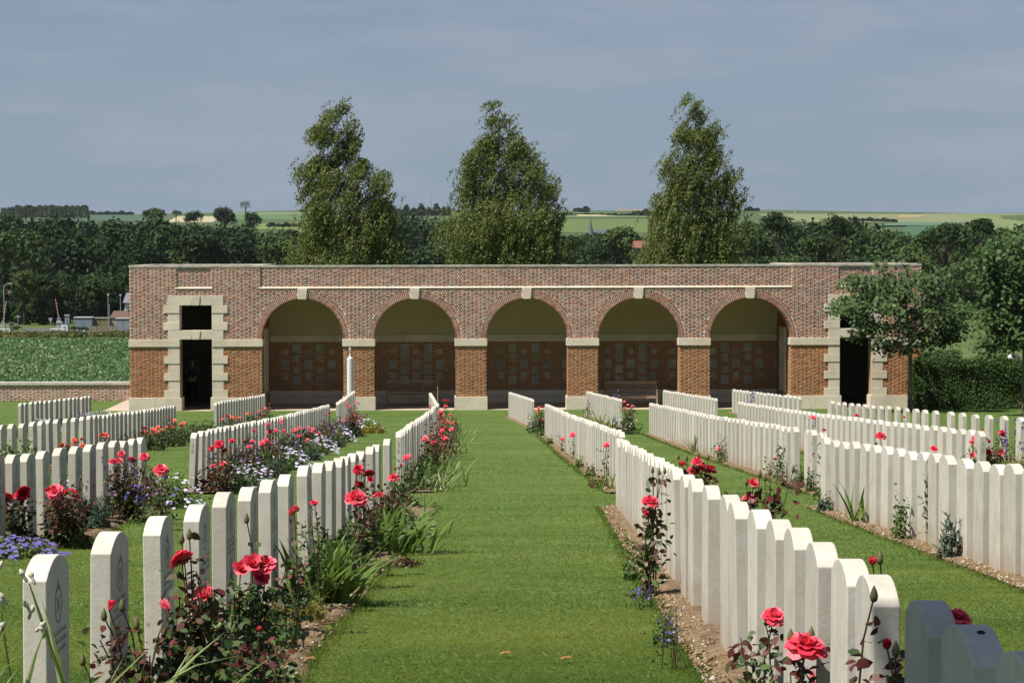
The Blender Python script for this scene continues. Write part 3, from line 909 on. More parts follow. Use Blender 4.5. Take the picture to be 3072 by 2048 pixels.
def solve_row(side, pts):
    raw = []; counts = []
    for p in pts:
        if isinstance(p, int): counts.append(('n', p)); continue
        c = land(p[0], p[1], HS_H, 1.2, 200)
        counts.append(('p', c, p))
    out = []
    prev = None; between = 0
    for it in counts:
        if it[0] == 'n': between = it[1]; continue
        c, p = it[1], it[2]
        yc = c.y
        yx = yc - HS_W/2 if side == 'L' else yc + HS_W/2
        X = at(p[0], p[1], yx).x + HS_T/2
        cur = (X, yc)
        if between:
            for i in range(1, between+1):
                t = i/(between+1)
                out.append((prev[0]+(cur[0]-prev[0])*t, prev[1]+(cur[1]-prev[1])*t))
            between = 0
        out.append(cur); prev = cur
    a = np.array(out)
    # a row is straight: fit X against Y, keep a little of the scatter
    k = np.polyfit(a[:, 1], a[:, 0], 1)
    fit = np.polyval(k, a[:, 1])
    a[:, 0] = fit + np.clip(a[:, 0]-fit, -.03, .03)
    return a
STONES = []
ROWFIT = {}; ROWK = {}
for key, (desc, side, pts) in ROWS.items():
    a = solve_row(side, pts)
    ROWFIT[key] = a
    ROWK[key] = float(np.polyfit(a[:, 1], a[:, 0], 1)[0])
    for i, (X, Y) in enumerate(a):
        STONES.append((key, i, X, Y))
# keep neighbours from touching
SEEN = {}
order = sorted(range(len(STONES)), key=lambda i: STONES[i][3])
singles = set(order[:298])
rs = random.Random(11)
far = []
def stone_text(parent, txt, loc, size, rot):
    cu = bpy.data.curves.new('engraving', 'FONT'); cu.body = txt; cu.size = size; cu.align_x = 'CENTER'; cu.align_y = 'CENTER'; cu.extrude = 0.0008; cu.offset = -0.0008
    o = bpy.data.objects.new('tmp', cu); C.objects.link(o)
    dg = bpy.context.evaluated_depsgraph_get()
    me = bpy.data.meshes.new_from_object(o.evaluated_get(dg)); bpy.data.objects.remove(o)
    me.materials.clear(); me.materials.append(M['engrave'])
    e = meshobj('engraved_letter', me, parent, loc); e.rotation_euler = rot
    return e
def carve_badge():
    mb = MB()
    # regimental badge outline, three lines of lettering, a broad cross: shallow carved strokes
    def stroke(y0, z0, y1, z1, w=.006):
        d = Vector((y1-y0, z1-z0)); L_ = d.length; d /= L_; nx, nz = -d.y*w/2, d.x*w/2
        mb.quad((0, y0+nx, z0+nz), (0, y0-nx, z0-nz), (0, y1-nx, z1-nz), (0, y1+nx, z1+nz))
    for i in range(14):
        a, b = 2*math.pi*i/14, 2*math.pi*(i+1)/14
        stroke(.055*math.cos(a), .655+.06*math.sin(a), .055*math.cos(b), .655+.06*math.sin(b))
    stroke(-.03, .63, .03, .68); stroke(.03, .63, -.03, .68); stroke(0, .70, 0, .735, .012)
    rr = random.Random(5)
    for z in (.565, .535, .505):
        y = -.13
        while y < .13:
            w = rr.uniform(.008, .02)
            stroke(y, z-.006, y+w, z-.006, .004); stroke(y, z-.008, y, z+.008, .004)
            y += w+.006
    stroke(-.055, .30, -.055, .30+.001)
    for z0, z1, h in ((.22, .46, .022),):
        stroke(0, z0, 0, z1, h)
    stroke(-.075, .375, .075, .375, .022)
    return mb.mesh('carving', M['engrave'])
CARVE = carve_badge()
for idx in order:
    key, i, X, Y = STONES[idx]
    desc, side, pts = ROWS[key]
    z = ground(Y)
    rx, ry, rz = rs.gauss(0, .004), rs.gauss(0, .006), rs.gauss(0, .010) - math.atan(ROWK[key])
    dz = rs.uniform(-.012, .010)
    if key == 'LA2' and i == 0: ry = 0.045
    if key in ('LA2',) and i in (1, 2): ry = 0.02
    if idx in singles:
        o = meshobj('headstone', HS_NEAR if Y < 30 else HS_FAR, None, (X, Y, z+dz), (rx, ry, rz))
        n = len(ROWFIT[key])
        where = ('%s headstone from the camera end of %s' % (nth(i+1), desc)) if i else ('nearest headstone of %s' % desc)
        extra = ''
        if key == 'LA2' and i == 0: extra = 'leaning '
        if key == 'RB1' and i in (0, 1, 2, 3): extra = 'grey shaded '
        if key == 'RB1' and i == 4: extra = 'half-shaded '
        tag(o, 'white %s%s' % (extra, where), 'headstone', 'headstones in ' + desc)
        if key in ('LB',) and i < 9 or (key == 'LB2' and i < 7):
            meshobj('carving', CARVE, o, (HS_T/2+.0012, 0, 0))['kind'] = 'stuff'
        eng = {'LA1': '3\nE', 'LA2': '3\nF', 'RA3': '3\nB'}.get(key)
        if eng and i == 0:
            stone_text(o, eng, (0, -HS_W/2-.0006, .61), .085, (R(90), 0, 0))
        if key == 'RB1' and i == 2:
            m_ = MB(); m_.lathe([(0, 0), (.010, 0), (.009, .001), (0, .001)], 10); k_ = m_.build('lichen_spot', surf('dark_lichen_crust', [(.01, .01, .01), (.02, .02, .018)]), o, (0.005, -.06, HS_H-.0045))
            k_.rotation_euler = (R(16), 0, 0)
    else:
        far.append((X, Y, z+dz, rz))
# the smallest, farthest stones as one mass
fm = headstone_mesh(6); fv = np.array(fm.v); V = []; F = []
mb = MB()
for (X, Y, z, rz) in far:
    n = len(mb.v)
    c, s = math.cos(rz), math.sin(rz)
    mb.v += [(X+x*c-y*s, Y+x*s+y*c, z+zz) for x, y, zz in fm.v]
    mb.f += [tuple(n+q for q in f) for f in fm.f]; mb.m += fm.m
if far:
    o = mb.build('distant_headstones', M['headstone']); tag(o, 'rows of small white headstones nearest the loggia', 'headstones', kind='stuff')

# ------------------------------------------------------------------ soil of the beds
def bed(key, left, right, clods=True):
    a = ROWFIT[key]
    y0, y1 = a[:, 1].min()-.35, a[:, 1].max()+.35
    k = np.polyfit(a[:, 1], a[:, 0], 1)
    ny = max(8, int((y1-y0)/(.12 if y0 < 25 else .4))); nx = 12
    V = []
    for j in range(ny+1):
        Y = y0+(y1-y0)*j/ny; X0 = np.polyval(k, Y)
        wl_ = left + .03*math.sin(Y*2.1)+.02*math.sin(Y*5.3); wr = right+.04*math.sin(Y*1.7+1)+.03*math.sin(Y*4.1)
        for i in range(nx+1):
            t = i/nx; X = X0 - wl_ + (wl_+wr)*t
            edge = min(t, 1-t)
            h = -.03 if edge == 0 else (.012 + .018*min(1, edge*6)) + rs.gauss(0, .006)
            V.append((X, Y, ground(Y)+h))
    F = [(j*(nx+1)+i, j*(nx+1)+i+1, (j+1)*(nx+1)+i+1, (j+1)*(nx+1)+i) for j in range(ny) for i in range(nx)]
    o = meshobj('soil_bed', np_mesh('soil_bed', V, F, M['soil'], smooth=True)); o['kind'] = 'structure'
    return k, y0, y1
BEDS = {}
for key in ROWS:
    L_, R_ = (.10, .52) if ROWS[key][1] == 'L' else (.22, .55)
    if key in ('LB', 'LB2'): R_ = .52
    if key in ('RB1',): L_ = .23
    if key in ('LC2', 'LC3', 'RC1', 'RC2', 'RC3', 'RC4', 'LC1'): L_ = .17; R_ = .45
    BEDS[key] = bed(key, L_, R_) + (L_, R_)
# clods and small stones on the bare soil
CL_V = []; CL_F = []
for key in ('RB1', 'RB2', 'LB', 'RA1'):
    k, y0, y1, L_, R_ = BEDS[key]
    N = {'RB1': 5200, 'RB2': 2200, 'LB': 2600, 'RA1': 900}[key]
    for _ in range(N):
        t = rs.random()**1.6; Y = y0+(y1-y0)*t
        side = -1 if ROWS[key][1] == 'R' else 1
        X = np.polyval(k, Y) + (rs.uniform(-L_*1.02, -.03) if side < 0 else rs.uniform(.05, R_*1.0))
        s = rs.uniform(.004, .016)*(1 if rs.random() < .93 else 1.9)
        z = ground(Y)+.026; n = len(CL_V)
        for q in ((1,0,0),(0,1,0),(-1,0,0),(0,-1,0),(0,0,.8),(0,0,-.8)):
            CL_V.append((X+q[0]*s*rs.uniform(.6,1.3), Y+q[1]*s*rs.uniform(.6,1.3), z+q[2]*s*rs.uniform(.6,1.3)))
        for f in ((0,1,4),(1,2,4),(2,3,4),(3,0,4),(1,0,5),(2,1,5),(3,2,5),(0,3,5)): CL_F.append(tuple(n+q for q in f))
M['clod'] = leafmat('soil_clods', [(.12,.08,.045), (.23,.165,.095), (.25,.18,.11), (.17,.115,.06), (.23,.165,.10), (.46,.42,.34)], trans=0, rough=.95, spec=.1)
tag(meshobj('soil_clods', np_mesh('soil_clods', CL_V, CL_F, M['clod'])), 'small clods and flints on the bare soil along the headstones', 'soil clods', kind='stuff')

# ------------------------------------------------------------------ grass blades
def patchy(m):
    # mowing passes across the lawn and drier patches: a real difference of the grass itself
    t = m.node_tree; L = t.links; b = t.nodes['Principled BSDF']; tr = t.nodes['Translucent BSDF']
    src = b.inputs['Base Color'].links[0].from_socket
    g = _n(t, 'NewGeometry'); mp = _n(t, 'Mapping'); mp.inputs['Scale'].default_value = (.22, .5, .3); L.new(g.outputs['Position'], mp.inputs[0])
    no = _n(t, 'TexNoise'); no.inputs['Scale'].default_value = 1.0; no.inputs['Detail'].default_value = 6; no.inputs['Roughness'].default_value = .65; L.new(mp.outputs[0], no.inputs['Vector'])
    mr = _n(t, 'MapRange'); mr.inputs[1].default_value = .35; mr.inputs[2].default_value = .65; L.new(no.outputs['Fac'], mr.inputs[0])
    mx = _n(t, 'Mix'); mx.data_type = 'RGBA'; mx.blend_type = 'MULTIPLY'; mx.inputs[0].default_value = 1
    r = _n(t, 'ValToRGB'); r.color_ramp.elements[0].color = (.60, .74, .74, 1); r.color_ramp.elements[1].color = (1.22, 1.10, 1.12, 1); L.new(mr.outputs[0], r.inputs['Fac'])
    L.new(src, mx.inputs[6]); L.new(r.outputs['Color'], mx.inputs[7])
    L.new(mx.outputs[2], b.inputs['Base Color']); L.new(mx.outputs[2], tr.inputs['Color'])
def in_bed(X, Y):
    hit = np.zeros(len(X), bool)
    for key, (k, y0, y1, L_, R_) in BEDS.items():
        X0 = np.polyval(k, Y)
        hit |= (Y > y0+.08) & (Y < y1-.08) & (X > X0-L_+.05) & (X < X0+R_-.05)
    return hit
def grass(N):
    u = rng.random(N)
    p = 1.0
    y0, y1 = 5.0, 81.0
    Y = (y0**-p + u*(y1**-p - y0**-p))**(-1/p)         # denser near the camera
    ca, cb = ray(0, 1500)[0]*1.03, ray(3072, 1500)[0]*1.03
    X = Y*(ca + (cb-ca)*rng.random(N))
    keep = ~in_bed(X, Y)
    X, Y = X[keep], Y[keep]; n = len(X)
    Z = np.interp(Y, GY, GZ)
    g = 1 + Y/22
    h = rng.uniform(.004, .014, n)*np.sqrt(g)*np.where(rng.random(n) < .025, 2.4, 1)
    w = rng.uniform(.0022, .0045, n)*g
    la = rng.uniform(0, 2*np.pi, n); a = la+np.pi/2+rng.normal(0, .3, n); ln = rng.uniform(.9, 2.6, n)*h
    V = np.zeros((n, 3, 3))
    V[:, 0] = np.stack([X-np.cos(a)*w, Y-np.sin(a)*w, Z-.001], 1)
    V[:, 1] = np.stack([X+np.cos(a)*w, Y+np.sin(a)*w, Z-.003], 1)
    V[:, 2] = np.stack([X+np.cos(la)*ln, Y+np.sin(la)*ln, Z+h], 1)
    F = np.arange(n*3).reshape(-1, 3)
    return np_mesh('grass_blades', V.reshape(-1, 3), F, M['blade'])
M['blade'] = leafmat('grass_blade', [(.140,.200,.034), (.155,.215,.037), (.170,.228,.042), (.16,.22,.038), (.185,.24,.050), (.26,.29,.10)], rough=.7, trans=.62, spec=.08)
patchy(M['blade'])
tag(meshobj('grass', grass(700000)), 'short mown green grass of the cemetery lawn', 'grass', kind='stuff')
# longer unmown tufts along the bed edges
def edge_grass():
    Xs = []; Ys = []
    for key, (k, y0, y1, L_, R_) in BEDS.items():
        if y0 > 60: continue
        N = int((y1-y0)*(500 if y0 < 14 else 160))
        Y = y0 + (y1-y0)*rng.random(N)**(1.5 if y0 < 20 else 1)
        s = rng.random(N) < .5
        X = np.polyval(k, Y) + np.where(s, -L_, R_) + rng.normal(0, .035, N)*1.0
        Xs.append(X); Ys.append(Y)
    X = np.concatenate(Xs); Y = np.concatenate(Ys); n = len(X)
    Z = np.interp(Y, GY, GZ); g = 1+Y/25
    h = rng.uniform(.015, .05, n); w = rng.uniform(.0018, .0035, n)*g
    a = rng.uniform(0, 2*np.pi, n); ln = rng.uniform(.2, .9, n)*h; la = rng.uniform(0, 2*np.pi, n)
    V = np.zeros((n, 3, 3))
    V[:, 0] = np.stack([X-np.cos(a)*w, Y-np.sin(a)*w, Z-.003], 1)
    V[:, 1] = np.stack([X+np.cos(a)*w, Y+np.sin(a)*w, Z-.003], 1)
    V[:, 2] = np.stack([X+np.cos(la)*ln, Y+np.sin(la)*ln, Z+h], 1)
    return np_mesh('edge_grass', V.reshape(-1, 3), np.arange(n*3).reshape(-1, 3), M['blade'])
tag(meshobj('edge_grass', edge_grass()), 'longer grass fringing the flower beds', 'grass', kind='stuff')
# ================================================================== TREES AND HEDGES
def unit(n, g=None):
    v = (g or rng).normal(size=(n, 3)); return v/np.linalg.norm(v, axis=1)[:, None]
def leaf_quads(P, N, size, aspect=1.6, along=None, g=None):
    """P centres, N normals -> quads; along: preferred long axis"""
    g = g or rng
    n = len(P)
    a = g.normal(size=(n, 3)) if along is None else along + g.normal(size=(n, 3))*.35
    U = a - (a*N).sum(1)[:, None]*N; U /= np.linalg.norm(U, axis=1)[:, None]+1e-9
    W = np.cross(N, U)
    s = (size if hasattr(size, '__len__') else np.full(n, size))[:, None]
    s = s*g.uniform(.7, 1.25, (n, 1))
    U = U*s*.5*aspect; W = W*s*.5
    V = np.stack([P-U, P+W*.9-U*.1, P+U, P-W*.9-U*.1], 1).reshape(-1, 3)
    return V, np.arange(n*4).reshape(-1, 4)
def crown(rx, rz, n, nclump=26, size=.9, g=None, full=False):
    """crown of clumps: centre at origin, half width rx, half height rz"""
    g = g or rng
    d = unit(nclump, g); d[:, 2] = d[:, 2] if full else np.where(d[:, 2] < -.5, -d[:, 2], d[:, 2])
    rad = g.uniform(.45, .80, nclump)[:, None]
    cc = d*rad*np.array([rx, rx, rz])
    cr = g.uniform(.26, .46, nclump)
    k = g.integers(0, nclump, n)
    nn = unit(n, g)
    nn[:, 2] = nn[:, 2]*.8+.25; nn /= np.linalg.norm(nn, axis=1)[:, None]
    r = g.uniform(.55, 1.05, n)[:, None]
    P = cc[k] + nn*r*cr[k][:, None]*np.array([rx, rx, min(rx, rz)*1.05])
    N = nn + g.normal(size=(n, 3))*.45; N /= np.linalg.norm(N, axis=1)[:, None]
    return leaf_quads(P, N, size, 1.3, None, g)
M['wood_leaf'] = leafmat('woodland_foliage', [(.010,.024,.008), (.018,.038,.012), (.030,.056,.016), (.050,.082,.022), (.075,.110,.034), (.115,.150,.066)], rough=.7, trans=.12, spec=.12, tone=True)
M['bark'] = surf('grey_brown_bark', [(.07,.06,.045), (.15,.13,.10)], scale=6, rough=.9, bump=.8, bscale=30, stretch=(1, 1, .3))
M['birch_bark'] = surf('pale_birch_bark', [(.12,.10,.08), (.38,.36,.31)], scale=5, rough=.8, stretch=(1, 1, 3))

CAN = ([-100,0,52,93,121,141,190,214,258,283,319,364,400,450,520,560,620,700,740,765,800,860,900,940,1040,1180,1260,1340,1450,1600,1700,1750,1800,1900,1960,2060,2150,2250,2330,2400,2500,2560,2620,2680,2750,2790,2850,2900,2980,3072,3250],
       [640,637,641,647,661,645,643,657,655,647,657,640,652,650,668,676,662,662,676,705,692,678,694,688,660,650,640,640,660,690,704,694,704,694,700,696,690,652,648,664,640,662,676,692,716,692,668,662,670,674,670])
gw = np.random.default_rng(21)
def far_wood(name, label, x0, x1, layers, tone_at, kindname='woodland'):
    VV = []; FF = []; TT = []; nv = 0
    for Y, sp, nleaf, size, Hm in layers:
        xa, xb = ray(x0, 800)[0]*Y, ray(x1, 800)[0]*Y
        x = xa
        while x < xb:
            X = x + gw.uniform(-.35, .35)*sp; Yy = Y + gw.uniform(-.5, .5)*sp*2.2
            x += sp
            # pixel column of the tree
            ca = (CR.transposed() @ Vector((X, Yy, 0)).normalized())
            px = 1536 + FPX*ca.x/-ca.z
            if not (x0 <= px <= x1): continue
            top = float(np.interp(px, CAN[0], CAN[1])) + gw.uniform(-2, 14)
            zt = EYE + ray(px, top)[1]*Yy
            g0 = ground(Yy, X)
            H = min(zt-g0, Hm*gw.uniform(.78, 1.12))
            if H < 6: continue
            rx = sp*gw.uniform(.62, .92); rz = min(H*.48, rx*gw.uniform(1.2, 1.9))
            V, F = crown(rx, rz, nleaf, 18, size, gw)
            # lower skirt so that no gaps open below
            VV.append(V + np.array([X, Yy, g0+H-rz*.98])); FF.append(F+nv); nv += len(V)
            tn = tone_at(px, Y) + gw.normal()*.15
            TT.append(np.full(len(F), min(.68, max(0, tn))))
            if H > 4:
                V, F = crown(rx*.95, (H-rz*1.6)*.55, nleaf//2, 12, size*1.1, gw)
                VV.append(V + np.array([X, Yy, g0+(H-rz*1.6)*.55])); FF.append(F+nv); nv += len(V); TT.append(np.full(len(F), min(.6, max(0, tn-.05))))
    o = meshobj(name, np_mesh(name, np.concatenate(VV), np.concatenate(FF), M['wood_leaf'], tint=np.concatenate(TT)))
    tag(o, label, kindname, kind='stuff')
far_wood('woodland', 'dark dense wood filling the valley left of the loggia', -60, 960,
    [(475, 8, 900, .8, 11), (530, 10, 1500, .8, 18), (590, 11, 1500, .85, 21), (670, 12, 1300, .95, 22), (760, 14, 1100, 1.1, 23), (880, 15, 900, 1.25, 24)],
    lambda px, Y: .10 + (.14 if px > 700 else 0) + (.06 if Y < 560 else 0))
far_wood('woodland', 'mid green wood behind the middle birches', 940, 2180,
    [(560, 12, 1100, .9, 17), (680, 14, 1000, 1.0, 20), (820, 16, 900, 1.2, 22), (960, 19, 700, 1.5, 22)],
    lambda px, Y: .10 + (.16 if px > 1700 else 0))
far_wood('woodland', 'mixed green wood right of the birches behind the hedge', 2120, 3200,
    [(495, 9, 1500, .75, 15), (550, 11, 1500, .85, 19), (630, 12, 1300, .95, 22), (720, 13, 1100, 1.1, 23), (840, 16, 900, 1.3, 22)],
    lambda px, Y: .32 + .10*math.sin(px*.012) + (.04 if Y > 700 else 0))
# conifer plantation on the skyline, left
def conifer_row():
    VV = []; FF = []; TT = []; nv = 0
    for i in range(150):
        px = gw.uniform(5, 262); Y = gw.uniform(2500, 2600)
        a = ray(px, 640)[0]; X = a*Y; g0 = ground(Y, X)
        zt = EYE + ray(px, 617+gw.uniform(0, 5)+(6 if px < 40 else 0))[1]*Y; H = zt-g0
        n = 60; t = gw.random(n); th = gw.uniform(0, 2*np.pi, n); rr = (1-t)*3.4*gw.uniform(.5, 1, n)+.3
        P = np.stack([np.cos(th)*rr, np.sin(th)*rr, t*H], 1); N = np.stack([np.cos(th), np.sin(th), np.full(n, .5)], 1); N /= np.linalg.norm(N, axis=1)[:, None]
        V, F = leaf_quads(P, N, 2.6, 1.3, None, gw); VV.append(V+np.array([X, Y, g0])); FF.append(F+nv); nv += len(V); TT.append(np.full(len(F), .12))
    o = meshobj('conifer_plantation', np_mesh('conifer_plantation', np.concatenate(VV), np.concatenate(FF), M['wood_leaf'], tint=np.concatenate(TT)))
    tag(o, 'straight-edged dark conifer plantation on the skyline at far left', 'plantation', kind='stuff')
conifer_row()
def thicket():
    VV = []; FF = []; TT = []; nv = 0
    for Y, x0, x1, H in ((447, -40, 405, 7.5), (455, -40, 405, 10)):
        px = x0
        while px < x1:
            X = ray(px, 950)[0]*Y; h = H*gw.uniform(.7, 1.1); g0 = ground(Y, X)
            V, F = crown(3.2, h*.55, 1100, 16, .5, gw, True); VV.append(V+np.array([X, Y, g0+h*.45])); FF.append(F+nv); nv += len(V); TT.append(np.full(len(F), gw.uniform(.0, .12)))
            px += 50
    tag(meshobj('thicket', np_mesh('thicket', np.concatenate(VV), np.concatenate(FF), M['wood_leaf'], tint=np.concatenate(TT))), 'dark undergrowth closing the gaps between the lime trunks', 'thicket', kind='stuff')
thicket()
def hedge_line(px0, px1, y, Y, hgt, name, label, tone=.1, n=900, size=2.2):
    VV = []; 
    u = gw.random(n); px = px0+(px1-px0)*u
    X = np.array([ray(p, y)[0] for p in px])*Y
    Z = np.array([ground(Y, x_) for x_ in X]) + gw.random(n)*hgt*(.65+.35*np.sin(px*.21)*np.sin(px*.07+1))
    P = np.stack([X, Y+gw.normal(size=n)*hgt*.3, Z], 1); N = unit(n, gw); N[:, 2] = abs(N[:, 2])
    V, F = leaf_quads(P, N, size, 1.2, None, gw)
    tag(meshobj(name, np_mesh(name, V, F, M['wood_leaf'], tint=np.full(len(F), tone))), label, 'hedgerow')
hedge_line(1660, 2000, 656, 2250, 2.2, 'hedgerow', 'thin hedgerow crossing the olive slope behind the church spire', .12, 700)
hedge_line(800, 990, 664, 1750, 3.5, 'hedgerow', 'dark hedgerow between two green fields left of the first birch', .08, 700, 2.4)
hedge_line(1900, 1990, 652, 2300, 6, 'copse', 'rounded dark copse left of the third birch top', .08, 700, 3)
hedge_line(1722, 1770, 636, 3000, 6.5, 'copse', 'small dark copse on the skyline right of the second birch', .08, 600, 4)
hedge_line(2235, 2276, 641, 3000, 4.5, 'copse', 'small copse on the skyline right of the third birch', .08, 500, 4)
hedge_line(2550, 2690, 666, 2000, 3.8, 'hedgerow', 'dark hedgerow below the stubble field', .10, 900, 2.6)
hedge_line(900, 980, 640, 3000, 2.5, 'hedgerow', 'low dark hedge on the skyline left of the first birch', .08, 400, 3)
hedge_line(262, 400, 636, 3050, 5, 'copse', 'bluish distant wood on the skyline right of the plantation', .22, 900, 4)
hedge_line(1185, 1350, 645, 2350, 12, 'copse', 'brownish pine copse on the ridge between the first two birches', .26, 1500, 3.2)

def tree_thing(name, label, cat, px, ytop, ybot, wpx, Y, tone, n=1500, nclump=24, size=None, group=None, sparse=False, full=False):
    """single far tree: crown between ytop and ybot (photograph pixels)"""
    X = ray(px, ybot)[0]*Y
    g0 = ground(Y, X)
    zt = EYE+ray(px, ytop)[1]*Y; zb = EYE+ray(px, ybot)[1]*Y
    s = Y/FPX
    rx = wpx*s/2; rz = (zt-zb)/2
    root = empty(name, (X, Y, g0), 0, label, cat, group)
    V, F = crown(rx, rz, n, nclump, size or rx*.11, gw, full)
    if sparse:
        V = V.reshape(-1, 4, 3); V = V[gw.random(len(V)) < .7].reshape(-1, 3); F = np.arange(len(V)).reshape(-1, 4)
    meshobj('crown', np_mesh('crown', V+np.array([0, 0, (zt+zb)/2-g0]), F, M['wood_leaf'], tint=np.full(len(F), tone)), root)
    mb = MB(); h = max((zt+zb)/2-g0, 1)
    mb.tube([(0, 0, -.5), (0, 0, h*.6), (rx*.1, 0, h)], [rx*.1, rx*.07, rx*.03], 6)
    for i in range(4):
        a = i*1.7; mb.tube([(0, 0, h*.6), (rx*.5*math.cos(a), rx*.5*math.sin(a), h+rz*.4)], [rx*.045, rx*.015], 5)
    mb.build('trunk', M['dark_bark'], root)
    return root
tree_thing('broadleaf_tree', 'pale sunlit tree rising above the dark wood at left', 'tree', 466, 624, 668, 84, 1000, .62, 1600)
tree_thing('broadleaf_tree', 'smaller rounded dark tree beside the cream field', 'tree', 582, 632, 684, 68, 1050, .04, 1500)
tree_thing('broadleaf_tree', 'largest rounded dark tree against the pale field on the ridge', 'tree', 673, 616, 690, 86, 1050, .04, 2000)
tree_thing('broadleaf_tree', 'dark pointed tree right of the big rounded one', 'tree', 760, 630, 705, 62, 1020, .06, 1700)
tree_thing('broadleaf_tree', 'small grey-green tree on the skyline left of the cream field', 'tree', 528, 630, 652, 38, 1900, .25, 700)
tree_thing('broadleaf_tree', 'lone airy tree standing alone on the skyline', 'tree', 737, 599, 636, 46, 2800, .5, 420, sparse=True)
tree_thing('broadleaf_tree', 'pale silvery willow low in front of the dark wood', 'tree', 830, 700, 760, 90, 540, .68, 1800)
tree_thing('broadleaf_tree', 'broad mid green tree bulging from the wood above the loggia roof', 'tree', 590, 700, 800, 170, 530, .16, 2600)
tree_thing('broadleaf_tree', 'wide light green tree right of the church spire', 'tree', 1850, 680, 790, 150, 520, .52, 2600)
tree_thing('broadleaf_tree', 'dark bushy tree below the church spire', 'tree', 1800, 730, 800, 90, 500, .06, 1800)
tree_thing('broadleaf_tree', 'light green round tree right of the second birch', 'tree', 1720, 705, 790, 80, 520, .40, 1500)
tree_thing('broadleaf_tree', 'tall dark leafy tree in the wood right of the third birch', 'tree', 2335, 640, 720, 110, 480, .10, 2200)
tree_thing('broadleaf_tree', 'broad light green tree in the middle of the right wood', 'tree', 2450, 702, 790, 130, 475, .42, 2200)
tree_thing('broadleaf_tree', 'dark tall tree with the highest crown of the right wood', 'tree', 2516, 638, 735, 85, 490, .12, 2200)
tree_thing('broadleaf_tree', 'grey-green loose tree above the young maple', 'tree', 2830, 672, 760, 170, 480, .30, 2600)
tree_thing('broadleaf_tree', 'dense dark round tree near the right edge skyline', 'tree', 2945, 655, 720, 95, 520, .14, 2000)
tree_thing('broadleaf_tree', 'silvery grey tree behind the gap between the two maples', 'tree', 2880, 785, 900, 110, 450, .60, 2200)
LG = 'clipped lime trees behind the level crossing'
for i, (px, yt, yb, w, tn, lab) in enumerate([
    (72, 806, 882, 84, .56, 'brightest round-headed lime tree with a clear trunk'),
    (66, 900, 992, 50, .40, 'ivy-covered low bush under the bright lime'),
    (128, 806, 985, 84, .26, 'second lime from the left, dark sided'),
    (185, 808, 985, 80, .30, 'third lime from the left beside the dark gap'),
    (268, 812, 962, 66, .42, 'tall narrow lime standing free right of the dark gap'),
    (322, 812, 960, 84, .32, 'wide lime behind the blue cabin'),
    (378, 808, 960, 76, .30, 'lime partly hidden by the loggia corner'),
    (8, 830, 985, 60, .10, 'dark lime at the left picture edge')]):
    tree_thing('lime_tree', lab, 'tree', px, yt, yb+14, w*1.05, 430+i*3, tn, 3600 if w > 60 else 1800, 46, .36, LG, full=True)

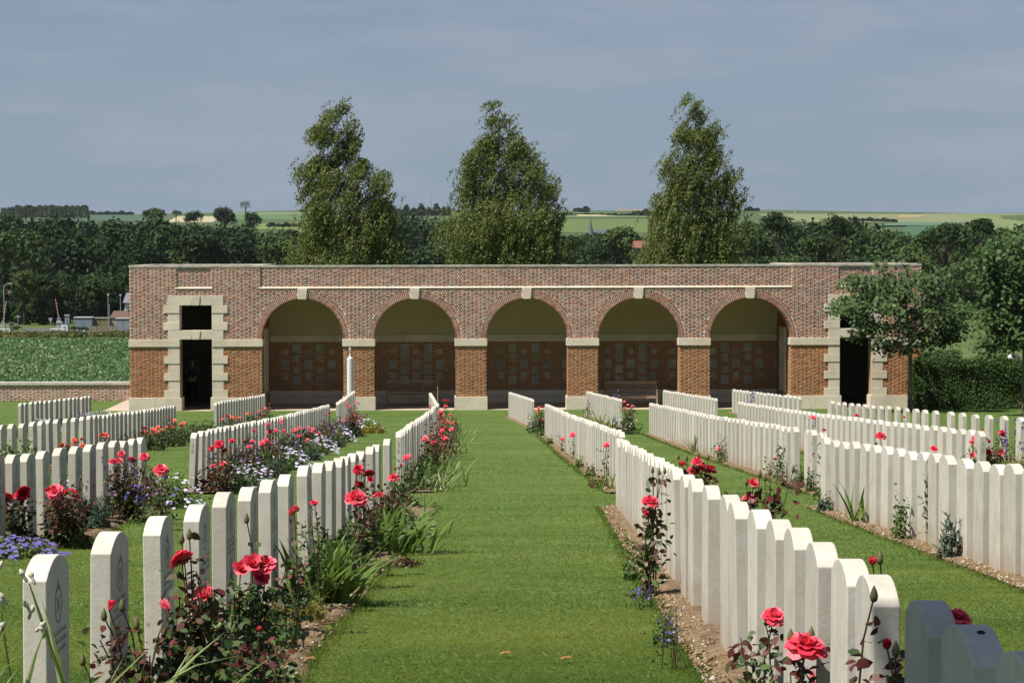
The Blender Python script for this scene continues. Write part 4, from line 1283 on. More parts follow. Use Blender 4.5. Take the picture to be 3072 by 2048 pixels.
# --- birches behind the loggia
M['birch_leaf'] = leafmat('birch_leaf', [(.065,.098,.018), (.10,.14,.026), (.145,.185,.040), (.19,.23,.06), (.28,.30,.13)], rough=.5, trans=.4, spec=.3)
def birch(label, prof, Y, trunk_px, seed, dens=1.0, lean=-.38):
    g = np.random.default_rng(seed)
    ys = np.array([p[0] for p in prof], float); xl = np.array([p[1] for p in prof], float); xr = np.array([p[2] for p in prof], float)
    X0 = ray(trunk_px, 1000)[0]*Y; g0 = ground(Y, X0)
    root = empty('birch_tree', (X0, Y, g0), 0, label, 'tree', 'birches in the wind behind the loggia')
    s = Y/FPX
    def loc(px, py, dy=0.0):
        p = at(px, py, Y); return np.array([p.x-X0, dy, p.z-g0])
    area = np.trapezoid(xr-xl, ys) if hasattr(np, 'trapezoid') else np.trapz(xr-xl, ys)
    ncl = int(185*dens)
    cum = np.cumsum(np.concatenate([[0], np.diff(ys)*((xr-xl)[1:]+(xr-xl)[:-1])/2])); cum /= cum[-1]
    P = []; A = []; tips = []
    for i in range(ncl):
        y = float(np.interp(g.random(), cum, ys)); a, b = np.interp(y, ys, xl), np.interp(y, ys, xr)
        u = g.random(); u = u if g.random() < .5 else (g.beta(.6, .6))
        x = a+(b-a)*(.06+.90*u)
        half = (b-a)/2; c = (a+b)/2
        dmax = half*math.sqrt(max(0.05, 1-((x-c)/half)**2))*.8
        d = g.uniform(-1, 1)*dmax*s
        p = loc(x, y, d)
        tips.append((p, x, y))
        # one bough: several drooping strands
        topf = np.clip((y-ys[0])/(ys[-1]-ys[0]), 0, 1)
        for k in range(g.integers(9, 18)):
            o = p + g.normal(size=3)*np.array([.25, .3, .22])*(.5+.9*topf)
            L_ = g.uniform(.35, 1.0)*(.85+.6*topf)
            n = int(L_*30)+5
            t = np.sort(g.random(n))
            wind = lean*(1.9-topf*1.55)*g.uniform(.5, 1.4)
            pts = o + np.stack([wind*L_*t*.9, g.normal()*.15*t, -(L_*(.25+.9*topf))*t*t - .08*t], 1) + g.normal(size=(n, 3))*.045
            P.append(pts); A.append(np.tile([wind*.7, 0, -.6], (n, 1)))
    P = np.concatenate(P); A = np.concatenate(A)
    N = unit(len(P), g); N[:, 1] -= .35; N[:, 2] += .25; N /= np.linalg.norm(N, axis=1)[:, None]
    V, F = leaf_quads(P, N, .058, 1.9, A, g)
    meshobj('crown', np_mesh('crown', V, F, M['birch_leaf']), root)
    mb = MB()
    yt = ys[0]+8
    nseg = 10; tr = []
    for i in range(nseg+1):
        t = i/nseg
        py = 1229+(yt-1229)*t
        c = (np.interp(max(py, ys[0]), ys, xl)+np.interp(max(py, ys[0]), ys, xr))/2 if py < ys[-1] else trunk_px
        px = trunk_px + (c-trunk_px)*min(1, max(0, (t-.35)/.65))*.75
        tr.append(loc(px, py))
    tr[0][2] = -.2
    mb.tube(tr, [.16*(1-i/nseg)**.8+.008 for i in range(nseg+1)], 8)
    tr = np.array(tr)
    for p, x, y in tips[::3]:
        zs = p[2]-abs(p[0])*.7-.5
        j = int(np.argmin(abs(tr[:, 2]-max(zs, 1.5)))); b = tr[j]
        m = (b+p)/2+np.array([0, 0, .25])
        mb.tube([b, m, p], [.028, .015, .005], 4)
    mb.build('trunk', M['birch_bark'], root)
B6 = lambda L: [(280+.3827*y, 850+.3827*a, 850+.3827*b) for y, a, b in L]
B7 = lambda L: [(240+.3698*y, 1850+.3698*a, 1850+.3698*b) for y, a, b in L]
tree_thing('broadleaf_tree', 'rounded bush hiding the foot of the red-roofed house', 'tree', 1924, 741, 800, 74, 485, .22, 1500, full=True)
birch('leftmost of the three birches, with a forked ragged top', B6([(50,440,500),(130,435,545),(180,350,560),(240,265,600),(330,260,660),(430,320,640),(500,240,650),(560,150,690),(620,110,800),(680,140,890),(800,170,900),(900,150,905),(1000,210,930),(1100,140,980),(1200,110,930),(1300,85,900),(1420,80,880)]), 98, 1070, 1)
birch('middle birch, its top bent left by the wind', B6([(42,1590,1640),(90,1620,1710),(150,1630,1780),(230,1590,1850),(330,1610,1905),(400,1480,1930),(470,1450,2010),(560,1420,2040),(660,1440,2110),(750,1400,2180),(850,1320,2195),(950,1290,2200),(1050,1260,2165),(1150,1280,2220),(1250,1335,2270),(1330,1360,2290),(1420,1370,2290)]), 98, 1535, 2, 1.15)
birch('rightmost birch, the tallest, with its top combed left', B7([(75,485,530),(120,510,600),(180,535,650),(250,575,700),(300,530,790),(400,545,845),(500,490,865),(600,400,860),(680,410,900),(760,400,1010),(840,430,1040),(900,480,1030),(980,320,1020),(1080,315,1000),(1180,295,1070),(1300,230,1100),(1450,205,960),(1560,205,950)]), 99, 2100, 3, 1.0)

# --- the two young maples
M['maple_leaf'] = leafmat('maple_leaf', [(.030,.064,.017), (.046,.090,.023), (.066,.118,.032), (.095,.155,.048)], rough=.55, trans=.25, spec=.25)
def maple(label, prof, Y, trunk_px, base_py, seed, ncl, tr_r, fork_py, nl=42):
    g = np.random.default_rng(seed)
    ys = np.array([p[0] for p in prof], float); xl = np.array([p[1] for p in prof], float); xr = np.array([p[2] for p in prof], float)
    X0 = ray(trunk_px, base_py)[0]*Y; g0 = ground(Y)
    root = empty('maple_tree', (X0, Y, g0), 0, label, 'tree', 'young maples before the hedge')
    s = Y/FPX
    def loc(px, py, dy=0.0):
        p = at(px, py, Y); return np.array([p.x-X0, dy, p.z-g0])
    cum = np.cumsum(np.concatenate([[0], np.diff(ys)*((xr-xl)[1:]+(xr-xl)[:-1])/2])); cum /= cum[-1]
    V = []; F = []; Lf = [(0, -1.0), (.28, -.55), (.78, -.62), (.55, -.12), (1.0, .35), (.42, .38), (0, 1.05), (-.42, .38), (-1.0, .35), (-.55, -.12), (-.78, -.62), (-.28, -.55)]
    Lf = np.array(Lf)
    tips = []; Cn = []
    for i in range(ncl):
        y = float(np.interp(g.random(), cum, ys)); a, b = np.interp(y, ys, xl), np.interp(y, ys, xr)
        u = g.beta(.7, .7); x = a+(b-a)*(.04+.92*u)
        half = (b-a)/2; c = (a+b)/2
        d = g.uniform(-1, 1)*half*math.sqrt(max(.08, 1-((x-c)/half)**2))*.85*s
        p = loc(x, y, d); tips.append(p)
        n = int(nl*g.uniform(.6, 1.3))
        q = p + g.normal(size=(n, 3))*np.array([.21, .21, .12]); q[:, 2] -= .25*((q[:, :2]-p[:2])**2).sum(1)/.05*.1
        Cn.append(q)
    P = np.concatenate(Cn); n = len(P)
    N = np.stack([g.normal(size=n)*.5, -abs(g.normal(size=n))*.55, np.full(n, 1.0)*g.uniform(.3, 1, n)], 1); N /= np.linalg.norm(N, axis=1)[:, None]
    A = np.stack([g.normal(size=n)*.6, g.normal(size=n)*.6, -np.ones(n)*.8], 1)
    U = A-(A*N).sum(1)[:, None]*N; U /= np.linalg.norm(U, axis=1)[:, None]; W = np.cross(N, U)
    sz = g.uniform(.05, .10, n)
    V = P[:, None]+Lf[None, :, :1]*(W*sz[:, None])[:, None]+Lf[None, :, 1:]*(U*sz[:, None])[:, None]
    k = len(Lf)
    V += N[:, None]*((Lf[:, 0]**2)[None, :, None])*(-sz[:, None, None]*.35)
    Fi = np.arange(n)[:, None]*k + np.arange(k)[None]
    meshobj('crown', np_mesh('crown', V.reshape(-1, 3), Fi, M['maple_leaf']), root)
    mb = MB()
    f = loc(trunk_px+2, fork_py)
    mb.tube([(0, 0, -.1), (0.005, 0, .12), f*.5, f], [tr_r*1.35, tr_r*1.05, tr_r*.9, tr_r*.8], 10)
    t1 = loc((xl.mean()+xr.mean())/2, ys[0]+20)
    mb.tube([f, (f+t1)/2, t1], [tr_r*.8, tr_r*.4, .006], 8)
    for p in tips[::2]:
        b = f+(t1-f)*g.uniform(0, .6)
        if b[2] > p[2]: b = f
        mb.tube([b, (b+p)/2+np.array([0, 0, .1]), p], [.022, .012, .004], 4)
    mb.build('trunk', M['bark'], root)
Z5 = lambda L: [(700+.3827*y, 2322+.3827*a, 2322+.3827*b) for y, a, b in L]
maple('young maple in front of the right doorway with a thin dark trunk', Z5([(185,770,860),(225,750,1120),(270,700,1250),(300,610,1330),(400,590,1330),(480,560,1340),(520,430,1540),(575,420,1640),(640,570,1640),(700,620,1500),(780,630,1470),(830,700,1440),(880,760,1270),(945,790,930)]), 78.8, 2729, 1240, 5, 135, .075, 1010)
maple('young maple at the right picture edge before the hedge', Z5([(12,1790,1980),(60,1740,2100),(110,1630,2200),(200,1590,2280),(300,1600,2330),(400,1600,2330),(460,1640,2330),(520,1740,2330),(600,1700,2350),(700,1640,2350),(800,1620,2330),(870,1620,1900),(930,1605,1720)]), 74.5, 3072, 1253, 6, 170, .085, 1010)

# --- hedges
M['hedge_leaf'] = leafmat('hornbeam_leaf', [(.018,.042,.008), (.030,.064,.013), (.048,.092,.018), (.070,.125,.026), (.11,.165,.042)], rough=.5, trans=.25, spec=.3)
def hedge(name, label, x0, x1, y0, y1, h, n, seed, size=.045):
    g = np.random.default_rng(seed)
    root = empty(name, ((x0+x1)/2, (y0+y1)/2, 0), 0, label, 'hedge')
    cx, cy = (x0+x1)/2, (y0+y1)/2; hx, hy = (x1-x0)/2, (y1-y0)/2
    aF, aT, aS = 2*hx*h, 4*hx*hy, 2*hy*h
    u = g.random(n)*(aF+aT+aS)
    X = g.uniform(-hx, hx, n); Y = g.uniform(-hy, hy, n); Z = g.uniform(0, h, n)
    fr = u < aF; tp = (u >= aF) & (u < aF+aT); sd = u >= aF+aT
    wob = .05*np.sin(X*2.3+1)+.04*np.sin(X*5.1+Z*3)+.05*np.sin(Z*4+X)
    N = g.normal(size=(n, 3))*.5
    Y = np.where(fr, -hy+wob+g.normal(size=n)*.035, Y); N[:, 1] -= np.where(fr, .9, 0)
    Z = np.where(tp, h+.04*np.sin(X*3)+g.normal(size=n)*.05, Z); N[:, 2] += np.where(tp, .9, .25)
    X = np.where(sd, -hx+g.normal(size=n)*.05, X); N[:, 0] -= np.where(sd, .9, 0)
    # soft corner
    Y = Y + np.where(fr & (Z > h-.15), (Z-h+.15)*.4, 0)
    N /= np.linalg.norm(N, axis=1)[:, None]
    V, F = leaf_quads(np.stack([X, Y, Z], 1), N, size, 1.4, None, g)
    meshobj('foliage', np_mesh('foliage', V, F, M['hedge_leaf']), root)
    mb = MB(); mb.box(-hx+.10, hx-.1, -hy+.13, hy-.1, 0, h-.12); mb.build('shaded_core', surf('hedge_inner_shade', [(.006,.010,.004), (.02,.03,.01)], scale=6, rough=1), root)  # near-black box behind the leaves; the hedge's inner shade is in its colour
hx0 = at(2745, 1200, 81.7).x
hedge('hedge', 'long clipped dark green hornbeam hedge at the right edge', hx0, hx0+9, 81.7, 82.62, 1.74, 60000, 8)
hx1 = at(2766, 1080, 90).x
hedge('hedge', 'short low hedge piece showing above the long hedge beside the loggia', hx1, hx1+1.5, 89.6, 90.4, 1.66, 5000, 9)

# --- beet crop rows
M['beet'] = leafmat('beet_leaf', [(.034,.088,.020), (.055,.12,.028), (.080,.155,.042), (.13,.21,.08)], rough=.42, trans=.25, spec=.4)
def crop():
    P = []; A = []; S = []
    g = np.random.default_rng(31)
    Y = 90.2
    while Y < 283:
        n = int(max(0, 1)*(13+Y*.10)/ (.30 if Y < 150 else .5 if Y < 210 else .9))
        xa, xb = ray(-40, 1050)[0]*Y, min(ray(400, 1050)[0]*Y+.5, -13.3)
        X = g.uniform(xa, xb, n)
        m = 9 if Y < 150 else 6
        Xc = np.repeat(X, m)+g.normal(size=n*m)*.09; Yc = Y+g.normal(size=n*m)*.12
        z = ground(Y)
        h = g.uniform(.12, .40, n*m)
        P.append(np.stack([Xc, Yc, z+h], 1))
        Y += .5 if Y < 150 else .75 if Y < 210 else 1.1
    P = np.concatenate(P); n = len(P)
    N = g.normal(size=(n, 3))*.5; N[:, 2] += .8; N[:, 1] -= .3; N /= np.linalg.norm(N, axis=1)[:, None]
    V, F = leaf_quads(P, N, np.where(P[:, 1] < 150, .13, .2), 1.6, None, g)
    tag(meshobj('beet_crop', np_mesh('beet_crop', V, F, M['beet'])), 'glossy green beet leaves covering the field behind the low wall', 'crop', kind='stuff')
crop()
# rough grass verge between beet field and road
def verge():
    g = np.random.default_rng(33); n = 14000
    Y = g.uniform(284, 345, n); a, b = ray(-30, 1000)[0], ray(400, 1000)[0]
    X = Y*g.uniform(a, b, n); Z = np.array([ground(y) for y in Y])+g.random(n)*.6*(.5+.5*np.sin(X*.3)**2)
    N = unit(n, g); V, F = leaf_quads(np.stack([X, Y, Z], 1), N, .55, 1.5, None, g)
    tag(meshobj('verge_grass', np_mesh('verge_grass', V, F, leafmat('verge_stems', [(.05,.08,.018), (.09,.11,.03), (.14,.14,.05), (.12,.13,.03), (.2,.19,.05)], trans=.3))), 'rough yellow-green verge between the beet field and the crossing', 'grass', kind='stuff')
verge()
# tree behind the photographer whose crown shades the last headstones
g_ = np.random.default_rng(77)
st_ = empty('shade_tree', (-2.4, -1.5, ground(-1.5)), 0, 'leafy tree behind the camera whose shadow falls on the nearest headstones', 'tree')
off = np.array([-1.45+2.4, 3.52+1.5, EYE+4.2-ground(-1.5)])
V, F = crown(1.5, 1.0, 10500, 40, .14, g_)
meshobj('crown', np_mesh('crown', V+off, F, M['maple_leaf']), st_)
mb = MB(); mb.tube([(0, 0, -.2), (.1, .2, 2.5), (.5, 2.0, 4.2), tuple(off)], [.16, .12, .08, .03], 8); mb.build('trunk', M['bark'], st_)
# ================================================================== THINGS AROUND THE LOGGIA
M['white_metal'] = surf('white_painted_metal', [(.66,.68,.70), (.74,.75,.76)], scale=8, rough=.35, spec=.5)
M['teak'] = surf('weathered_teak', [(.24,.165,.11), (.40,.30,.21)], scale=12, rough=.75, stretch=(.2, 1, 1))
M['grey_metal'] = surf('galvanised_metal', [(.28,.30,.33), (.38,.40,.43)], scale=4, rough=.5)
# white post
p_ = at(1051, 1240, 79.0)
wp = empty('white_post', (p_.x, 79.0, ground(79)), 0, 'tall round white post with a narrow top fitting, behind roses before a brick pier', 'post')
mb = MB(); mb.lathe([(.17, 0), (.17, .10), (.15, .12), (.15, .22), (.165, .25), (.165, .30), (.135, .33), (.15, .38), (.14, .42), (.115, .45)], 20); mb.build('base', M['white_metal'], wp)
mb = MB(); mb.lathe([(.110, .44), (.108, 1.86), (.102, 1.90), (.06, 1.93)], 24); mb.build('shaft', M['white_metal'], wp, smooth=False)
mb = MB(); mb.lathe([(.045, 1.92), (.028, 1.98), (.022, 2.10), (.032, 2.11), (.034, 2.19), (.028, 2.20), (.028, 2.25), (.012, 2.26)], 14); mb.build('top_fitting', M['white_metal'], wp)
mb = MB(); mb.box(-.036, -.012, -.04, -.03, 2.12, 2.18); mb.build('fitting_plate', M['grey_metal'], wp)
# benches
def bench(xa, xb, Y, label):
    X0 = (at(xa, 1200, Y).x + at(xb, 1200, Y).x)/2; W = at(xb, 1200, Y).x - at(xa, 1200, Y).x
    b = empty('park_bench', (X0, Y, 0.012), 0, label, 'bench', 'slatted benches inside the loggia')
    def part(nm, *bx, bev=.004):
        cx = [(bx[0]+bx[1])/2, (bx[2]+bx[3])/2, (bx[4]+bx[5])/2]
        m_ = MB(); m_.box(bx[0]-cx[0], bx[1]-cx[0], bx[2]-cx[1], bx[3]-cx[1], bx[4]-cx[2], bx[5]-cx[2]); return m_.build(nm, M['teak'], b, cx, bevel=bev)
    w = W/2
    for s in (-1, 1):
        x = s*(w-.035)
        part('leg', x-.03, x+.03, -.02, .04, 0, .62); part('leg', x-.03, x+.03, .50, .56, 0, .95)
        part('armrest', x-.035, x+.035, -.06, .50, .62, .65)
    for i in range(6): part('seat_slat', -w+.0, w-.0, -.02+i*.085, .05+i*.085, .415, .435)
    part('seat_rail', -w+.07, w-.07, -.015, .015, .33, .41)
    part('top_rail', -w+.07, w-.07, .505, .545, .84, .92); part('lower_rail', -w+.07, w-.07, .505, .545, .49, .55)
    n = 19
    for i in range(n):
        x = -w+.12+(2*w-.24)*i/(n-1); part('back_slat', x-.018, x+.018, .518, .53, .551, .839, bev=0)
bench(1817, 1974, YB+0.92, 'weathered wooden bench behind the fourth arch, its right arm in the sun')
bench(1156, 1316, YB+2.2, 'dark wooden bench deep in shade behind the second arch')
# thin stake in the far bed
pk = at(1313, 1215, 76); mb = MB(); mb.tube([(0, 0, -.1), (.006, 0, .95)], [.022, .018], 8); mb.lathe([(.02, .95), (.02, 1.0), (.0, 1.01)], 8)
tag(mb.build('wooden_stake', M['teak'], None, (at(1313, 1165, 74).x, 74, ground(74))), 'thin brown stake standing at the far end of the bed left of the path', 'stake')

# ------------------------------------------------------------------ people
def skinned(name, verts, edges, radii, mat, parent, root=0, sub=2):
    me = bpy.data.meshes.new(name); me.from_pydata(verts, edges, []); me.materials.append(mat)
    o = meshobj(name, me, parent)
    sk = o.modifiers.new('skin', 'SKIN'); sk.use_smooth_shade = True
    for i, r in enumerate(radii):
        r = r if hasattr(r, '__len__') else (r, r)
        me.skin_vertices[0].data[i].radius = r
    me.skin_vertices[0].data[root].use_root = True
    sb = o.modifiers.new('sub', 'SUBSURF'); sb.levels = sub; sb.render_levels = sub
    return o
def pmat(name, c, rough=.85): return surf(name, [tuple(x*.85 for x in c), c], scale=10, rough=rough)
M['skin'] = pmat('skin', (.50,.30,.21), .6)
def person(loc, rz, label, shirt, trousers, hair, cap=None, bend=0.0, arms='front', scale=1.0, vest=None, hat=None):
    P = empty('person', loc, rz, label, 'person'); P.scale = (scale,)*3
    # local: facing -Y ; joints
    by = -bend
    hip = (0, 0, .93); chest = (0, -.02+by*.45, 1.28); neck = (0, -.03+by*.7, 1.50-abs(bend)*.12); head = (0, -.05+by*.85, 1.62-abs(bend)*.16); crownp = (0, -.05+by*.92, 1.72-abs(bend)*.18)
    shL = (-.19, -.02+by*.6, 1.43-abs(bend)*.1); shR = (.19, -.02+by*.6, 1.43-abs(bend)*.1)
    if arms == 'front':
        elL, elR = (-.25, -.03, 1.14), (.25, -.03, 1.14); wrL, wrR = (-.09, -.24, 1.02), (.09, -.24, 1.03); hdL, hdR = (-.02, -.27, 1.00), (.02, -.28, 1.01)
    else:
        elL, elR = (-.20, -.30+by, 1.22), (.26, -.30+by, 1.25); wrL, wrR = (-.16, -.52+by, 1.15), (.30, -.58+by, 1.30); hdL, hdR = (-.15, -.60+by, 1.13), (.31, -.67+by, 1.31)
    knL, knR = (-.10, -.02, .50), (.10, -.02, .50); anL, anR = (-.10, .01, .09), (.11, .01, .09); toL, toR = (-.11, -.15, .04), (.14, -.15, .04)
    V = [hip, chest, neck, head, crownp, shL, shR, elL, elR, wrL, wrR, hdL, hdR, knL, knR, anL, anR, toL, toR, (-.09, 0, .86), (.09, 0, .86)]
    E = [(0,1),(1,2),(2,3),(3,4),(1,5),(1,6),(5,7),(6,8),(7,9),(8,10),(9,11),(10,12),(0,19),(0,20),(19,13),(20,14),(13,15),(14,16),(15,17),(16,18)]
    Rr = [(.145,.11),(.15,.11),(.058,.058),(.085,.10),(.065,.08),.065,.065,.045,.045,.032,.032,(.04,.02),(.04,.02),.06,.06,.04,.04,(.04,.03),(.04,.03),.085,.085]
    body = skinned('body', V, E, Rr, M['skin'], P)
    # fingers
    for hd, wr, s in ((hdL, wrL, -1), (hdR, wrR, 1)):
        d = (Vector(hd)-Vector(wr)).normalized(); side = d.cross(Vector((0, 0, 1))).normalized()
        mb = MB()
        for k, ln in enumerate((.055, .065, .068, .058)):
            b = Vector(hd)+side*(k-1.5)*.018; mb.tube([b, b+d*ln*.5+Vector((0, 0, -.004)), b+d*ln+Vector((0, 0, -.018))], [.009, .0085, .007], 6)
        b = Vector(wr)+d*.03-side*s*.03; mb.tube([b, b+d*.03-side*s*.02, b+d*.06-side*s*.022], [.011, .010, .008], 6)
        mb.build('fingers', M['skin'], P)
    # shirt
    k = 1.16
    skinned('shirt', [(0, 0, .90), chest, (0, -.03+by*.68, 1.46-abs(bend)*.11), shL, shR, elL, elR, tuple(Vector(elL).lerp(Vector(wrL), .75)), tuple(Vector(elR).lerp(Vector(wrR), .75)), (0, 0, 1.05)],
        [(0,9),(9,1),(1,2),(1,3),(1,4),(3,5),(4,6),(5,7),(6,8)], [(.165,.125),(.175,.13),.075,.085,.085,.060,.060,.047,.047,(.165,.125)], shirt, P)
    if vest: skinned('vest', [(0, .0, .93), (0, -.02, 1.28), (0, -.03, 1.42)], [(0,1),(1,2)], [(.175,.137),(.186,.143),(.12,.10)], vest, P)
    skinned('trousers', [(0, 0, .95), (-.09, 0, .84), (.09, 0, .84), knL, knR, (-.10, .01, .10), (.11, .01, .10)], [(0,1),(0,2),(1,3),(2,4),(3,5),(4,6)], [(.16,.125),.10,.10,.078,.078,.062,.062], trousers, P)
    sm = pmat('dark_shoe_leather', (.02,.018,.016), .4)
    for an, to in ((anL, toL), (anR, toR)):
        skinned('shoe', [(an[0], .05, .045), (to[0], to[1]-.02, .035)], [(0,1)], [(.047,.045),(.045,.032)], sm, P)
    hc = Vector(head)+Vector((0, 0, .05))
    # face
    mb = MB(); mb.lathe([(.0, -.012), (.011, -.004), (.011, .004), (0, .012)], 8, (-.032, hc.y-.093, hc.z-.025)); mb.lathe([(.0, -.012), (.011, -.004), (.011, .004), (0, .012)], 8, (.032, hc.y-.093, hc.z-.025))
    mb.build('eyes', pmat('dark_eye', (.03,.025,.02), .3), P)
    mb = MB(); mb.prism([(-.013, -.045), (.013, -.045), (.006, .0), (-.006, .0)], hc.y-.125, hc.y-.085); mb.v = [(x, y, z+hc.z) for x, y, z in mb.v]; mb.build('nose', M['skin'], P)
    mb = MB(); mb.box(-.025, .025, hc.y-.098, hc.y-.088, hc.z-.075, hc.z-.068); mb.build('mouth', pmat('lips', (.35,.13,.10), .6), P)
    for s in (-1, 1):
        mb = MB(); mb.lathe([(0, -.03), (.012, -.02), (.014, .0), (.011, .02), (0, .028)], 8, (s*.088, hc.y+.005, hc.z-.03)); mb.build('ear', M['skin'], P)
    mb = MB(); mb.lathe([(.094, -.03), (.101, .02), (.090, .07), (.055, .105), (.0, .118)], 16, (0, hc.y+.015, hc.z)); mb.build('hair', hair, P, smooth=True)
    if hat:
        mb = MB(); mb.lathe([(.104, .0), (.106, .05), (.092, .095), (.05, .122), (.0, .128)], 18, (0, hc.y+.01, hc.z+.01))
        mb.lathe([(.10, .0), (.17, -.022), (.172, -.018), (.10, .012)], 18, (0, hc.y-.01, hc.z+.01)); mb.build('sun_hat', hat, P, smooth=True)
    return P
q = at(577, 1213, YB+3.3)
person((q.x, YB+3.3, .012), R(12), 'man in dark trousers and grey-blue shirt standing in the shaded left doorway, hands together', pmat('grey_blue_shirt', (.09,.10,.125)), pmat('black_trousers', (.012,.013,.016)), pmat('dark_hair', (.03,.022,.016)), vest=pmat('dark_waistcoat', (.03,.03,.03)), scale=1.0)
q = at(3030, 1080, 91.8)
person((q.x, 91.8, ground(92)), R(35), 'person in blue sun hat and white shirt leaning beside the red car', pmat('white_checked_shirt', (.62,.64,.72)), pmat('beige_trousers', (.25,.22,.17)), pmat('brown_hair', (.08,.05,.03)), bend=.18, arms='reach', hat=pmat('blue_hat_cloth', (.05,.11,.33)), scale=1.05)
# car behind the hedge
cx = at(3190, 1080, 94.6).x
car = empty('parked_car', (cx, 94.6, ground(94.6)), 0, 'dark red car parked behind the hedge, only its roof edge showing', 'car')
red = surf('dark_red_car_paint', [(.25,.018,.022), (.32,.025,.03)], scale=2, rough=.25, spec=.6)
glass = surf('dark_car_glass', [(.02,.035,.03), (.03,.045,.04)], rough=.08, spec=.8)
mb = MB()
prof = [(-2.1,.32),(-2.12,.62),(-2.0,.86),(-1.55,.98),(-1.5,.99),(1.3,.99),(2.0,.80),(2.1,.6),(2.1,.32)]
mb.prism(prof, -.82, .82); mb.build('body', red, car, bevel=.05)
mb = MB()
lo_ = [(-1.62,.985),(1.22,.985)]; 
cab = [(-1.60,.98),(-1.18,1.34),(-.75,1.44),(.35,1.45),(.62,1.38),(1.25,.98)]
mb.prism(cab, -.66, .66); mb.build('windows', glass, car, bevel=.03)
mb = MB()
rf = [(-1.64,.99),(-1.20,1.37),(-.77,1.475),(.36,1.485),(.66,1.41),(1.30,.99),(1.21,.99),(.60,1.365),(.33,1.43),(-.75,1.42),(-1.15,1.32),(-1.55,.99)]
mb.prism(rf, -.69, -.64); mb.prism(rf, .64, .69); mb.box(-.77, .36, -.64, .64, 1.445, 1.48); mb.build('roof', red, car)
tyre = surf('black_tyre', [(.015,.015,.015), (.03,.03,.03)], rough=.8)
for x in (-1.3, 1.3):
    for y in (-.80, .80):
        m_ = MB(); m_.lathe([(.19, -.09), (.31, -.09), (.32, -.05), (.32, .05), (.31, .09), (.19, .09)], 20)
        w_ = m_.build('wheel', tyre, car, (x, y, .32)); w_.rotation_euler = (R(90), 0, 0)
        m_ = MB(); m_.lathe([(.19, -.07), (.19, .07), (.05, .085)], 12); h_ = m_.build('hubcap', M['grey_metal'], w_)

# ------------------------------------------------------------------ the level crossing, far left
def Lp(px, py, Y): return at(px, py, Y)
YX = 385
def fpole(name, label, px, ybase, ytop, r, mat, cat, Y=YX, head=None):
    b = at(px, ybase, Y); t = at(px, ytop, Y); g0 = ground(Y, b.x)
    root = empty(name, (b.x, Y, g0), 0, label, cat)
    mb = MB(); mb.tube([(0, 0, -.3), (0, 0, t.z-g0)], r, 8); mb.build('pole', mat, root)
    return root, t.z-g0
M['barrier'] = surf('red_white_barrier', [(.55,.5,.48), (.62,.58,.55)], rough=.5)
rd = surf('barrier_red', [(.35,.05,.04), (.42,.06,.05)], rough=.5)
def barrier(x0, y0, x1, y1, label):
    a, b = at(x0, y0, YX), at(x1, y1, YX); g0 = ground(YX, a.x)
    root = empty('level_crossing_barrier', (a.x, YX, g0), 0, label, 'barrier', 'raised barriers of the level crossing')
    d = b-a; o = Vector((0, 0, a.z-g0))
    n = 14
    for i in range(n):
        p, q_ = o+d*(i/n), o+d*((i+1)/n)
        m_ = MB(); m_.tube([p, q_], .085-.02*i/n, 6); m_.build('boom_section', rd if i % 2 else M['barrier'], root)
    m_ = MB(); m_.box(-.35, .35, -.3, .3, 0, a.z-g0-.2); m_.build('pedestal', M['grey_metal'], root)
    m_ = MB(); k = 12
    for i in range(k):
        t0, t1 = 2*math.pi*i/k, 2*math.pi*(i+1)/k
        m_.tube([o+Vector((.28*math.cos(t0), 0, .28*math.sin(t0))), o+Vector((.28*math.cos(t1), 0, .28*math.sin(t1)))], .05, 5)
    m_.build('wheel_ring', M['grey_metal'], root)
barrier(177, 957, 166, 894, 'raised red and white crossing barrier beside the give-way sign')
barrier(9, 968, 20, 899, 'raised red and white crossing barrier at the left picture edge')
lamp, h = fpole('street_lamp', 'tall curved street lamp behind the left barrier', 13, 985, 860, .07, M['grey_metal'], 'street lamp')
m_ = MB(); s_ = YX/FPX; m_.tube([(0, 0, h), (.15, 0, h+.25), (.5, 0, h+.45), (.8, 0, h+.5)], [.06, .05, .045, .04], 6); m_.build('arm', M['grey_metal'], lamp)
m_ = MB(); m_.prism([(.7, h+.44), (1.25, h+.50), (1.2, h+.62), (.75, h+.56)], -.12, .12); m_.build('lantern', M['white_metal'], lamp)
sg, h = fpole('give_way_sign', 'back of a triangular give-way sign beside the barrier', 152, 990, 954, .05, M['grey_metal'], 'road sign')
m_ = MB(); m_.prism([(-.40, h+.02), (.40, h+.02), (0, h-.72)], -.03, .0); m_.build('sign_plate', M['grey_metal'], sg)
sg, h = fpole('crossing_sign', 'grey cross-topped sign post left of the road', 54, 985, 945, .05, M['grey_metal'], 'road sign')
m_ = MB(); m_.prism([(-.45, h-.35), (.45, h-.35), (.05, h), (-.05, h)], -.03, .0); m_.build('sign_plate', M['grey_metal'], sg)
M['pole_white'] = M['white_metal']
for px, yt, lab in ((325, 885, 'slim pole with a white lamp head left of the brown-roofed hut'), (362, 886, 'slim pole with a white lamp head behind the brown-roofed hut')):
    pl, h = fpole('lamp_pole', lab, px, 985, yt, .055, M['grey_metal'], 'lamp pole', 388)
    m_ = MB(); m_.box(-.14, .14, -.1, .1, h-.05, h+.16); m_.build('lamp_head', M['white_metal'], pl)
pl, h = fpole('lamp_pole', 'short bare metal pole beside the lamp pole', 328.5, 985, 912, .05, M['grey_metal'], 'pole', 388)
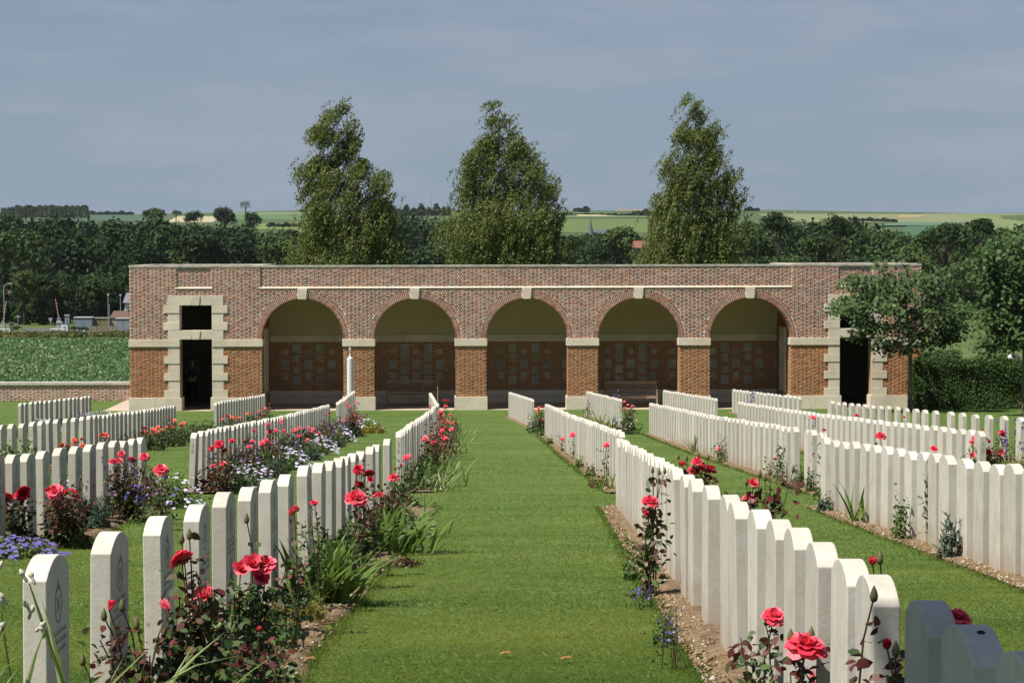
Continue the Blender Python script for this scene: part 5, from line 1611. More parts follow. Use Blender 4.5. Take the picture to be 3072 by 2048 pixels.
def cabin(name, label, x0, x1, y0, y1, Y, wallc, roofc, cat='hut', roof='flat', depth=2.5, door=None):
    a, b = at(x0, y1, Y), at(x1, y1, Y); t = at(x0, y0, Y).z; g0 = ground(Y, a.x)
    root = empty(name, ((a.x+b.x)/2, Y, g0), 0, label, cat)
    w = (b.x-a.x)/2; h = t-g0
    wm = surf(name+'_wall_paint', [tuple(c*.9 for c in wallc), wallc], scale=.8, rough=.7); rm = surf(name+'_roof', [tuple(c*.85 for c in roofc), roofc], scale=1.5, rough=.8)
    m_ = MB()
    if roof == 'flat':
        m_.box(-w, w, 0, depth, -.3, h-.15); m_.build('wall', wm, root)
        m_ = MB(); m_.box(-w-.08, w+.08, -.1, depth+.1, h-.15, h); m_.build('roof', rm, root)
    else:
        e = h*.66
        m_.box(-w, w, 0, depth, -.3, e); m_.build('wall', wm, root)
        m_ = MB(); m_.v += [(-w-.12, -.15, e), (w+.12, -.15, e), (w+.12, depth+.15, e), (-w-.12, depth+.15, e), (-w*.8, depth/2, h), (w*.8, depth/2, h)]
        m_.f += [(0,1,5,4), (1,2,5), (2,3,4,5), (3,0,4), (3,2,1,0)]; m_.m += [0]*5; m_.build('roof', rm, root)
    n = max(2, int(w/.6))
    for i in range(1, n):
        m_ = MB(); xx = -w+2*w*i/n; m_.box(xx-.02, xx+.02, -.02, 0.0, 0.1, (h-.2) if roof == 'flat' else h*.62); m_.build('door_seam' if name != 'house' else 'wall_joint', pmat('seam_shadow_paint', (.10,.11,.12)), root)
    return root
cabin('signal_cabin', 'blue-grey metal signal cabin beside the crossing', 222, 276, 951, 985, 388, (.20,.24,.29), (.45,.46,.47))
cabin('signal_cabin', 'sand-coloured low cabin between the blue cabin and the hut', 277, 324, 953, 985, 390, (.22,.19,.11), (.28,.27,.25))
cabin('hut', 'small hut with a brown hipped roof beside the loggia corner', 331, 386, 933, 985, 392, (.35,.30,.24), (.14,.08,.06), roof='hip', depth=4)
cabin('garage', 'plain blue-grey garage wall beside the loggia corner', 348, 392, 954, 993, 380, (.24,.27,.33), (.4,.4,.4))
cabin('equipment_cabinet', 'white upright electrical cabinet near the white signboard', 195, 207, 944, 985, 386, (.35,.38,.42), (.5,.5,.5), cat='cabinet', depth=.6)
cabin('equipment_box', 'pale box on the white railing beside the barrier foot', 170, 187, 966, 976, 384, (.42,.44,.45), (.45,.45,.45), cat='box', depth=.5)
cabin('equipment_cabinet', 'small grey cabinet right of the left barrier', 28, 40, 967, 982, 386, (.16,.16,.17), (.2,.2,.2), cat='cabinet', depth=.5)
# white signboard with black mark
a = at(194, 995, 378); g0 = ground(378, a.x)
sb = empty('signboard', (a.x, 378, g0), 0, 'leaning white signboard by the roadside with a black squiggle', 'sign')
m_ = MB(); m_.prism([(-.55, .1), (.5, .0), (.5, 1.25), (-.5, 1.45)], 0, .06); m_.build('board', M['white_metal'], sb)
m_ = MB(); m_.tube([(-.25, -.02, 1.0), (.0, -.02, 1.1), (.2, -.02, .95), (.0, -.02, .7), (.2, -.02, .5), (-.1, -.02, .4)], .03, 5); m_.build('black_mark', pmat('black_paint', (.02,.02,.02)), sb)
# marker post with red band
a = at(252.5, 1002, 345); g0 = ground(345, a.x)
mk = empty('marker_post', (a.x, 345, g0), 0, 'short white roadside marker post with a dark red band', 'marker post')
m_ = MB(); m_.box(-.12, .12, -.1, .1, 0, .55); m_.build('lower_part', M['white_metal'], mk); m_ = MB(); m_.box(-.12, .12, -.1, .1, .55, .65); m_.build('red_band', rd, mk); m_ = MB(); m_.box(-.12, .12, -.1, .1, .65, .85); m_.build('head', M['white_metal'], mk)
# railings
def railing(x0, x1, y, Y, label):
    a, b = at(x0, y, Y), at(x1, y, Y); g0 = ground(Y, a.x); root = empty('white_railing', (a.x, Y, g0), 0, label, 'railing')
    L_ = b.x-a.x; h = .55
    m_ = MB(); m_.tube([(0, 0, h), (L_, 0, h)], .06, 6); m_.build('rail', M['white_metal'], root)
    for i in range(3): m_ = MB(); m_.box(L_*i/2-.07, L_*i/2+.07, -.06, .06, -.1, h); m_.build('post', M['white_metal'], root)
railing(152, 186, 981, 383, 'low white railing at the foot of the right barrier')
railing(-6, 29, 983, 383, 'low white railing at the foot of the left barrier')
def fence_wall(x0, x1, yt, Y, label):
    a, b = at(x0, yt, Y), at(x1, yt, Y); g0 = ground(Y, a.x); n = 5; root = empty('panel_fence', (a.x, Y, g0), 0, label, 'fence'); L_ = (b.x-a.x)/n
    fmat = surf('concrete_fence', [(.20,.17,.13), (.28,.24,.19)], scale=1, rough=.9)
    for i in range(n): m_ = MB(); m_.box(L_*i+.06, L_*(i+1)-.06, 0, .06, -.2, b.z-g0); m_.build('panel', fmat, root)
    for i in range(n+1): m_ = MB(); m_.box(L_*i-.06, L_*i+.06, -.03, .09, -.2, b.z-g0+.06); m_.build('post', fmat, root)
fence_wall(272, 352, 978, 378, 'brownish panel fence below the cabins')
def bush(px, y0, y1, w, Y, label, tone, n=900):
    return tree_thing('round_shrub', label, 'shrub', px, y0, y1, w, Y, tone, n, 20)
bush(52, 976, 994, 34, 376, 'small round clipped shrub left of the road', .36)
bush(223, 977, 996, 36, 374, 'rounded shrub left half beside the signboard', .38)
bush(250, 979, 996, 36, 374, 'rounded shrub behind the marker post', .36)
# houses
def house(x0, x1, yr, ye, Y, wallc, roofc, label):
    a, b = at(x0, ye, Y), at(x1, ye, Y); g0 = ground(Y, a.x); zr, ze = at(x0, yr, Y).z-g0, a.z-g0; w = (b.x-a.x)/2
    root = empty('house', ((a.x+b.x)/2, Y, g0), 0, label, 'house'); dpt = 8
    m_ = MB(); m_.box(-w, w, 0, dpt, -1, ze)
    m_.v += []; m_.build('wall', surf('house_render', [tuple(c*.9 for c in wallc), wallc], scale=.5), root)
    m_ = MB(); 
    n = 0
    m_.v += [(-w-.3, -.4, ze-.1), (w+.3, -.4, ze-.1), (w+.3, dpt/2, zr), (-w-.3, dpt/2, zr), (w+.3, dpt+.4, ze-.1), (-w-.3, dpt+.4, ze-.1)]
    m_.f += [(0,1,2,3), (3,2,4,5), (0,3,5), (1,4,2)]; m_.m += [0]*4; rf_ = m_.build('roof', surf('house_roof_tiles', [tuple(c*.8 for c in roofc), roofc], scale=1.2), root)
    m_ = MB(); m_.box(w*.4, w*.4+.6, dpt/2-.3, dpt/2+.3, zr-.8, zr+.9); m_.build('chimney', surf('chimney_brick', [(.3,.2,.15), (.35,.24,.18)]), rf_)
    for i in (-1, 1):
        m_ = MB(); m_.box(i*w*.45-.5, i*w*.45+.5, -.03, .02, ze*.45, ze*.45+1.2); f_ = m_.build('window', M['white_metal'], root)
        m_ = MB(); m_.box(i*w*.45-.4, i*w*.45+.4, -.05, -.03, ze*.45+.1, ze*.45+1.1); m_.build('pane', glass, f_)
house(-20, 58, 872, 892, 465, (.2,.16,.13), (.10,.06,.055), 'long house with a brown-red roof behind the bright lime')
house(226, 241, 876, 900, 462, (.20,.19,.19), (.12,.11,.11), 'narrow grey gable showing between the limes')
house(374, 400, 880, 906, 405, (.42,.40,.38), (.18,.18,.2), 'pale house with white chimney and slate roof behind the loggia corner')
house(1908, 1945, 722, 742, 495, (.3,.27,.24), (.22,.10,.07), 'small house with a red roof left of the third birch')
# church spire
Yc = 1150; a = at(1772, 705, Yc); g0 = ground(Yc, a.x); s_ = Yc/FPX
ch = empty('church', (a.x, Yc, g0), 0, 'village church with a slender slate spire above the trees', 'church')
zs = a.z-g0; slate = surf('grey_slate', [(.07,.085,.11), (.10,.115,.14)], rough=.6); wh = surf('church_lime_wash', [(.45,.44,.42), (.5,.49,.47)])
hb = at(1772, 698, Yc).z-g0; ht = at(1772, 653, Yc).z-g0
m_ = MB(); m_.box(-1.5, 1.5, -1.5, 1.5, -1, hb-.9); m_.build('tower', wh, ch)
m_ = MB(); m_.lathe([(1.9, hb-.9), (1.25, hb+.9), (.55, hb+(ht-hb)*.5), (.12, ht-.6), (.04, ht)], 8); m_.build('spire', slate, ch)
m_ = MB(); m_.tube([(0, 0, ht-.2), (0, 0, ht+1.2)], .05, 5); m_.tube([(-.3, 0, ht+.7), (.3, 0, ht+.7)], .05, 5); m_.build('cross', slate, ch)
m_ = MB(); m_.box(1.5, 14, -3, 3, -1, 5); m_.build('nave', wh, ch)
m_ = MB(); m_.v += [(1.5,-3.4,5),(14.2,-3.4,5),(14.2,0,8.5),(1.5,0,8.5),(14.2,3.4,5),(1.5,3.4,5)]; m_.f += [(0,1,2,3),(3,2,4,5),(1,4,2),(0,3,5)]; m_.m += [0]*4; m_.build('nave_roof', slate, ch)
# pylons on the ridge
def pylon(px, yt, yb, Y, label, arms=((.9, 1.0),)):
    a = at(px, yb, Y); g0 = ground(Y, a.x); h = at(px, yt, Y).z-g0
    root = empty('power_pole', (a.x, Y, g0), 0, label, 'power pole')
    m_ = MB(); m_.tube([(0, 0, -1), (0, 0, h)], [.7, .35], 5); m_.build('mast', M['grey_metal'], root)
    for f_, w_ in arms: m_ = MB(); m_.tube([(-3.2*w_, 0, h*f_), (3.2*w_, 0, h*f_)], .3, 5); m_.build('cross_arm', M['grey_metal'], root)
pylon(1773, 596, 634, 2900, 'slender power pole on the ridge above the church spire', ((.98, .9),))
pylon(1293, 585, 618, 2600, 'slender power pole above the pine copse', ((.97, .8),))
pylon(2385, 618, 655, 2500, 'two-armed power pole on the ridge right of the third birch', ((.96, .8), (.85, .8)))
pylon(3003, 860, 900, 470, 'grey lamp mast seen through the right maple', ((.99, .1),))
# spoil heap
a0, a1 = at(1842, 633, 3150), at(1928, 633, 3150)
m_ = MB(); N_ = 16
for i in range(N_):
    x0 = a0.x+(a1.x-a0.x)*i/N_; x1 = a0.x+(a1.x-a0.x)*(i+1)/N_; hgt = 2.6*abs(math.sin(i*1.9))**.5+1.0
    m_.v += [(x0-.5, 3144, a0.z-3), (x1+.5, 3144, a0.z-3), (x1+.5, 3156, a0.z-3), (x0-.5, 3156, a0.z-3), ((x0+x1)/2, 3150, a0.z+hgt)]
    n_ = 5*i; m_.f += [(n_, n_+1, n_+4), (n_+1, n_+2, n_+4), (n_+2, n_+3, n_+4), (n_+3, n_, n_+4)]; m_.m += [0]*4
tag(m_.build('earth_mound', surf('orange_earth', [(.32,.17,.10), (.38,.22,.13)], scale=.02), None), 'low orange-brown earth mound on the skyline left of the third birch', 'earth mound')
# ================================================================== THE FLOWER BEDS
rf = random.Random(99)
gf = np.random.default_rng(99)
M['petal'] = leafmat('rose_petal', [(.70,.035,.075), (.82,.070,.125), (.89,.13,.19), (.93,.24,.29)], rough=.45, trans=.25, spec=.3)
M['petal_deep'] = leafmat('deep_red_petal', [(.45,.010,.028), (.60,.018,.045), (.72,.04,.085)], rough=.45, trans=.25, spec=.3)
M['petal_coral'] = leafmat('coral_petal', [(.78,.08,.05), (.86,.14,.075), (.92,.26,.15)], rough=.5, trans=.25, spec=.3)
M['rose_leaf'] = leafmat('rose_leaf', [(.028,.062,.018), (.046,.090,.026), (.068,.118,.036), (.095,.15,.046), (.10,.050,.028), (.055,.10,.026)], rough=.5, trans=.25, spec=.3)
M['red_leaf'] = leafmat('young_red_leaf', [(.060,.020,.018), (.12,.032,.028), (.15,.045,.030), (.08,.065,.028), (.05,.078,.024), (.06,.10,.03)], rough=.5, trans=.25, spec=.3)
M['stem'] = surf('green_brown_stem', [(.05,.06,.022), (.10,.07,.035)], scale=20, rough=.6)
M['blade_green'] = leafmat('iris_leaf', [(.09,.17,.030), (.125,.215,.040), (.17,.26,.055), (.25,.31,.09)], rough=.5, trans=.5, spec=.3)
M['blade_cream'] = leafmat('cream_leaf_margin', [(.32,.36,.20), (.42,.45,.28), (.30,.36,.14)], rough=.45, trans=.35, spec=.35)
M['herb'] = leafmat('low_herb_leaf', [(.05,.10,.020), (.080,.14,.030), (.11,.18,.042), (.16,.22,.06)], rough=.5, trans=.3, spec=.3)
M['grey_herb'] = leafmat('grey_green_needles', [(.05,.085,.055), (.075,.11,.075), (.10,.14,.09)], rough=.6, trans=.3, spec=.2)
M['yellow_herb'] = leafmat('yellow_sedum', [(.20,.16,.025), (.30,.24,.04), (.16,.17,.04), (.36,.28,.06)], rough=.6, trans=.3, spec=.2)
M['lilac'] = leafmat('lilac_daisy', [(.50,.45,.64), (.62,.57,.74), (.70,.67,.78)], rough=.6, trans=.3, spec=.2)
M['violet'] = leafmat('violet_bloom', [(.12,.10,.32), (.17,.14,.40), (.24,.21,.48)], rough=.6, trans=.3, spec=.2)
M['bud'] = surf('green_bud', [(.10,.13,.04), (.16,.12,.06)], scale=30, rough=.5)
M['straw'] = surf('dry_papery_pod', [(.40,.36,.27), (.58,.54,.44)], scale=30, rough=.8)

def bloom_mesh(mat, layers, seed, nv=3, nu=3):
    r = random.Random(seed); V = []; F = []
    for li, (n, L_, W, phi0, curl) in enumerate(layers):
        for i in range(n):
            az = 2*math.pi*(i+.5*(li % 2)+r.uniform(-.12, .12))/n
            L1 = L_*r.uniform(.88, 1.1); ph = phi0+r.uniform(-.1, .1); b = len(V)
            for a in range(nv+1):
                v = a/nv
                phi = ph + curl*v*v
                rad = .004+L1*v*math.sin(ph+curl*v*v*.5); zz = L1*v*math.cos(ph+curl*v*v*.6)
                w = W*(.30+.95*math.sin(math.pi*min(1, .12+.62*v)))*(1-.25*(v > .95))
                for c in range(nu+1):
                    u = -1+2*c/nu
                    x = rad - abs(u)**2*W*.35*(1-v*.9); y = u*w/2; z = zz + abs(u)**2*.004 + (r.uniform(-.002, .002) if a else 0)
                    if a == nv: z -= (1-abs(u))*(-.003)+r.uniform(0, .003); x += r.uniform(-.002, .003)
                    V.append((x*math.cos(az)-y*math.sin(az), x*math.sin(az)+y*math.cos(az), z))
            for a in range(nv):
                for c in range(nu):
                    q = b+a*(nu+1)+c; F.append((q, q+1, q+nu+2, q+nu+1))
    return np_mesh('rose_bloom', V, F, mat, smooth=True)
FULL = [(4, .026, .020, .10, -.1), (5, .032, .027, .38, .25), (6, .038, .034, .72, .5), (7, .043, .038, 1.05, .7), (7, .045, .040, 1.35, .6)]
HALF = [(3, .034, .024, .06, -.1), (4, .038, .030, .25, .25), (5, .042, .034, .55, .6)]
CUP = [(3, .030, .018, .05, -.1), (4, .032, .022, .16, .1)]
FARB = [(3, .028, .03, .2, .1), (5, .040, .045, .75, .5), (6, .044, .046, 1.25, .5)]
BL = {}
for mk, mt in (('p', M['petal']), ('d', M['petal_deep']), ('c', M['petal_coral'])):
    BL[mk] = [bloom_mesh(mt, FULL, 1), bloom_mesh(mt, FULL, 2), bloom_mesh(mt, HALF, 3)]
    BL[mk+'b'] = [bloom_mesh(mt, CUP, 5)]
    BL[mk+'f'] = [bloom_mesh(mt, FARB, 6, 2, 1), bloom_mesh(mt, FARB, 7, 2, 1)]
_b = MB(); _b.lathe([(.0, -.012), (.007, -.008), (.009, .002), (.006, .014), (.0015, .024), (0, .026)], 8); BUD = _b.mesh('bud', M['bud'], True)
LEAF6 = np.array([(0, -1.0), (.5, -.45), (.55, .2), (0, 1.0), (-.55, .2), (-.5, -.45)])
def leaf_shapes(P, N, U, size, mat, name, parent, shape=LEAF6):
    n = len(P)
    U = U-(U*N).sum(1)[:, None]*N; U /= np.linalg.norm(U, axis=1)[:, None]+1e-9; W = np.cross(N, U)
    sz = (size*gf.uniform(.65, 1.25, n))[:, None]
    V = P[:, None]+shape[None, :, :1]*(W*sz*.5)[:, None]+shape[None, :, 1:]*(U*sz*.5)[:, None]
    V = V - N[:, None]*(abs(shape[:, 1])**2)[None, :, None]*(sz[:, None]*.12)
    k = len(shape)
    o = meshobj(name, np_mesh(name, V.reshape(-1, 3), np.arange(n)[:, None]*k+np.arange(k)[None], mat), parent); o['kind'] = 'stuff'
    return o

def fit(key):
    k = np.polyfit(ROWFIT[key][:, 1], ROWFIT[key][:, 0], 1); return k
def bedY(key, px, off, py=1400):
    a = ray(px, py)[0]; k, c = fit(key)
    return (c+off)/(a-k)
ROSES_GROUP = 'roses in the flower beds'
def rose(key, pts, label, kind='p', off=.32, leafmat_=None, nleaf=None, leaf=.05, buds=(), far=None, bs=1.0, Y=None, spray=4, dense=1.0, hmax=None):
    """pts: bloom centres in photograph pixels, on the bed line of a row"""
    Ys = [Y or bedY(key, px, off, py) for px, py in pts]
    Ym = sum(Ys)/len(Ys)
    Ys = [Ym+max(-.35, min(.35, (y-Ym)))+rf.uniform(-.05, .05) for y in Ys]
    W = [at(px, py, y) for (px, py), y in zip(pts, Ys)]
    k, c = fit(key)
    cxm = sum(w.x for w in W)/len(W)
    g0 = ground(Ym)
    bx = k*Ym+c+off if Y is None else cxm
    root = empty('rose_bush', (bx, Ym, g0), 0, label, 'rose bush', ROSES_GROUP)
    o = Vector((bx, Ym, g0))
    far = Ym > 26 if far is None else far
    st = MB(); LP = []; LD = []
    W = [w-o for w in W]
    for w in W:
        w.z = max(w.z, .12)
    B = [at(px, py, Ym)-o for px, py in buds]
    top = max([w.z for w in W]+[.35])
    targets = [(w, 'bloom') for w in W]+[(b, 'bud') for b in B]
    for _ in range(spray if not far else max(1, spray//2)):
        a = rf.uniform(0, 6.28); r_ = rf.uniform(.05, .24)*(.35 if off < 0 else .5 if key == 'LB' else 1)
        cw = rf.choice(W)
        targets.append((Vector((cw.x*.6+r_*math.cos(a), cw.y*.6+r_*math.sin(a), top*rf.uniform(.5, .95))), 'tip'))
    for t, kk in targets:
        base = Vector((rf.uniform(-.05, .05)+t.x*.25, rf.uniform(-.05, .05), 0))
        mid = base.lerp(t, .55)+Vector((rf.uniform(-.04, .04), rf.uniform(-.04, .04), .03))
        if not far: st.tube([base, base.lerp(mid, .5)+Vector((.01, 0, .01)), mid, mid.lerp(t, .6)+Vector((rf.uniform(-.01, .01), 0, .01)), t], [.006, .005, .0038, .003, .0026], 5, cap=False)
        else: st.tube([base, mid, t], [.007, .006, .004], 3, cap=False)
        n = int((40 if not far else 20)*dense*(1.35 if kk == 'tip' else 1))
        for i in range(n):
            u = rf.random()**.8*.93
            p = base.lerp(mid, u/.55) if u < .55 else mid.lerp(t, (u-.55)/.45)
            sp = (.030+.040*(1-u)) if not far else (.055+.05*(1-u))
            LP.append(p+Vector((rf.gauss(0, sp), rf.gauss(0, sp), rf.gauss(0, sp*.6)))); LD.append(u)
    st.build('stems', M['stem'], root)
    P = np.array([tuple(p) for p in LP]); P[:, 2] = np.maximum(P[:, 2], .02); n = len(P)
    N = gf.normal(size=(n, 3))*.55; N[:, 2] += .8; N[:, 1] -= .25; N /= np.linalg.norm(N, axis=1)[:, None]
    U = gf.normal(size=(n, 3)); U[:, 2] -= .4
    up = np.array(LD) > .62
    lm = leafmat_ or M['rose_leaf']
    if (~up).sum(): leaf_shapes(P[~up], N[~up], U[~up], leaf*(1.25 if far else 1), lm, 'foliage', root)
    if up.sum(): leaf_shapes(P[up], N[up], U[up], leaf*.85*(1.25 if far else 1), M['red_leaf'] if rf.random() < .7 else lm, 'young_foliage', root)
    for i, w in enumerate(W):
        me = rf.choice(BL[kind+('f' if far else '')]) if not isinstance(kind, dict) else None
        b = meshobj('rose_bloom', me, root, w)
        s = bs*rf.uniform(.74, 1.02); b.scale = (s, s, s)
        b.rotation_euler = (R(rf.uniform(5, 50)), R(rf.uniform(-25, 25)), rf.uniform(0, 6.28)) if rf.random() < .5 else (R(rf.uniform(20, 60)), 0, rf.uniform(-.5, .5))
    for b_ in B:
        b = meshobj('bud', BUD, root, b_); b.scale = (1.3, 1.3, 1.3)
    return root
def strips(specs, mats, name, parent, cream=False):
    """specs: (base, dir azimuth, length, width, lean, droop)"""
    mb = MB()
    for (b, az, L_, w, lean, droop) in specs:
        n = 6; pts = []
        for i in range(n+1):
            t = i/n
            r_ = L_*(math.sin(lean)*t + droop*t*t*.55); z = L_*(math.cos(lean)*t - droop*t*t*t*.55)
            pts.append(Vector((b[0]+r_*math.cos(az), b[1]+r_*math.sin(az), max(.01, b[2]+z))))
        sd = Vector((-math.sin(az), math.cos(az), 0)); tw = rf.uniform(-.9, .9); sd = sd*math.cos(tw)+Vector((math.cos(az), math.sin(az), 0))*math.sin(tw)
        ws = [w*(.75+.45*math.sin(math.pi*min(1, i/n*1.1)))*(1-(i/n)**3)+.0006 for i in range(n+1)]
        nn = len(mb.v)
        if cream:
            for p, q in zip(pts, ws):
                for f_ in (-.5, .12, .5): mb.v.append(tuple(p+sd*q*f_))
            for i in range(n):
                a = nn+3*i
                mb.f.append((a, a+1, a+4, a+3)); mb.m.append(0); mb.f.append((a+1, a+2, a+5, a+4)); mb.m.append(1)
        else:
            for p, q in zip(pts, ws):
                mb.v.append(tuple(p-sd*q/2)); mb.v.append(tuple(p+sd*q/2))
            for i in range(n):
                a = nn+2*i; mb.f.append((a, a+1, a+3, a+2)); mb.m.append(0)
    return mb.build(name, mats, parent)
def iris(X, Y, label, n=22, L_=.55, w=.024, cream=False, spread=.12, separate=False, lean=(.1, .75), bias=0.0, droop=(.1, .7), cat='iris clump'):
    root = empty('iris_clump', (X, Y, ground(Y)), 0, label, cat, 'sword-leaved clumps in the flower beds')
    sp = []
    for i in range(n):
        az = rf.uniform(0, 6.28) if rf.random() > bias else rf.uniform(-1.1, .9)
        sp.append(((rf.gauss(0, spread), rf.gauss(0, spread*.8), 0), az, L_*rf.uniform(.6, 1.15), w*rf.uniform(.7, 1.2), rf.uniform(*lean), rf.uniform(*droop)))
    mats = [M['blade_green'], M['blade_cream']] if cream else [M['blade_green']]
    if separate:
        for s in sp: strips([s], mats, 'leaf', root, cream)
    else: strips(sp, mats, 'foliage', root, cream)
    return root
def cushion(X, Y, label, rx=.22, h=.2, mat='herb', n=700, leaf=.022, flowers=None, nf=40, fs=.028, cat='low plant', group='low plants in the flower beds', name='low_plant', grassy=False):
    root = empty(name, (X, Y, ground(Y)), 0, label, cat, group)
    d = unit(n, gf); d[:, 2] = abs(d[:, 2]); r = gf.uniform(.45, 1.0, n)[:, None]
    wob = 1+.22*np.sin(d[:, 0]*7+X*9)+.18*np.sin(d[:, 1]*9+Y)
    P = d*r*wob[:, None]*np.array([rx, rx*.9, h]); P[:, 2] += .01
    N = d+gf.normal(size=(n, 3))*.6; N /= np.linalg.norm(N, axis=1)[:, None]
    if grassy:
        U = d+np.array([0, 0, .6]); leaf_shapes(P, N, U, leaf*2.2, M[mat], 'foliage', root, LEAF6*np.array([.28, 1]))
    else: leaf_shapes(P, N, gf.normal(size=(n, 3)), leaf, M[mat], 'foliage', root)
    if flowers:
        nf = int(nf*1.8); d = unit(nf, gf); d[:, 2] = abs(d[:, 2]); P = d*gf.uniform(.95, 1.25, nf)[:, None]*np.array([rx, rx*.9, h*1.05])
        N = d*.4+np.array([0, -.25, .9]); N /= np.linalg.norm(N, axis=1)[:, None]
        oct_ = np.array([(math.cos(a), math.sin(a)) for a in np.linspace(0, 2*math.pi, 8, endpoint=False)])
        leaf_shapes(P, N, gf.normal(size=(nf, 3)), fs, M[flowers], 'flowers', root, oct_)
        st = MB()
        for p in P[::2]: st.tube([(p[0]*.4, p[1]*.4, 0), tuple(p)], .0016, 3, cap=False)
        st.build('stems', M['stem'], root)
    return root
def spikes(X, Y, label, h=.5, rx=.15, n=9, col='violet', per=16, fs=.022):
    """upright flower spikes"""
    root = empty('flower_spikes', (X, Y, ground(Y)), 0, label, 'flowering plant', 'blue and violet flowers in the beds')
    st = MB(); P = []
    for i in range(n):
        b = Vector((rf.gauss(0, rx*.5), rf.gauss(0, rx*.5), 0)); t = b+Vector((rf.gauss(0, rx*.5), rf.gauss(0, rx*.4), h*rf.uniform(.65, 1.1)))
        st.tube([b, b.lerp(t, .5)+Vector((.01, 0, 0)), t], [.003, .0025, .002], 4, cap=False)
        for k_ in range(per):
            u = rf.uniform(.5, 1.02); P.append(b.lerp(t, u)+Vector((rf.gauss(0, .014), rf.gauss(0, .014), 0)))
    st.build('stems', M['stem'], root)
    P = [q for q in P if rf.random() < .6]; P = np.array([tuple(p) for p in P]); n = len(P)
    N = unit(n, gf); N[:, 1] -= .4; N /= np.linalg.norm(N, axis=1)[:, None]
    leaf_shapes(P, N, gf.normal(size=(n, 3)), fs*.8, M[col], 'flowers', root, np.array([(math.cos(a), math.sin(a)) for a in np.linspace(0, 2*math.pi, 6, endpoint=False)]))
    m = 110; Pl = np.stack([gf.normal(size=m)*rx*.6, gf.normal(size=m)*rx*.6, gf.random(m)*h*.55], 1); Nl = unit(m, gf)
    leaf_shapes(Pl, Nl, gf.normal(size=(m, 3))-[0, 0, .5], .04 if rx > .12 else .018, M['herb'], 'foliage', root)
    return root
def bx_(key, Y, off): k, c = fit(key); return k*Y+c+off

# ---- near row left of the path
def stalk(pts, pods, Y, label):
    o = at(pts[0][0], pts[0][1], Y); g0 = ground(Y); base = Vector((o.x, Y, g0))
    root = empty('iris_stalk', base, 0, label, 'seed stalk', 'withered iris stalks at the lower left')
    P = [at(px, py, Y)-base for px, py in pts]
    P = [Vector((P[0].x, 0, 0))]+P
    mb = MB(); mb.tube(P, [.0055]*(len(P)-2)+[.0035, .002], 6); mb.build('stem', M['blade_green'], root)
    for px, py in pods:
        p = at(px, py, Y)-base
        m_ = MB(); m_.lathe([(.002, -.020), (.006, -.014), (.004, .0), (.008, .008), (.010, .013), (.004, .022), (.001, .026)], 7)
        q_ = m_.build('withered_flower', M['straw'], root, p, smooth=True); q_.rotation_euler = (rf.uniform(-.5, .5), rf.uniform(-.9, .9), 0)
    return root
stalk([(215, 2250), (190, 2048), (158, 1960), (125, 1860), (105, 1800), (88, 1750)], [(72, 1728), (98, 1735), (84, 1822), (92, 1838), (120, 1880), (128, 1895)], 6.95, 'withered iris stalk leaning before the nearest left headstone')
stalk([(36, 2250), (33, 2048), (14, 1920), (4, 1830)], [(12, 1798), (6, 1812), (4, 1885), (-2, 1705)], 6.9, 'withered iris stalk at the very left edge')
iris(-1.30, 7.05, 'cream-edged iris leaves in front of the nearest left headstone', 24, .80, .030, True, .14, True, (.05, .6), .5, (.1, .6))
iris(-1.60, 6.80, 'cream-edged iris leaves at the lower left corner', 16, .74, .026, True, .14, True, (.05, .5), .2, (.1, .5))
rose('LB', [(327, 1829), (508, 1827)], 'low dark-leaved rose with two small red blooms before the second headstone', 'pb', Y=8.05, buds=[(366, 1822), (312, 1850), (410, 1876), (248, 1985)], spray=7, leaf=.042, bs=1.25, leafmat_=M['red_leaf'])
rose('LB', [(545, 1676), (617, 1793)], 'rose bush with two large pink-red blooms between third and fourth headstones', 'p', Y=8.9, buds=[(568, 1608), (545, 1620), (555, 1840)], spray=9, leaf=.05, bs=1.28, dense=1.2)
rose('LB', [(722, 1712), (757, 1697), (790, 1696), (782, 1737)], 'rose bush with a cluster of four pink-red blooms beside the green iris', 'p', Y=9.7, buds=[(740, 1560)], spray=6, leaf=.05, bs=1.15, leafmat_=M['rose_leaf'], dense=.95)
rose('LB', [(780, 1890)], 'sprawling dark-leaved rose low at the bed edge', 'pb', Y=9.4, spray=6, leaf=.045, dense=1.0)
for (px, py, lab) in ((480, 2040, 'jagged green leaves at the bed edge lower left'), (640, 2010, 'jagged green leaves below the clustered roses'), (720, 2035, 'jagged pale green leaves by the soil at the lower edge')):
    Y = bedY('LB', px, .35 if px < 600 else .55, py); cushion(at(px, py, Y).x, Y, lab, .20, .22, 'herb', 520, .05)
_p = land(945, 1818)
iris(_p.x, _p.y, 'tall clump of broad plain green iris leaves', 100, .52, .038, False, .12, True, (.05, .9), .45, (.05, .45))
_p = land(880, 1875)
cushion(_p.x, _p.y, 'yellow-flowering sedum cushion at the soil edge', .24, .15, 'yellow_herb', 1300, .016, grassy=True)
cushion(bx_('LB', 8.6, -.12), 8.6, 'yellow sedum glimpsed between the third and fourth headstones', .12, .22, 'yellow_herb', 500, .016)
_p = land(985, 1750)
cushion(_p.x, _p.y,  'fine grassy green tuft right of the iris', .17, .18, 'herb', 700, .06, grassy=True)
_p = land(1040, 1700)
cushion(_p.x, _p.y,  'spreading grassy tuft with thin leaves before the cream-edged iris', .20, .18, 'herb', 900, .06, grassy=True)
rose('LB', [(883, 1532)], 'single small red rose seen past the sixth headstone', 'p', Y=12.9, spray=3, leaf=.045)
rose('LB', [(945, 1517)], 'pointed pink rose before the headstone after the gap', 'p', spray=2, leaf=.045, off=.3, leafmat_=M['rose_leaf'])
rose('LB', [(1068, 1495)], 'largest pink rose bloom of the middle bed above striped leaves', 'p', off=.42, spray=1, bs=1.6, leaf=.045)
_p = land(1150, 1615)
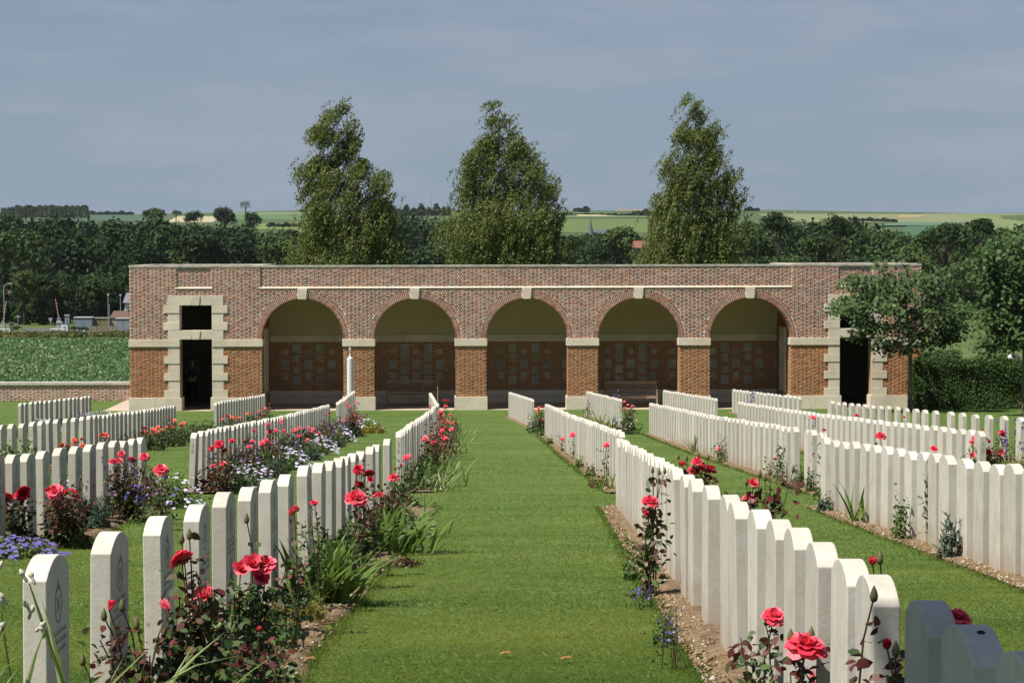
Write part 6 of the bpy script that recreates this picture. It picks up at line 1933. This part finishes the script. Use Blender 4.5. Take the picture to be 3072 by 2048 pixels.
iris(_p.x, _p.y,  'big cream-striped iris clump arching over the lawn', 90, .56, .026, True, .17, True, (.1, .95), .35, (.2, 1.0))
_p = land(1085, 1655)
iris(_p.x, _p.y,  'cream-striped iris clump behind the big striped one', 60, .46, .024, False, .16, False, (.1, .85), .45)
rose('LB', [(1075, 1408), (1108, 1420), (1078, 1455), (1112, 1440)], 'tall dark rose bush with deep red blooms among reddish leaves', 'd', off=.26, buds=[(1073, 1375), (1090, 1380)], spray=3, leaf=.045, leafmat_=M['red_leaf'])
rose('LB', [(1135, 1487)], 'low pink rose right of the largest bloom', 'p', off=.5, spray=1, leafmat_=M['rose_leaf'])
rose('LB', [(1180, 1432)], 'round pink-red rose before the leafy gap', 'p', off=.42, spray=5, bs=1.3)
rose('LB', [(1203, 1400), (1186, 1411)], 'two small pink rosebuds beside the stone engraved 3 E', 'pb', off=.40, spray=3, bs=1.2)
iris(bx_('LB', 19.6, .50), 19.6, 'yellow-green iris clump where the near bed ends', 50, .52, .038, False, .18, False, (.1, .8), .6)
iris(bx_('LB', 22.5, .40), 22.5, 'narrow green leaves in the gap between the two left beds', 30, .5, .018, False, .2, False)
cushion(bx_('LB', 18.0, .62), 18.0, 'dull reddish low plants on the soil at the bed edge', .15, .07, 'red_leaf', 250, .03)
for i, (Y, o_) in enumerate(((7.6, .2), (9.1, .15), (11.4, .2), (13.9, .2), (15.3, .2), (17.3, .2), (20.5, .3), (24.0, .3))):
    cushion(bx_('LB', Y, o_+.05), Y, 'leafy ground plants at the foot of the %s gap of the near left row' % nth(i+1), .15, .12, 'herb', 300, .03)
for px, py, w, m_ in ((760, 1960, 'dark leafy mound before the clustered roses', 'rose_leaf'), (700, 2060, 'green leafy mound at the bottom edge by the soil', 'herb'), (560, 2120, 'fresh green leaves at the bottom edge', 'herb'), (930, 1660, 'mid green leaves between the iris and the stones', 'herb'), (1010, 1620, 'grassy green leaves under the largest pink bloom', 'herb'), (1060, 1690, 'bright green tuft before the striped clump', 'herb'), (640, 1990, 'reddish green leaves below the second large rose', 'red_leaf')):
    _p = land(px, py); cushion(_p.x, _p.y, w, .26 if py > 1900 else .13, .27 if py > 1900 else .16, m_, 900 if py > 1900 else 420, .042 if py > 1900 else .03)
for px, py, w, r_, h_ in ((1015, 1705, 'arching thin-leaved green tuft right of the broad iris', .22, .24), (1075, 1672, 'second thin-leaved tuft towards the striped clump', .20, .22), (1190, 1560, 'green tuft between the striped clump and the pink roses', .22, .26), (1215, 1520, 'yellowish green tuft near the gap of the left beds', .20, .22)):
    _p = land(px, py); cushion(_p.x-.08, _p.y, w, r_, h_, 'herb', 900, .055, grassy=True)
# ---- far bed left of the path (behind 3 E)
zc = lambda x, y: (1100+.1913*x, 1150+.1913*y)
rose('LA1', [zc(610,1170), zc(650,1150), zc(690,1160)], 'pink-red roses beside the stone engraved 3 E', 'p', off=.25, far=True, spray=5)
for pts, lab in (([zc(1140,720), zc(1190,740), zc(1240,700), zc(1150,790)], 'nearest dense mass of pink roses in the far left-path bed'),
                 ([zc(1000,920), zc(1050,930), zc(1090,910), zc(1240,870), zc(1250,890)], 'front pink roses hanging over striped leaves'),
                 ([zc(1130,555), zc(1180,610), zc(1250,560), zc(1270,600), zc(1350,625)], 'bright roses halfway along the far left-path bed'),
                 ([zc(1330,720), zc(1020,815), zc(920,860), zc(890,890)], 'scattered roses among reddish leaves in the far left-path bed'),
                 ([zc(1150,450), zc(1180,490), zc(1320,500)], 'three red roses near the far end of the path bed'),
                 ([zc(1215,270), zc(1275,280), zc(1240,360), zc(1000,350)], 'farthest small red roses at the path end'),
                 ([zc(1180,945), zc(1210,835)], 'pair of pale pink roses low in the far left-path bed')):
    rose('LA1', pts, lab, 'p', off=.40, far=True, spray=8, leafmat_=M['red_leaf'], dense=1.3, bs=1.1)
for i, Y in enumerate((31.5, 33, 34.5, 36.5, 38.5, 41, 44, 47.5, 51, 55, 59)):
    iris(bx_('LA1', Y, .42), Y, '%s striped tuft from the camera along the far left-path bed' % nth(i+1), 44, .42, .026, i % 3 != 2, .18, False, (.1, .85), .35)
    cushion(bx_('LA1', Y+.9, .3), Y+.9, '%s leafy mound from the camera in the far left-path bed' % nth(i+1), .35, .32, 'herb', 420, .06)
# ---- middle row engraved 3 F
zf = lambda x, y: (540+.2168*x, 1160+.2168*y)
for pts, lab, bs in (([zf(450,860), zf(580,790), zf(615,900), zf(540,800)], 'large crimson roses at the near end of the 3 F row', 1.5),
                 ([zf(460,1105), zf(600,1070)], 'two bright pink roses low at the near end of the 3 F row', 1.3),
                 ([zf(720,750)], 'single crimson rose at the tenth stone of the 3 F row', 1.1),
                 ([zf(1010,610), zf(1000,760), zf(960,830)], 'three pink roses in line in the 3 F bed', 1.2),
                 ([zf(1190,740), zf(1140,780), zf(1220,770)], 'big pink rose pair in the middle of the 3 F bed', 1.3),
                 ([zf(1220,530), zf(1240,620), zf(1320,605)], 'group of three pink roses with one high bloom in the 3 F bed', 1.1),
                 ([zf(1405,480), zf(1430,610), zf(1490,660)], 'rose bush with a single high red bloom in the 3 F bed', 1.15),
                 ([zf(1650,575), zf(1650,680), zf(1580,600), zf(1760,740)], 'roses two thirds along the 3 F bed', 1.1),
                 ([zf(1780,570), zf(1840,590), zf(1820,625), zf(1920,640)], 'small scattered pink roses near the far end of the 3 F bed', 1.0),
                 ([zf(2010,400), zf(2070,365)], 'last two red roses of the 3 F bed', 1.0)):
    rose('LA2', pts, lab, 'd' if 'crimson' in lab else 'p', off=.36, far=True, spray=8, leafmat_=rf.choice([M['red_leaf'], M['rose_leaf']]), dense=1.3, bs=bs)
a3 = ROWFIT['LA2'][:, 1]
for i, Y in enumerate(np.linspace(31.8, 60, 20)):
    w = ('lilac daisies', 'white-lilac asters', 'violet spikes', 'grey-green foliage', 'mixed green leaves')[i % 5]
    lab = '%s clump of %s from the camera in the 3 F bed' % (nth(i//5+1), w)
    if i % 5 == 0: cushion(bx_('LA2', Y, .62), Y, lab, .34, .26, 'herb', 420, .05, 'lilac', 46, .055)
    elif i % 5 == 1: cushion(bx_('LA2', Y, .55), Y, lab, .32, .30, 'grey_herb', 420, .05, 'lilac', 40, .055)
    elif i % 5 == 2: spikes(bx_('LA2', Y, .35), Y, lab, .55, .3, 12, 'violet', 12, .05)
    elif i % 5 == 3: cushion(bx_('LA2', Y, .58), Y, lab, .36, .28, 'grey_herb', 600, .05, grassy=True)
    else: cushion(bx_('LA2', Y, .5), Y, lab, .36, .34, 'yellow_herb' if i > 12 else 'herb', 500, .055)
for i, Y in enumerate(np.linspace(31.4, 61, 22)):
    cushion(bx_('LA2', Y, .28), Y, '%s leafy filler from the camera close behind the 3 F stones' % nth(i+1), .38, .38, 'red_leaf' if i % 3 == 0 else 'rose_leaf', 420, .06)
# ---- short near row at the left edge
rose('LB2', [(15, 1495), (72, 1472), (66, 1486)], 'dark crimson roses at the left picture edge', 'd', off=.35, spray=7, bs=1.6, leaf=.055, far=False, Y=20.4)
rose('LB2', [(165, 1474), (150, 1478), (212, 1480), (222, 1484)], 'two bright pink-red double roses over dark reddish leaves', 'p', off=.5, spray=12, bs=1.55, leaf=.05, far=False, leafmat_=M['red_leaf'], dense=1.6, buds=[(183, 1444), (243, 1434)])
rose('LB2', [(355, 1382), (340, 1386), (395, 1380), (365, 1362), (434, 1370), (440, 1382)], 'tall rose bush with six red blooms at the end of the short row', 'p', off=.45, spray=12, bs=1.15, leaf=.05, far=False, leafmat_=M['red_leaf'], dense=1.5)
rose('LB2', [(483, 1410)], 'solitary pink rose leaning out over the lawn', 'p', off=1.0, spray=3, bs=1.5, far=False)
for (px, py, off, w, mat, fl, rx, h, nf) in ((20, 1560, .5, 'yellow-red leafy mound at the left edge', 'yellow_herb', None, .32, .42, 0), (110, 1600, .75, 'lilac daisies below the crimson roses', 'grey_herb', 'lilac', .38, .34, 60),
        (30, 1670, 1.0, 'low blue flowers along the bed edge at far left', 'herb', 'violet', .40, .14, 110), (200, 1570, .62, 'dark leafy base of the double roses', 'red_leaf', None, .40, .42, 0),
        (290, 1530, .8, 'lilac aster mound right of the double roses', 'herb', 'lilac', .42, .46, 90), (270, 1590, 1.0, 'feathery grey-green tuft by the lawn', 'grey_herb', None, .28, .32, 0),
        (420, 1500, .75, 'russet and green leafy mound below the tall rose', 'yellow_herb', None, .36, .38, 0), (520, 1500, 1.05, 'lilac asters farthest right of the short row', 'herb', 'lilac', .34, .36, 46),
        (340, 1550, .95, 'bright green leaves spilling onto the lawn', 'herb', None, .34, .25, 0), (210, 1640, 1.05, 'pale green low leaves beside the lawn edge', 'herb', None, .3, .14, 0), (470, 1520, .9, 'dark green mound among the asters', 'rose_leaf', None, .3, .3, 0)):
    Y = land(px, py, 0).y if py < 1555 else land(px, py, 0).y
    Y = min(max(Y, 18.2), 27.5)
    X = at(px, py, Y).x
    cushion(X, Y, w, rx, h, mat, 1000, .038, fl, nf, .045, grassy=(mat == 'grey_herb' and fl is None))
spikes(at(360, 1450, 24.5).x, 24.5, 'violet bellflowers among the tall rose', .62, .3, 14, 'violet', 9, .045)
spikes(at(375, 1400, 24).x+.2, 24.2, 'violet bellflowers right of the tall rose', .50, .25, 10, 'violet', 9, .045)
# ---- third row left, coral roses
zg = lambda x, y: (.2381*x, 1160+.2381*y)
for pts, lab in (([zg(1290,605), zg(1330,600), zg(1350,625), zg(1260,620)], 'coral rose cluster in the middle of the third left row'),
                 ([zg(1030,660), zg(935,670)], 'two small coral roses left of the coral cluster'),
                 ([zg(780,735), zg(850,745), zg(930,740), zg(1040,740)], 'coral roses peeping over the short near row'),
                 ([zg(1790,580), zg(1820,590), zg(1890,600), zg(1860,650), zg(1840,570)], 'large salmon roses at the near part of the coral bed end'),
                 ([zg(1920,530), zg(1990,510), zg(2040,545), zg(1980,575), zg(1960,545)], 'dense coral-red roses at the end of the third left row'),
                 ([zg(2100,510), zg(2190,480), zg(2200,425), zg(2170,515)], 'orange roses climbing at the last stones of the third row'),
                 ([zg(2270,480), zg(2310,460), zg(2285,490)], 'outermost coral roses nearest the lawn'),
                 ([zg(1820,525), zg(1850,560)], 'dark red roses before the coral ones'), ([zg(2125,375)], 'single coral rose high against the last stones')):
    rose('LA3', pts, lab, 'd' if lab.startswith('dark') else 'c', off=.45 if 'outermost' not in lab else .9, far=True, spray=8, leafmat_=M['rose_leaf'], dense=1.4, bs=1.15)
for i, (Y, off, rx, h) in enumerate(((47, .5, .4, .35), (49.5, .6, .45, .4), (52, .6, .45, .4), (54.5, .65, .5, .42), (57, .7, .5, .4), (59, .7, .45, .35))):
    cushion(bx_('LA3', Y, off), Y, '%s dark leafy mound from the camera under the coral roses' % nth(i+1), rx, h, 'rose_leaf', 700, .06)
cushion(at(48, 1345, 34).x, 34.0, 'bushy dark green shrub between stones at the left edge', .38, .62, 'herb', 1100, .06, cat='shrub')
spikes(bx_('LA3', 50, .25), 50, 'tall thin dark plant before the coral roses', .75, .2, 5, 'herb', 12, .05)
# ---- farthest left blocks
zh = zf
for pts, lab in (([zh(590,450), zh(680,410), zh(650,400)], 'first orange roses beside the short far block at the left doorway'), ([zh(740,430), zh(790,440), zh(830,430), zh(710,420)], 'brightest orange roses before the far left block'),
                 ([zh(930,375), zh(1000,370), zh(1060,430)], 'orange-pink roses halfway along the far left block'), ([zh(1100,340), zh(1160,390), zh(1180,300), zh(1240,240)], 'orange roses at the far end by the first arch')):
    rose('LC1', pts, lab, 'c', off=.40, far=True, spray=8, leafmat_=M['rose_leaf'], dense=1.5, bs=1.15)
for pts, lab in (([(1048,1220), (1040,1252), (1052,1256), (1066,1247)], 'red roses before the white post'), ([(1040,1208), (1070,1205), (1062,1230), (1030,1262)], 'pink roses around the white post foot'), ([(1075,1262), (1064,1285), (1056,1268)], 'pink roses with lilac flowers at the near end before the post')):
    rose('LC2', pts, lab, 'p', off=.45, far=True, spray=8, dense=1.5, leafmat_=M['red_leaf'])
cushion(bx_('LC2', 62.5, .8), 62.5, 'lilac flowers at the foot of the post bed', .4, .3, 'herb', 500, .06, 'lilac', 50, .06)
cushion(bx_('LC2', 61.5, .95), 61.5, 'yellow-green cushion beside the post bed', .4, .25, 'yellow_herb', 500, .06)
for i, (x, w) in enumerate(((19, 'small leafy plant before the boundary wall row at far left'), (133, 'pale lilac patch in the widely spaced row'), (195, 'bright green leafy plant in the widely spaced row'), (265, 'green and lilac plants at the wall-side row end'), (305, 'lilac flowers spilling from the wall-side row end'))):
    Y = bedY('LA4', x, .35)
    Y = min(max(Y, 30), 80)
    cushion(at(x, 1250, Y).x, Y, w, .42, .30, 'herb', 500, .07, 'lilac' if 'lilac' in w else None, 70, .06)
# ---- right of the path: blooms over and between the stones
def rr(key, pts, lab, kind='p', off=.35, **k): return rose(key, pts, lab, kind, off, **k)
zr1 = lambda x, y: (1500+.2423*x, 1150+.2423*y)
rr('RC1', [zr1(480,300), zr1(520,290), zr1(460,350), zr1(500,370), zr1(525,445), zr1(475,330)], 'red roses behind the small block right of the path end', far=True, off=.40, spray=9, leafmat_=M['rose_leaf'], dense=1.6, Y=60.5)
cushion(at(1618, 1270, 61).x, 61, 'dark leafy base behind the small block right of the path', .35, .5, 'rose_leaf', 600, .06)
rr('RC2', [zr1(1085,210), zr1(1110,258)], 'two pink roses before the block by the fourth arch', far=True, off=-.22, Y=73)
rr('RC2', [zr1(1585,265), zr1(1540,225), zr1(1630,300), zr1(1545,305), zr1(1640,280)], 'pink-red roses at the near end of the block by the fourth arch', far=True, Y=60.0, spray=9, dense=1.6)
cushion(at(1880, 1265, 60).x, 60, 'dark leaves and pale flowers under the roses by the fourth arch', .38, .45, 'rose_leaf', 600, .06, 'lilac', 20, .05)
rr('RA1', [zr1(580,490), zr1(600,590)], 'two pink buds at the far end of the row right of the path', far=True, off=-.18, Y=60)
rr('RA1', [zr1(775,690)], 'pink rose leaning out between stones right of the path', far=True, off=-.15, spray=1, Y=47.5, bs=1.5)
rr('RA1', [zr1(905,640)], 'dark-stemmed crimson rose before the row right of the path', far=True, off=-.16, spray=2, Y=43, bs=1.6)
rr('RA1', [zr1(1325,770), zr1(1345,755)], 'pink rose on a tall dark stem before the near end of the far row', far=True, off=-.15, spray=3, Y=33.0, bs=1.5)
iris(at(1815, 1490, 31.5).x, 31.5, 'small green shoots at the near end of the far row right of the path', 14, .35, .02, False, .06)
for Y, w in ((58, 'first'), (52, 'second'), (39, 'third'), (35.5, 'fourth')):
    cushion(bx_('RA1', Y, -.16), Y, '%s small plant from the loggia at the foot of the row right of the path' % w, .10, .2, 'herb', 120, .05)
iris(at(1835, 1255, 62).x, 62, 'green sword leaves before the block by the fourth arch', 22, .5, .03, False, .12)
iris(at(1790, 1235, 68).x, 68, 'green leaves at the middle of the block by the fourth arch', 18, .5, .03, False, .12)
rr('RB1', [(2091,1384), (2045,1397), (2080,1413), (2129,1410), (2108,1405)], 'rose bush with five red blooms rising behind the near right row', off=.42, Y=17.2, spray=10, dense=1.5, leafmat_=M['red_leaf'], bs=1.2, buds=[(2035,1372), (2060,1376), (2095,1366), (2125,1372)])
rr('RB1', [(2259,1456), (2262,1508), (2248,1500)], 'dark purple-leaved rose bush with upright buds behind the near right row', off=.42, Y=13.3, spray=12, dense=1.3, leafmat_=M['red_leaf'], leaf=.075, bs=1.1, buds=[(2240,1448), (2280,1424), (2310,1418), (2380,1410), (2295,1436)])
rr('RB1', [(2618,1690)], 'single red bud rising behind the half-shaded headstone', 'pb', off=.3, Y=7.5, spray=1, bs=1.3, buds=[(2640,1680)])
rr('RB1', [(2870,1858)], 'red rose tip showing between the shaded headstones', 'p', off=.5, Y=6.2, spray=1)
rr('RB1', [(2322,1850)], 'pink rose pushing out between two near right headstones', 'p', Y=9.15, spray=2, bs=1.3)
rr('RB1', [(2415,1945)], 'large open pink rose in front of the near right headstones', 'p', Y=7.75, spray=2, bs=1.55, buds=[(2434,1905), (2372,1912)])
rr('RB1', [(2474,2030)], 'red rose half hidden by a near right headstone', 'd', Y=7.9, spray=1, bs=1.1)
rr('RB1', [(2662,1945)], 'branch with drooping leaves and a red bud before the half-shaded headstone', 'db', Y=6.35, spray=5, bs=1.0, dense=.9, leaf=.055, leafmat_=M['red_leaf'], buds=[(2622,1790), (2688,1955)])
rr('RB1', [(1941,1550), (1950,1506), (1958,1512)], 'dark-stemmed rose climbing out between the near right stones', 'p', Y=15.2, off=-.1, spray=2, dense=.8, leafmat_=M['rose_leaf'], bs=1.25, leaf=.06, buds=[(1958,1412), (1978,1418), (1995,1415)])
spikes(at(1955, 1665, 14.6).x-.05, 14.4, 'low violet flowers at the soil edge of the near right row', .16, .10, 7, 'violet', 12, .022)
spikes(at(2045, 1770, 11.2).x-.05, 11.2, 'lilac-blue flowers on the soil by the near right stones', .30, .07, 5, 'violet', 14, .02)
spikes(at(2210, 2035, 8.1).x, 8.15, 'violet flowers at the foot of the nearest lit right stones', .10, .09, 7, 'violet', 12, .02)
cushion(at(2137, 1925, 9.35).x-.02, 9.35, 'small dense green shrublet on the soil beside the right stones', .075, .17, 'herb', 520, .017)
cushion(at(1995, 1720, 12.2).x-.02, 12.2, 'green leaves between the stones of the near right row', .08, .15, 'herb', 200, .025)
cushion(at(1898, 1560, 16.6).x-.02, 16.6, 'narrow leafy plant against the near right row', .07, .34, 'herb', 200, .035)
cushion(at(1815, 1440, 32.5).x-.1, 32.3, 'reddish low plants where the far right-path row begins', .20, .14, 'red_leaf', 200, .04)
z52 = lambda x, y: (2100+.4133*x, 1130+.4133*y)
for (x, y, w, rx, h, m_, key) in ((920,905,'grey-green herb at the start of the second near right row',.11,.20,'grey_herb','RB2'), (1470,1090,'leafy green sprig between stones of the second near right row',.10,.42,'herb','RB2'), (1835,1290,'dark feathery fern-like plant in the second near right row',.12,.34,'grey_herb','RB2'),
        (590,720,'tall green sprig near the end of the second far right row',.10,.60,'herb','RA2'), (725,770,'grass-green leaves in the gap of the second right rows',.14,.3,'herb','RA2'), (810,790,'small upright herb in the gap of the second right rows',.08,.3,'herb','RA2'), (165,600,'green sprig in the second far right row',.12,.5,'herb','RA2')):
    p = z52(x, y); Y = bedY(key, p[0], -.12, p[1]); Y = min(max(Y, 12), 62)
    cushion(bx_(key, Y, -.14), Y, w, rx, h, m_, 260, .04, grassy=('feathery' in w))
p = z52(1130, 1000); Y = bedY('RB2', p[0], -.1, p[1])
iris(bx_('RB2', Y, -.06), Y, 'arching green iris clump between stones of the second near right row', 26, .55, .026, False, .07, True, (.2, .9), 0)
iris(bx_('RA2', 47, -.12), 47, 'narrow iris leaves in the second far right row', 12, .5, .03, False, .06)
for (x, y, lab, key, Y) in ((548,600,'pink rose beside the tall sprig in the second far right row','RA2',None), (900,392,'pink rose above the gap of the second right rows','RA2',29.6), (1310,432,'pink rose above the middle of the second near right row','RB2',24.0), (1700,537,'pink rose above the second near right row towards the edge','RB2',20.2), (820,297,'single red rose against the third far right row','RA3',None),
        (1990,450,'red rose half behind the stone engraved 3 B','RA3',30.6), (140,520,'small red rose low in the second far right row','RA2',None)):
    p = z52(x, y); Y = Y or min(max(bedY(key, p[0], -.1, p[1]), 14), 61)
    rose(key, [p], lab, 'p', off=.3, Y=Y, spray=3, far=Y > 26, bs=1.3)
rose('RA3', [z52(2190,420), z52(2100,480), z52(2100,550), z52(2180,550), z52(1972,490), z52(1972,580), z52(2190,405)], 'rose bush with seven pink blooms beside the stone engraved 3 B', 'p', off=.5, Y=30.5, spray=12, dense=1.6, bs=1.35, far=False, leafmat_=M['rose_leaf'])
rose('RA4', [z52(1480,293), z52(1140,280), z52(2055,385)], 'scattered small red roses behind the widely spaced right row', 'd', off=.3, Y=45, spray=4, far=True)
spikes(z52(780,200) and at(2420, 1205, 60).x, 60, 'violet agapanthus at the near end of the block by the fifth arch', .62, .35, 14, 'violet', 16, .055)
spikes(at(2262, 1165, 70).x, 70, 'violet flower heads above the block by the fifth arch', .98, .18, 6, 'violet', 16, .06)
spikes(at(2250, 1203, 63).x, 63, 'violet flower heads above the third far right row', .92, .14, 4, 'violet', 12, .06)
spikes(at(3030, 1300, 36).x, 36, 'violet delphinium spikes between the last two right edge stones', .85, .18, 8, 'violet', 22, .045)
spikes(at(1845, 1160, 76).x, 75, 'violet flowers before the bench behind the fourth arch', .95, .14, 4, 'violet', 12, .06)
cushion(at(3068, 1385, 31).x+.1, 31, 'leafy green plant at the right edge beside the last stone', .3, .5, 'herb', 500, .06)
# quieter foliage in the beds behind the right-hand stones
q_i = 0
for key, rng_ in (('RB1', np.arange(8.6, 28, 1.15)), ('RA1', np.arange(33, 60, 2.6)), ('RB2', np.arange(16, 29, 1.6)), ('RA2', np.arange(33, 60, 3.0)), ('RA3', np.arange(33, 60, 3.4))):
    for Y in rng_:
        q_i += 1
        cushion(bx_(key, Y, .33), Y, '%s low leafy mound behind %s' % (nth(int((Y-rng_[0])/(rng_[1]-rng_[0])+1.5)), ROWS[key][0]), .24, .26, rf.choice(['herb', 'rose_leaf', 'red_leaf', 'herb']), 200, .05)
# dry leaves on the lawn
dl = MB(); dl.v += [(-.03,-.012,0),(.0,-.02,.012),(.032,-.006,.004),(.02,.016,.014),(-.02,.02,.006)]; dl.f += [(0,1,2,3,4)]; dl.m += [0]
dlm = dl.mesh('fallen_leaf', pmat('dry_leaf_brown', (.34,.16,.06)))
for px, py, w in ((928, 1992, 'at the lower left of the path'), (1516, 1975, 'in the path middle near the camera'), (1697, 1990, 'right of the path middle near the camera'), (1437, 1368, 'halfway down the path')):
    p = land(px, py, 0); o = meshobj('fallen_leaf', dlm, None, (p.x, p.y, p.z+.025)); tag(o, 'dry orange-brown leaf lying on the grass '+w, 'fallen leaf', 'dry leaves on the lawn')
# ------------------------------------------------------------------ summer haze over the valley
hz = bpy.data.materials.new('summer_haze'); hz.use_nodes = True
ht_ = hz.node_tree; ht_.nodes.clear()
ho = ht_.nodes.new('ShaderNodeOutputMaterial'); hv = ht_.nodes.new('ShaderNodeVolumePrincipled')
hv.inputs['Color'].default_value = (.80, .88, 1.0, 1); hv.inputs['Density'].default_value = 0.00003; hv.inputs['Anisotropy'].default_value = 0.2
ht_.links.new(hv.outputs[0], ho.inputs['Volume'])
mb = MB(); mb.box(-3500, 3500, -60, 6100, -14, 130)
tag(mb.build('haze', hz), kind='stuff')
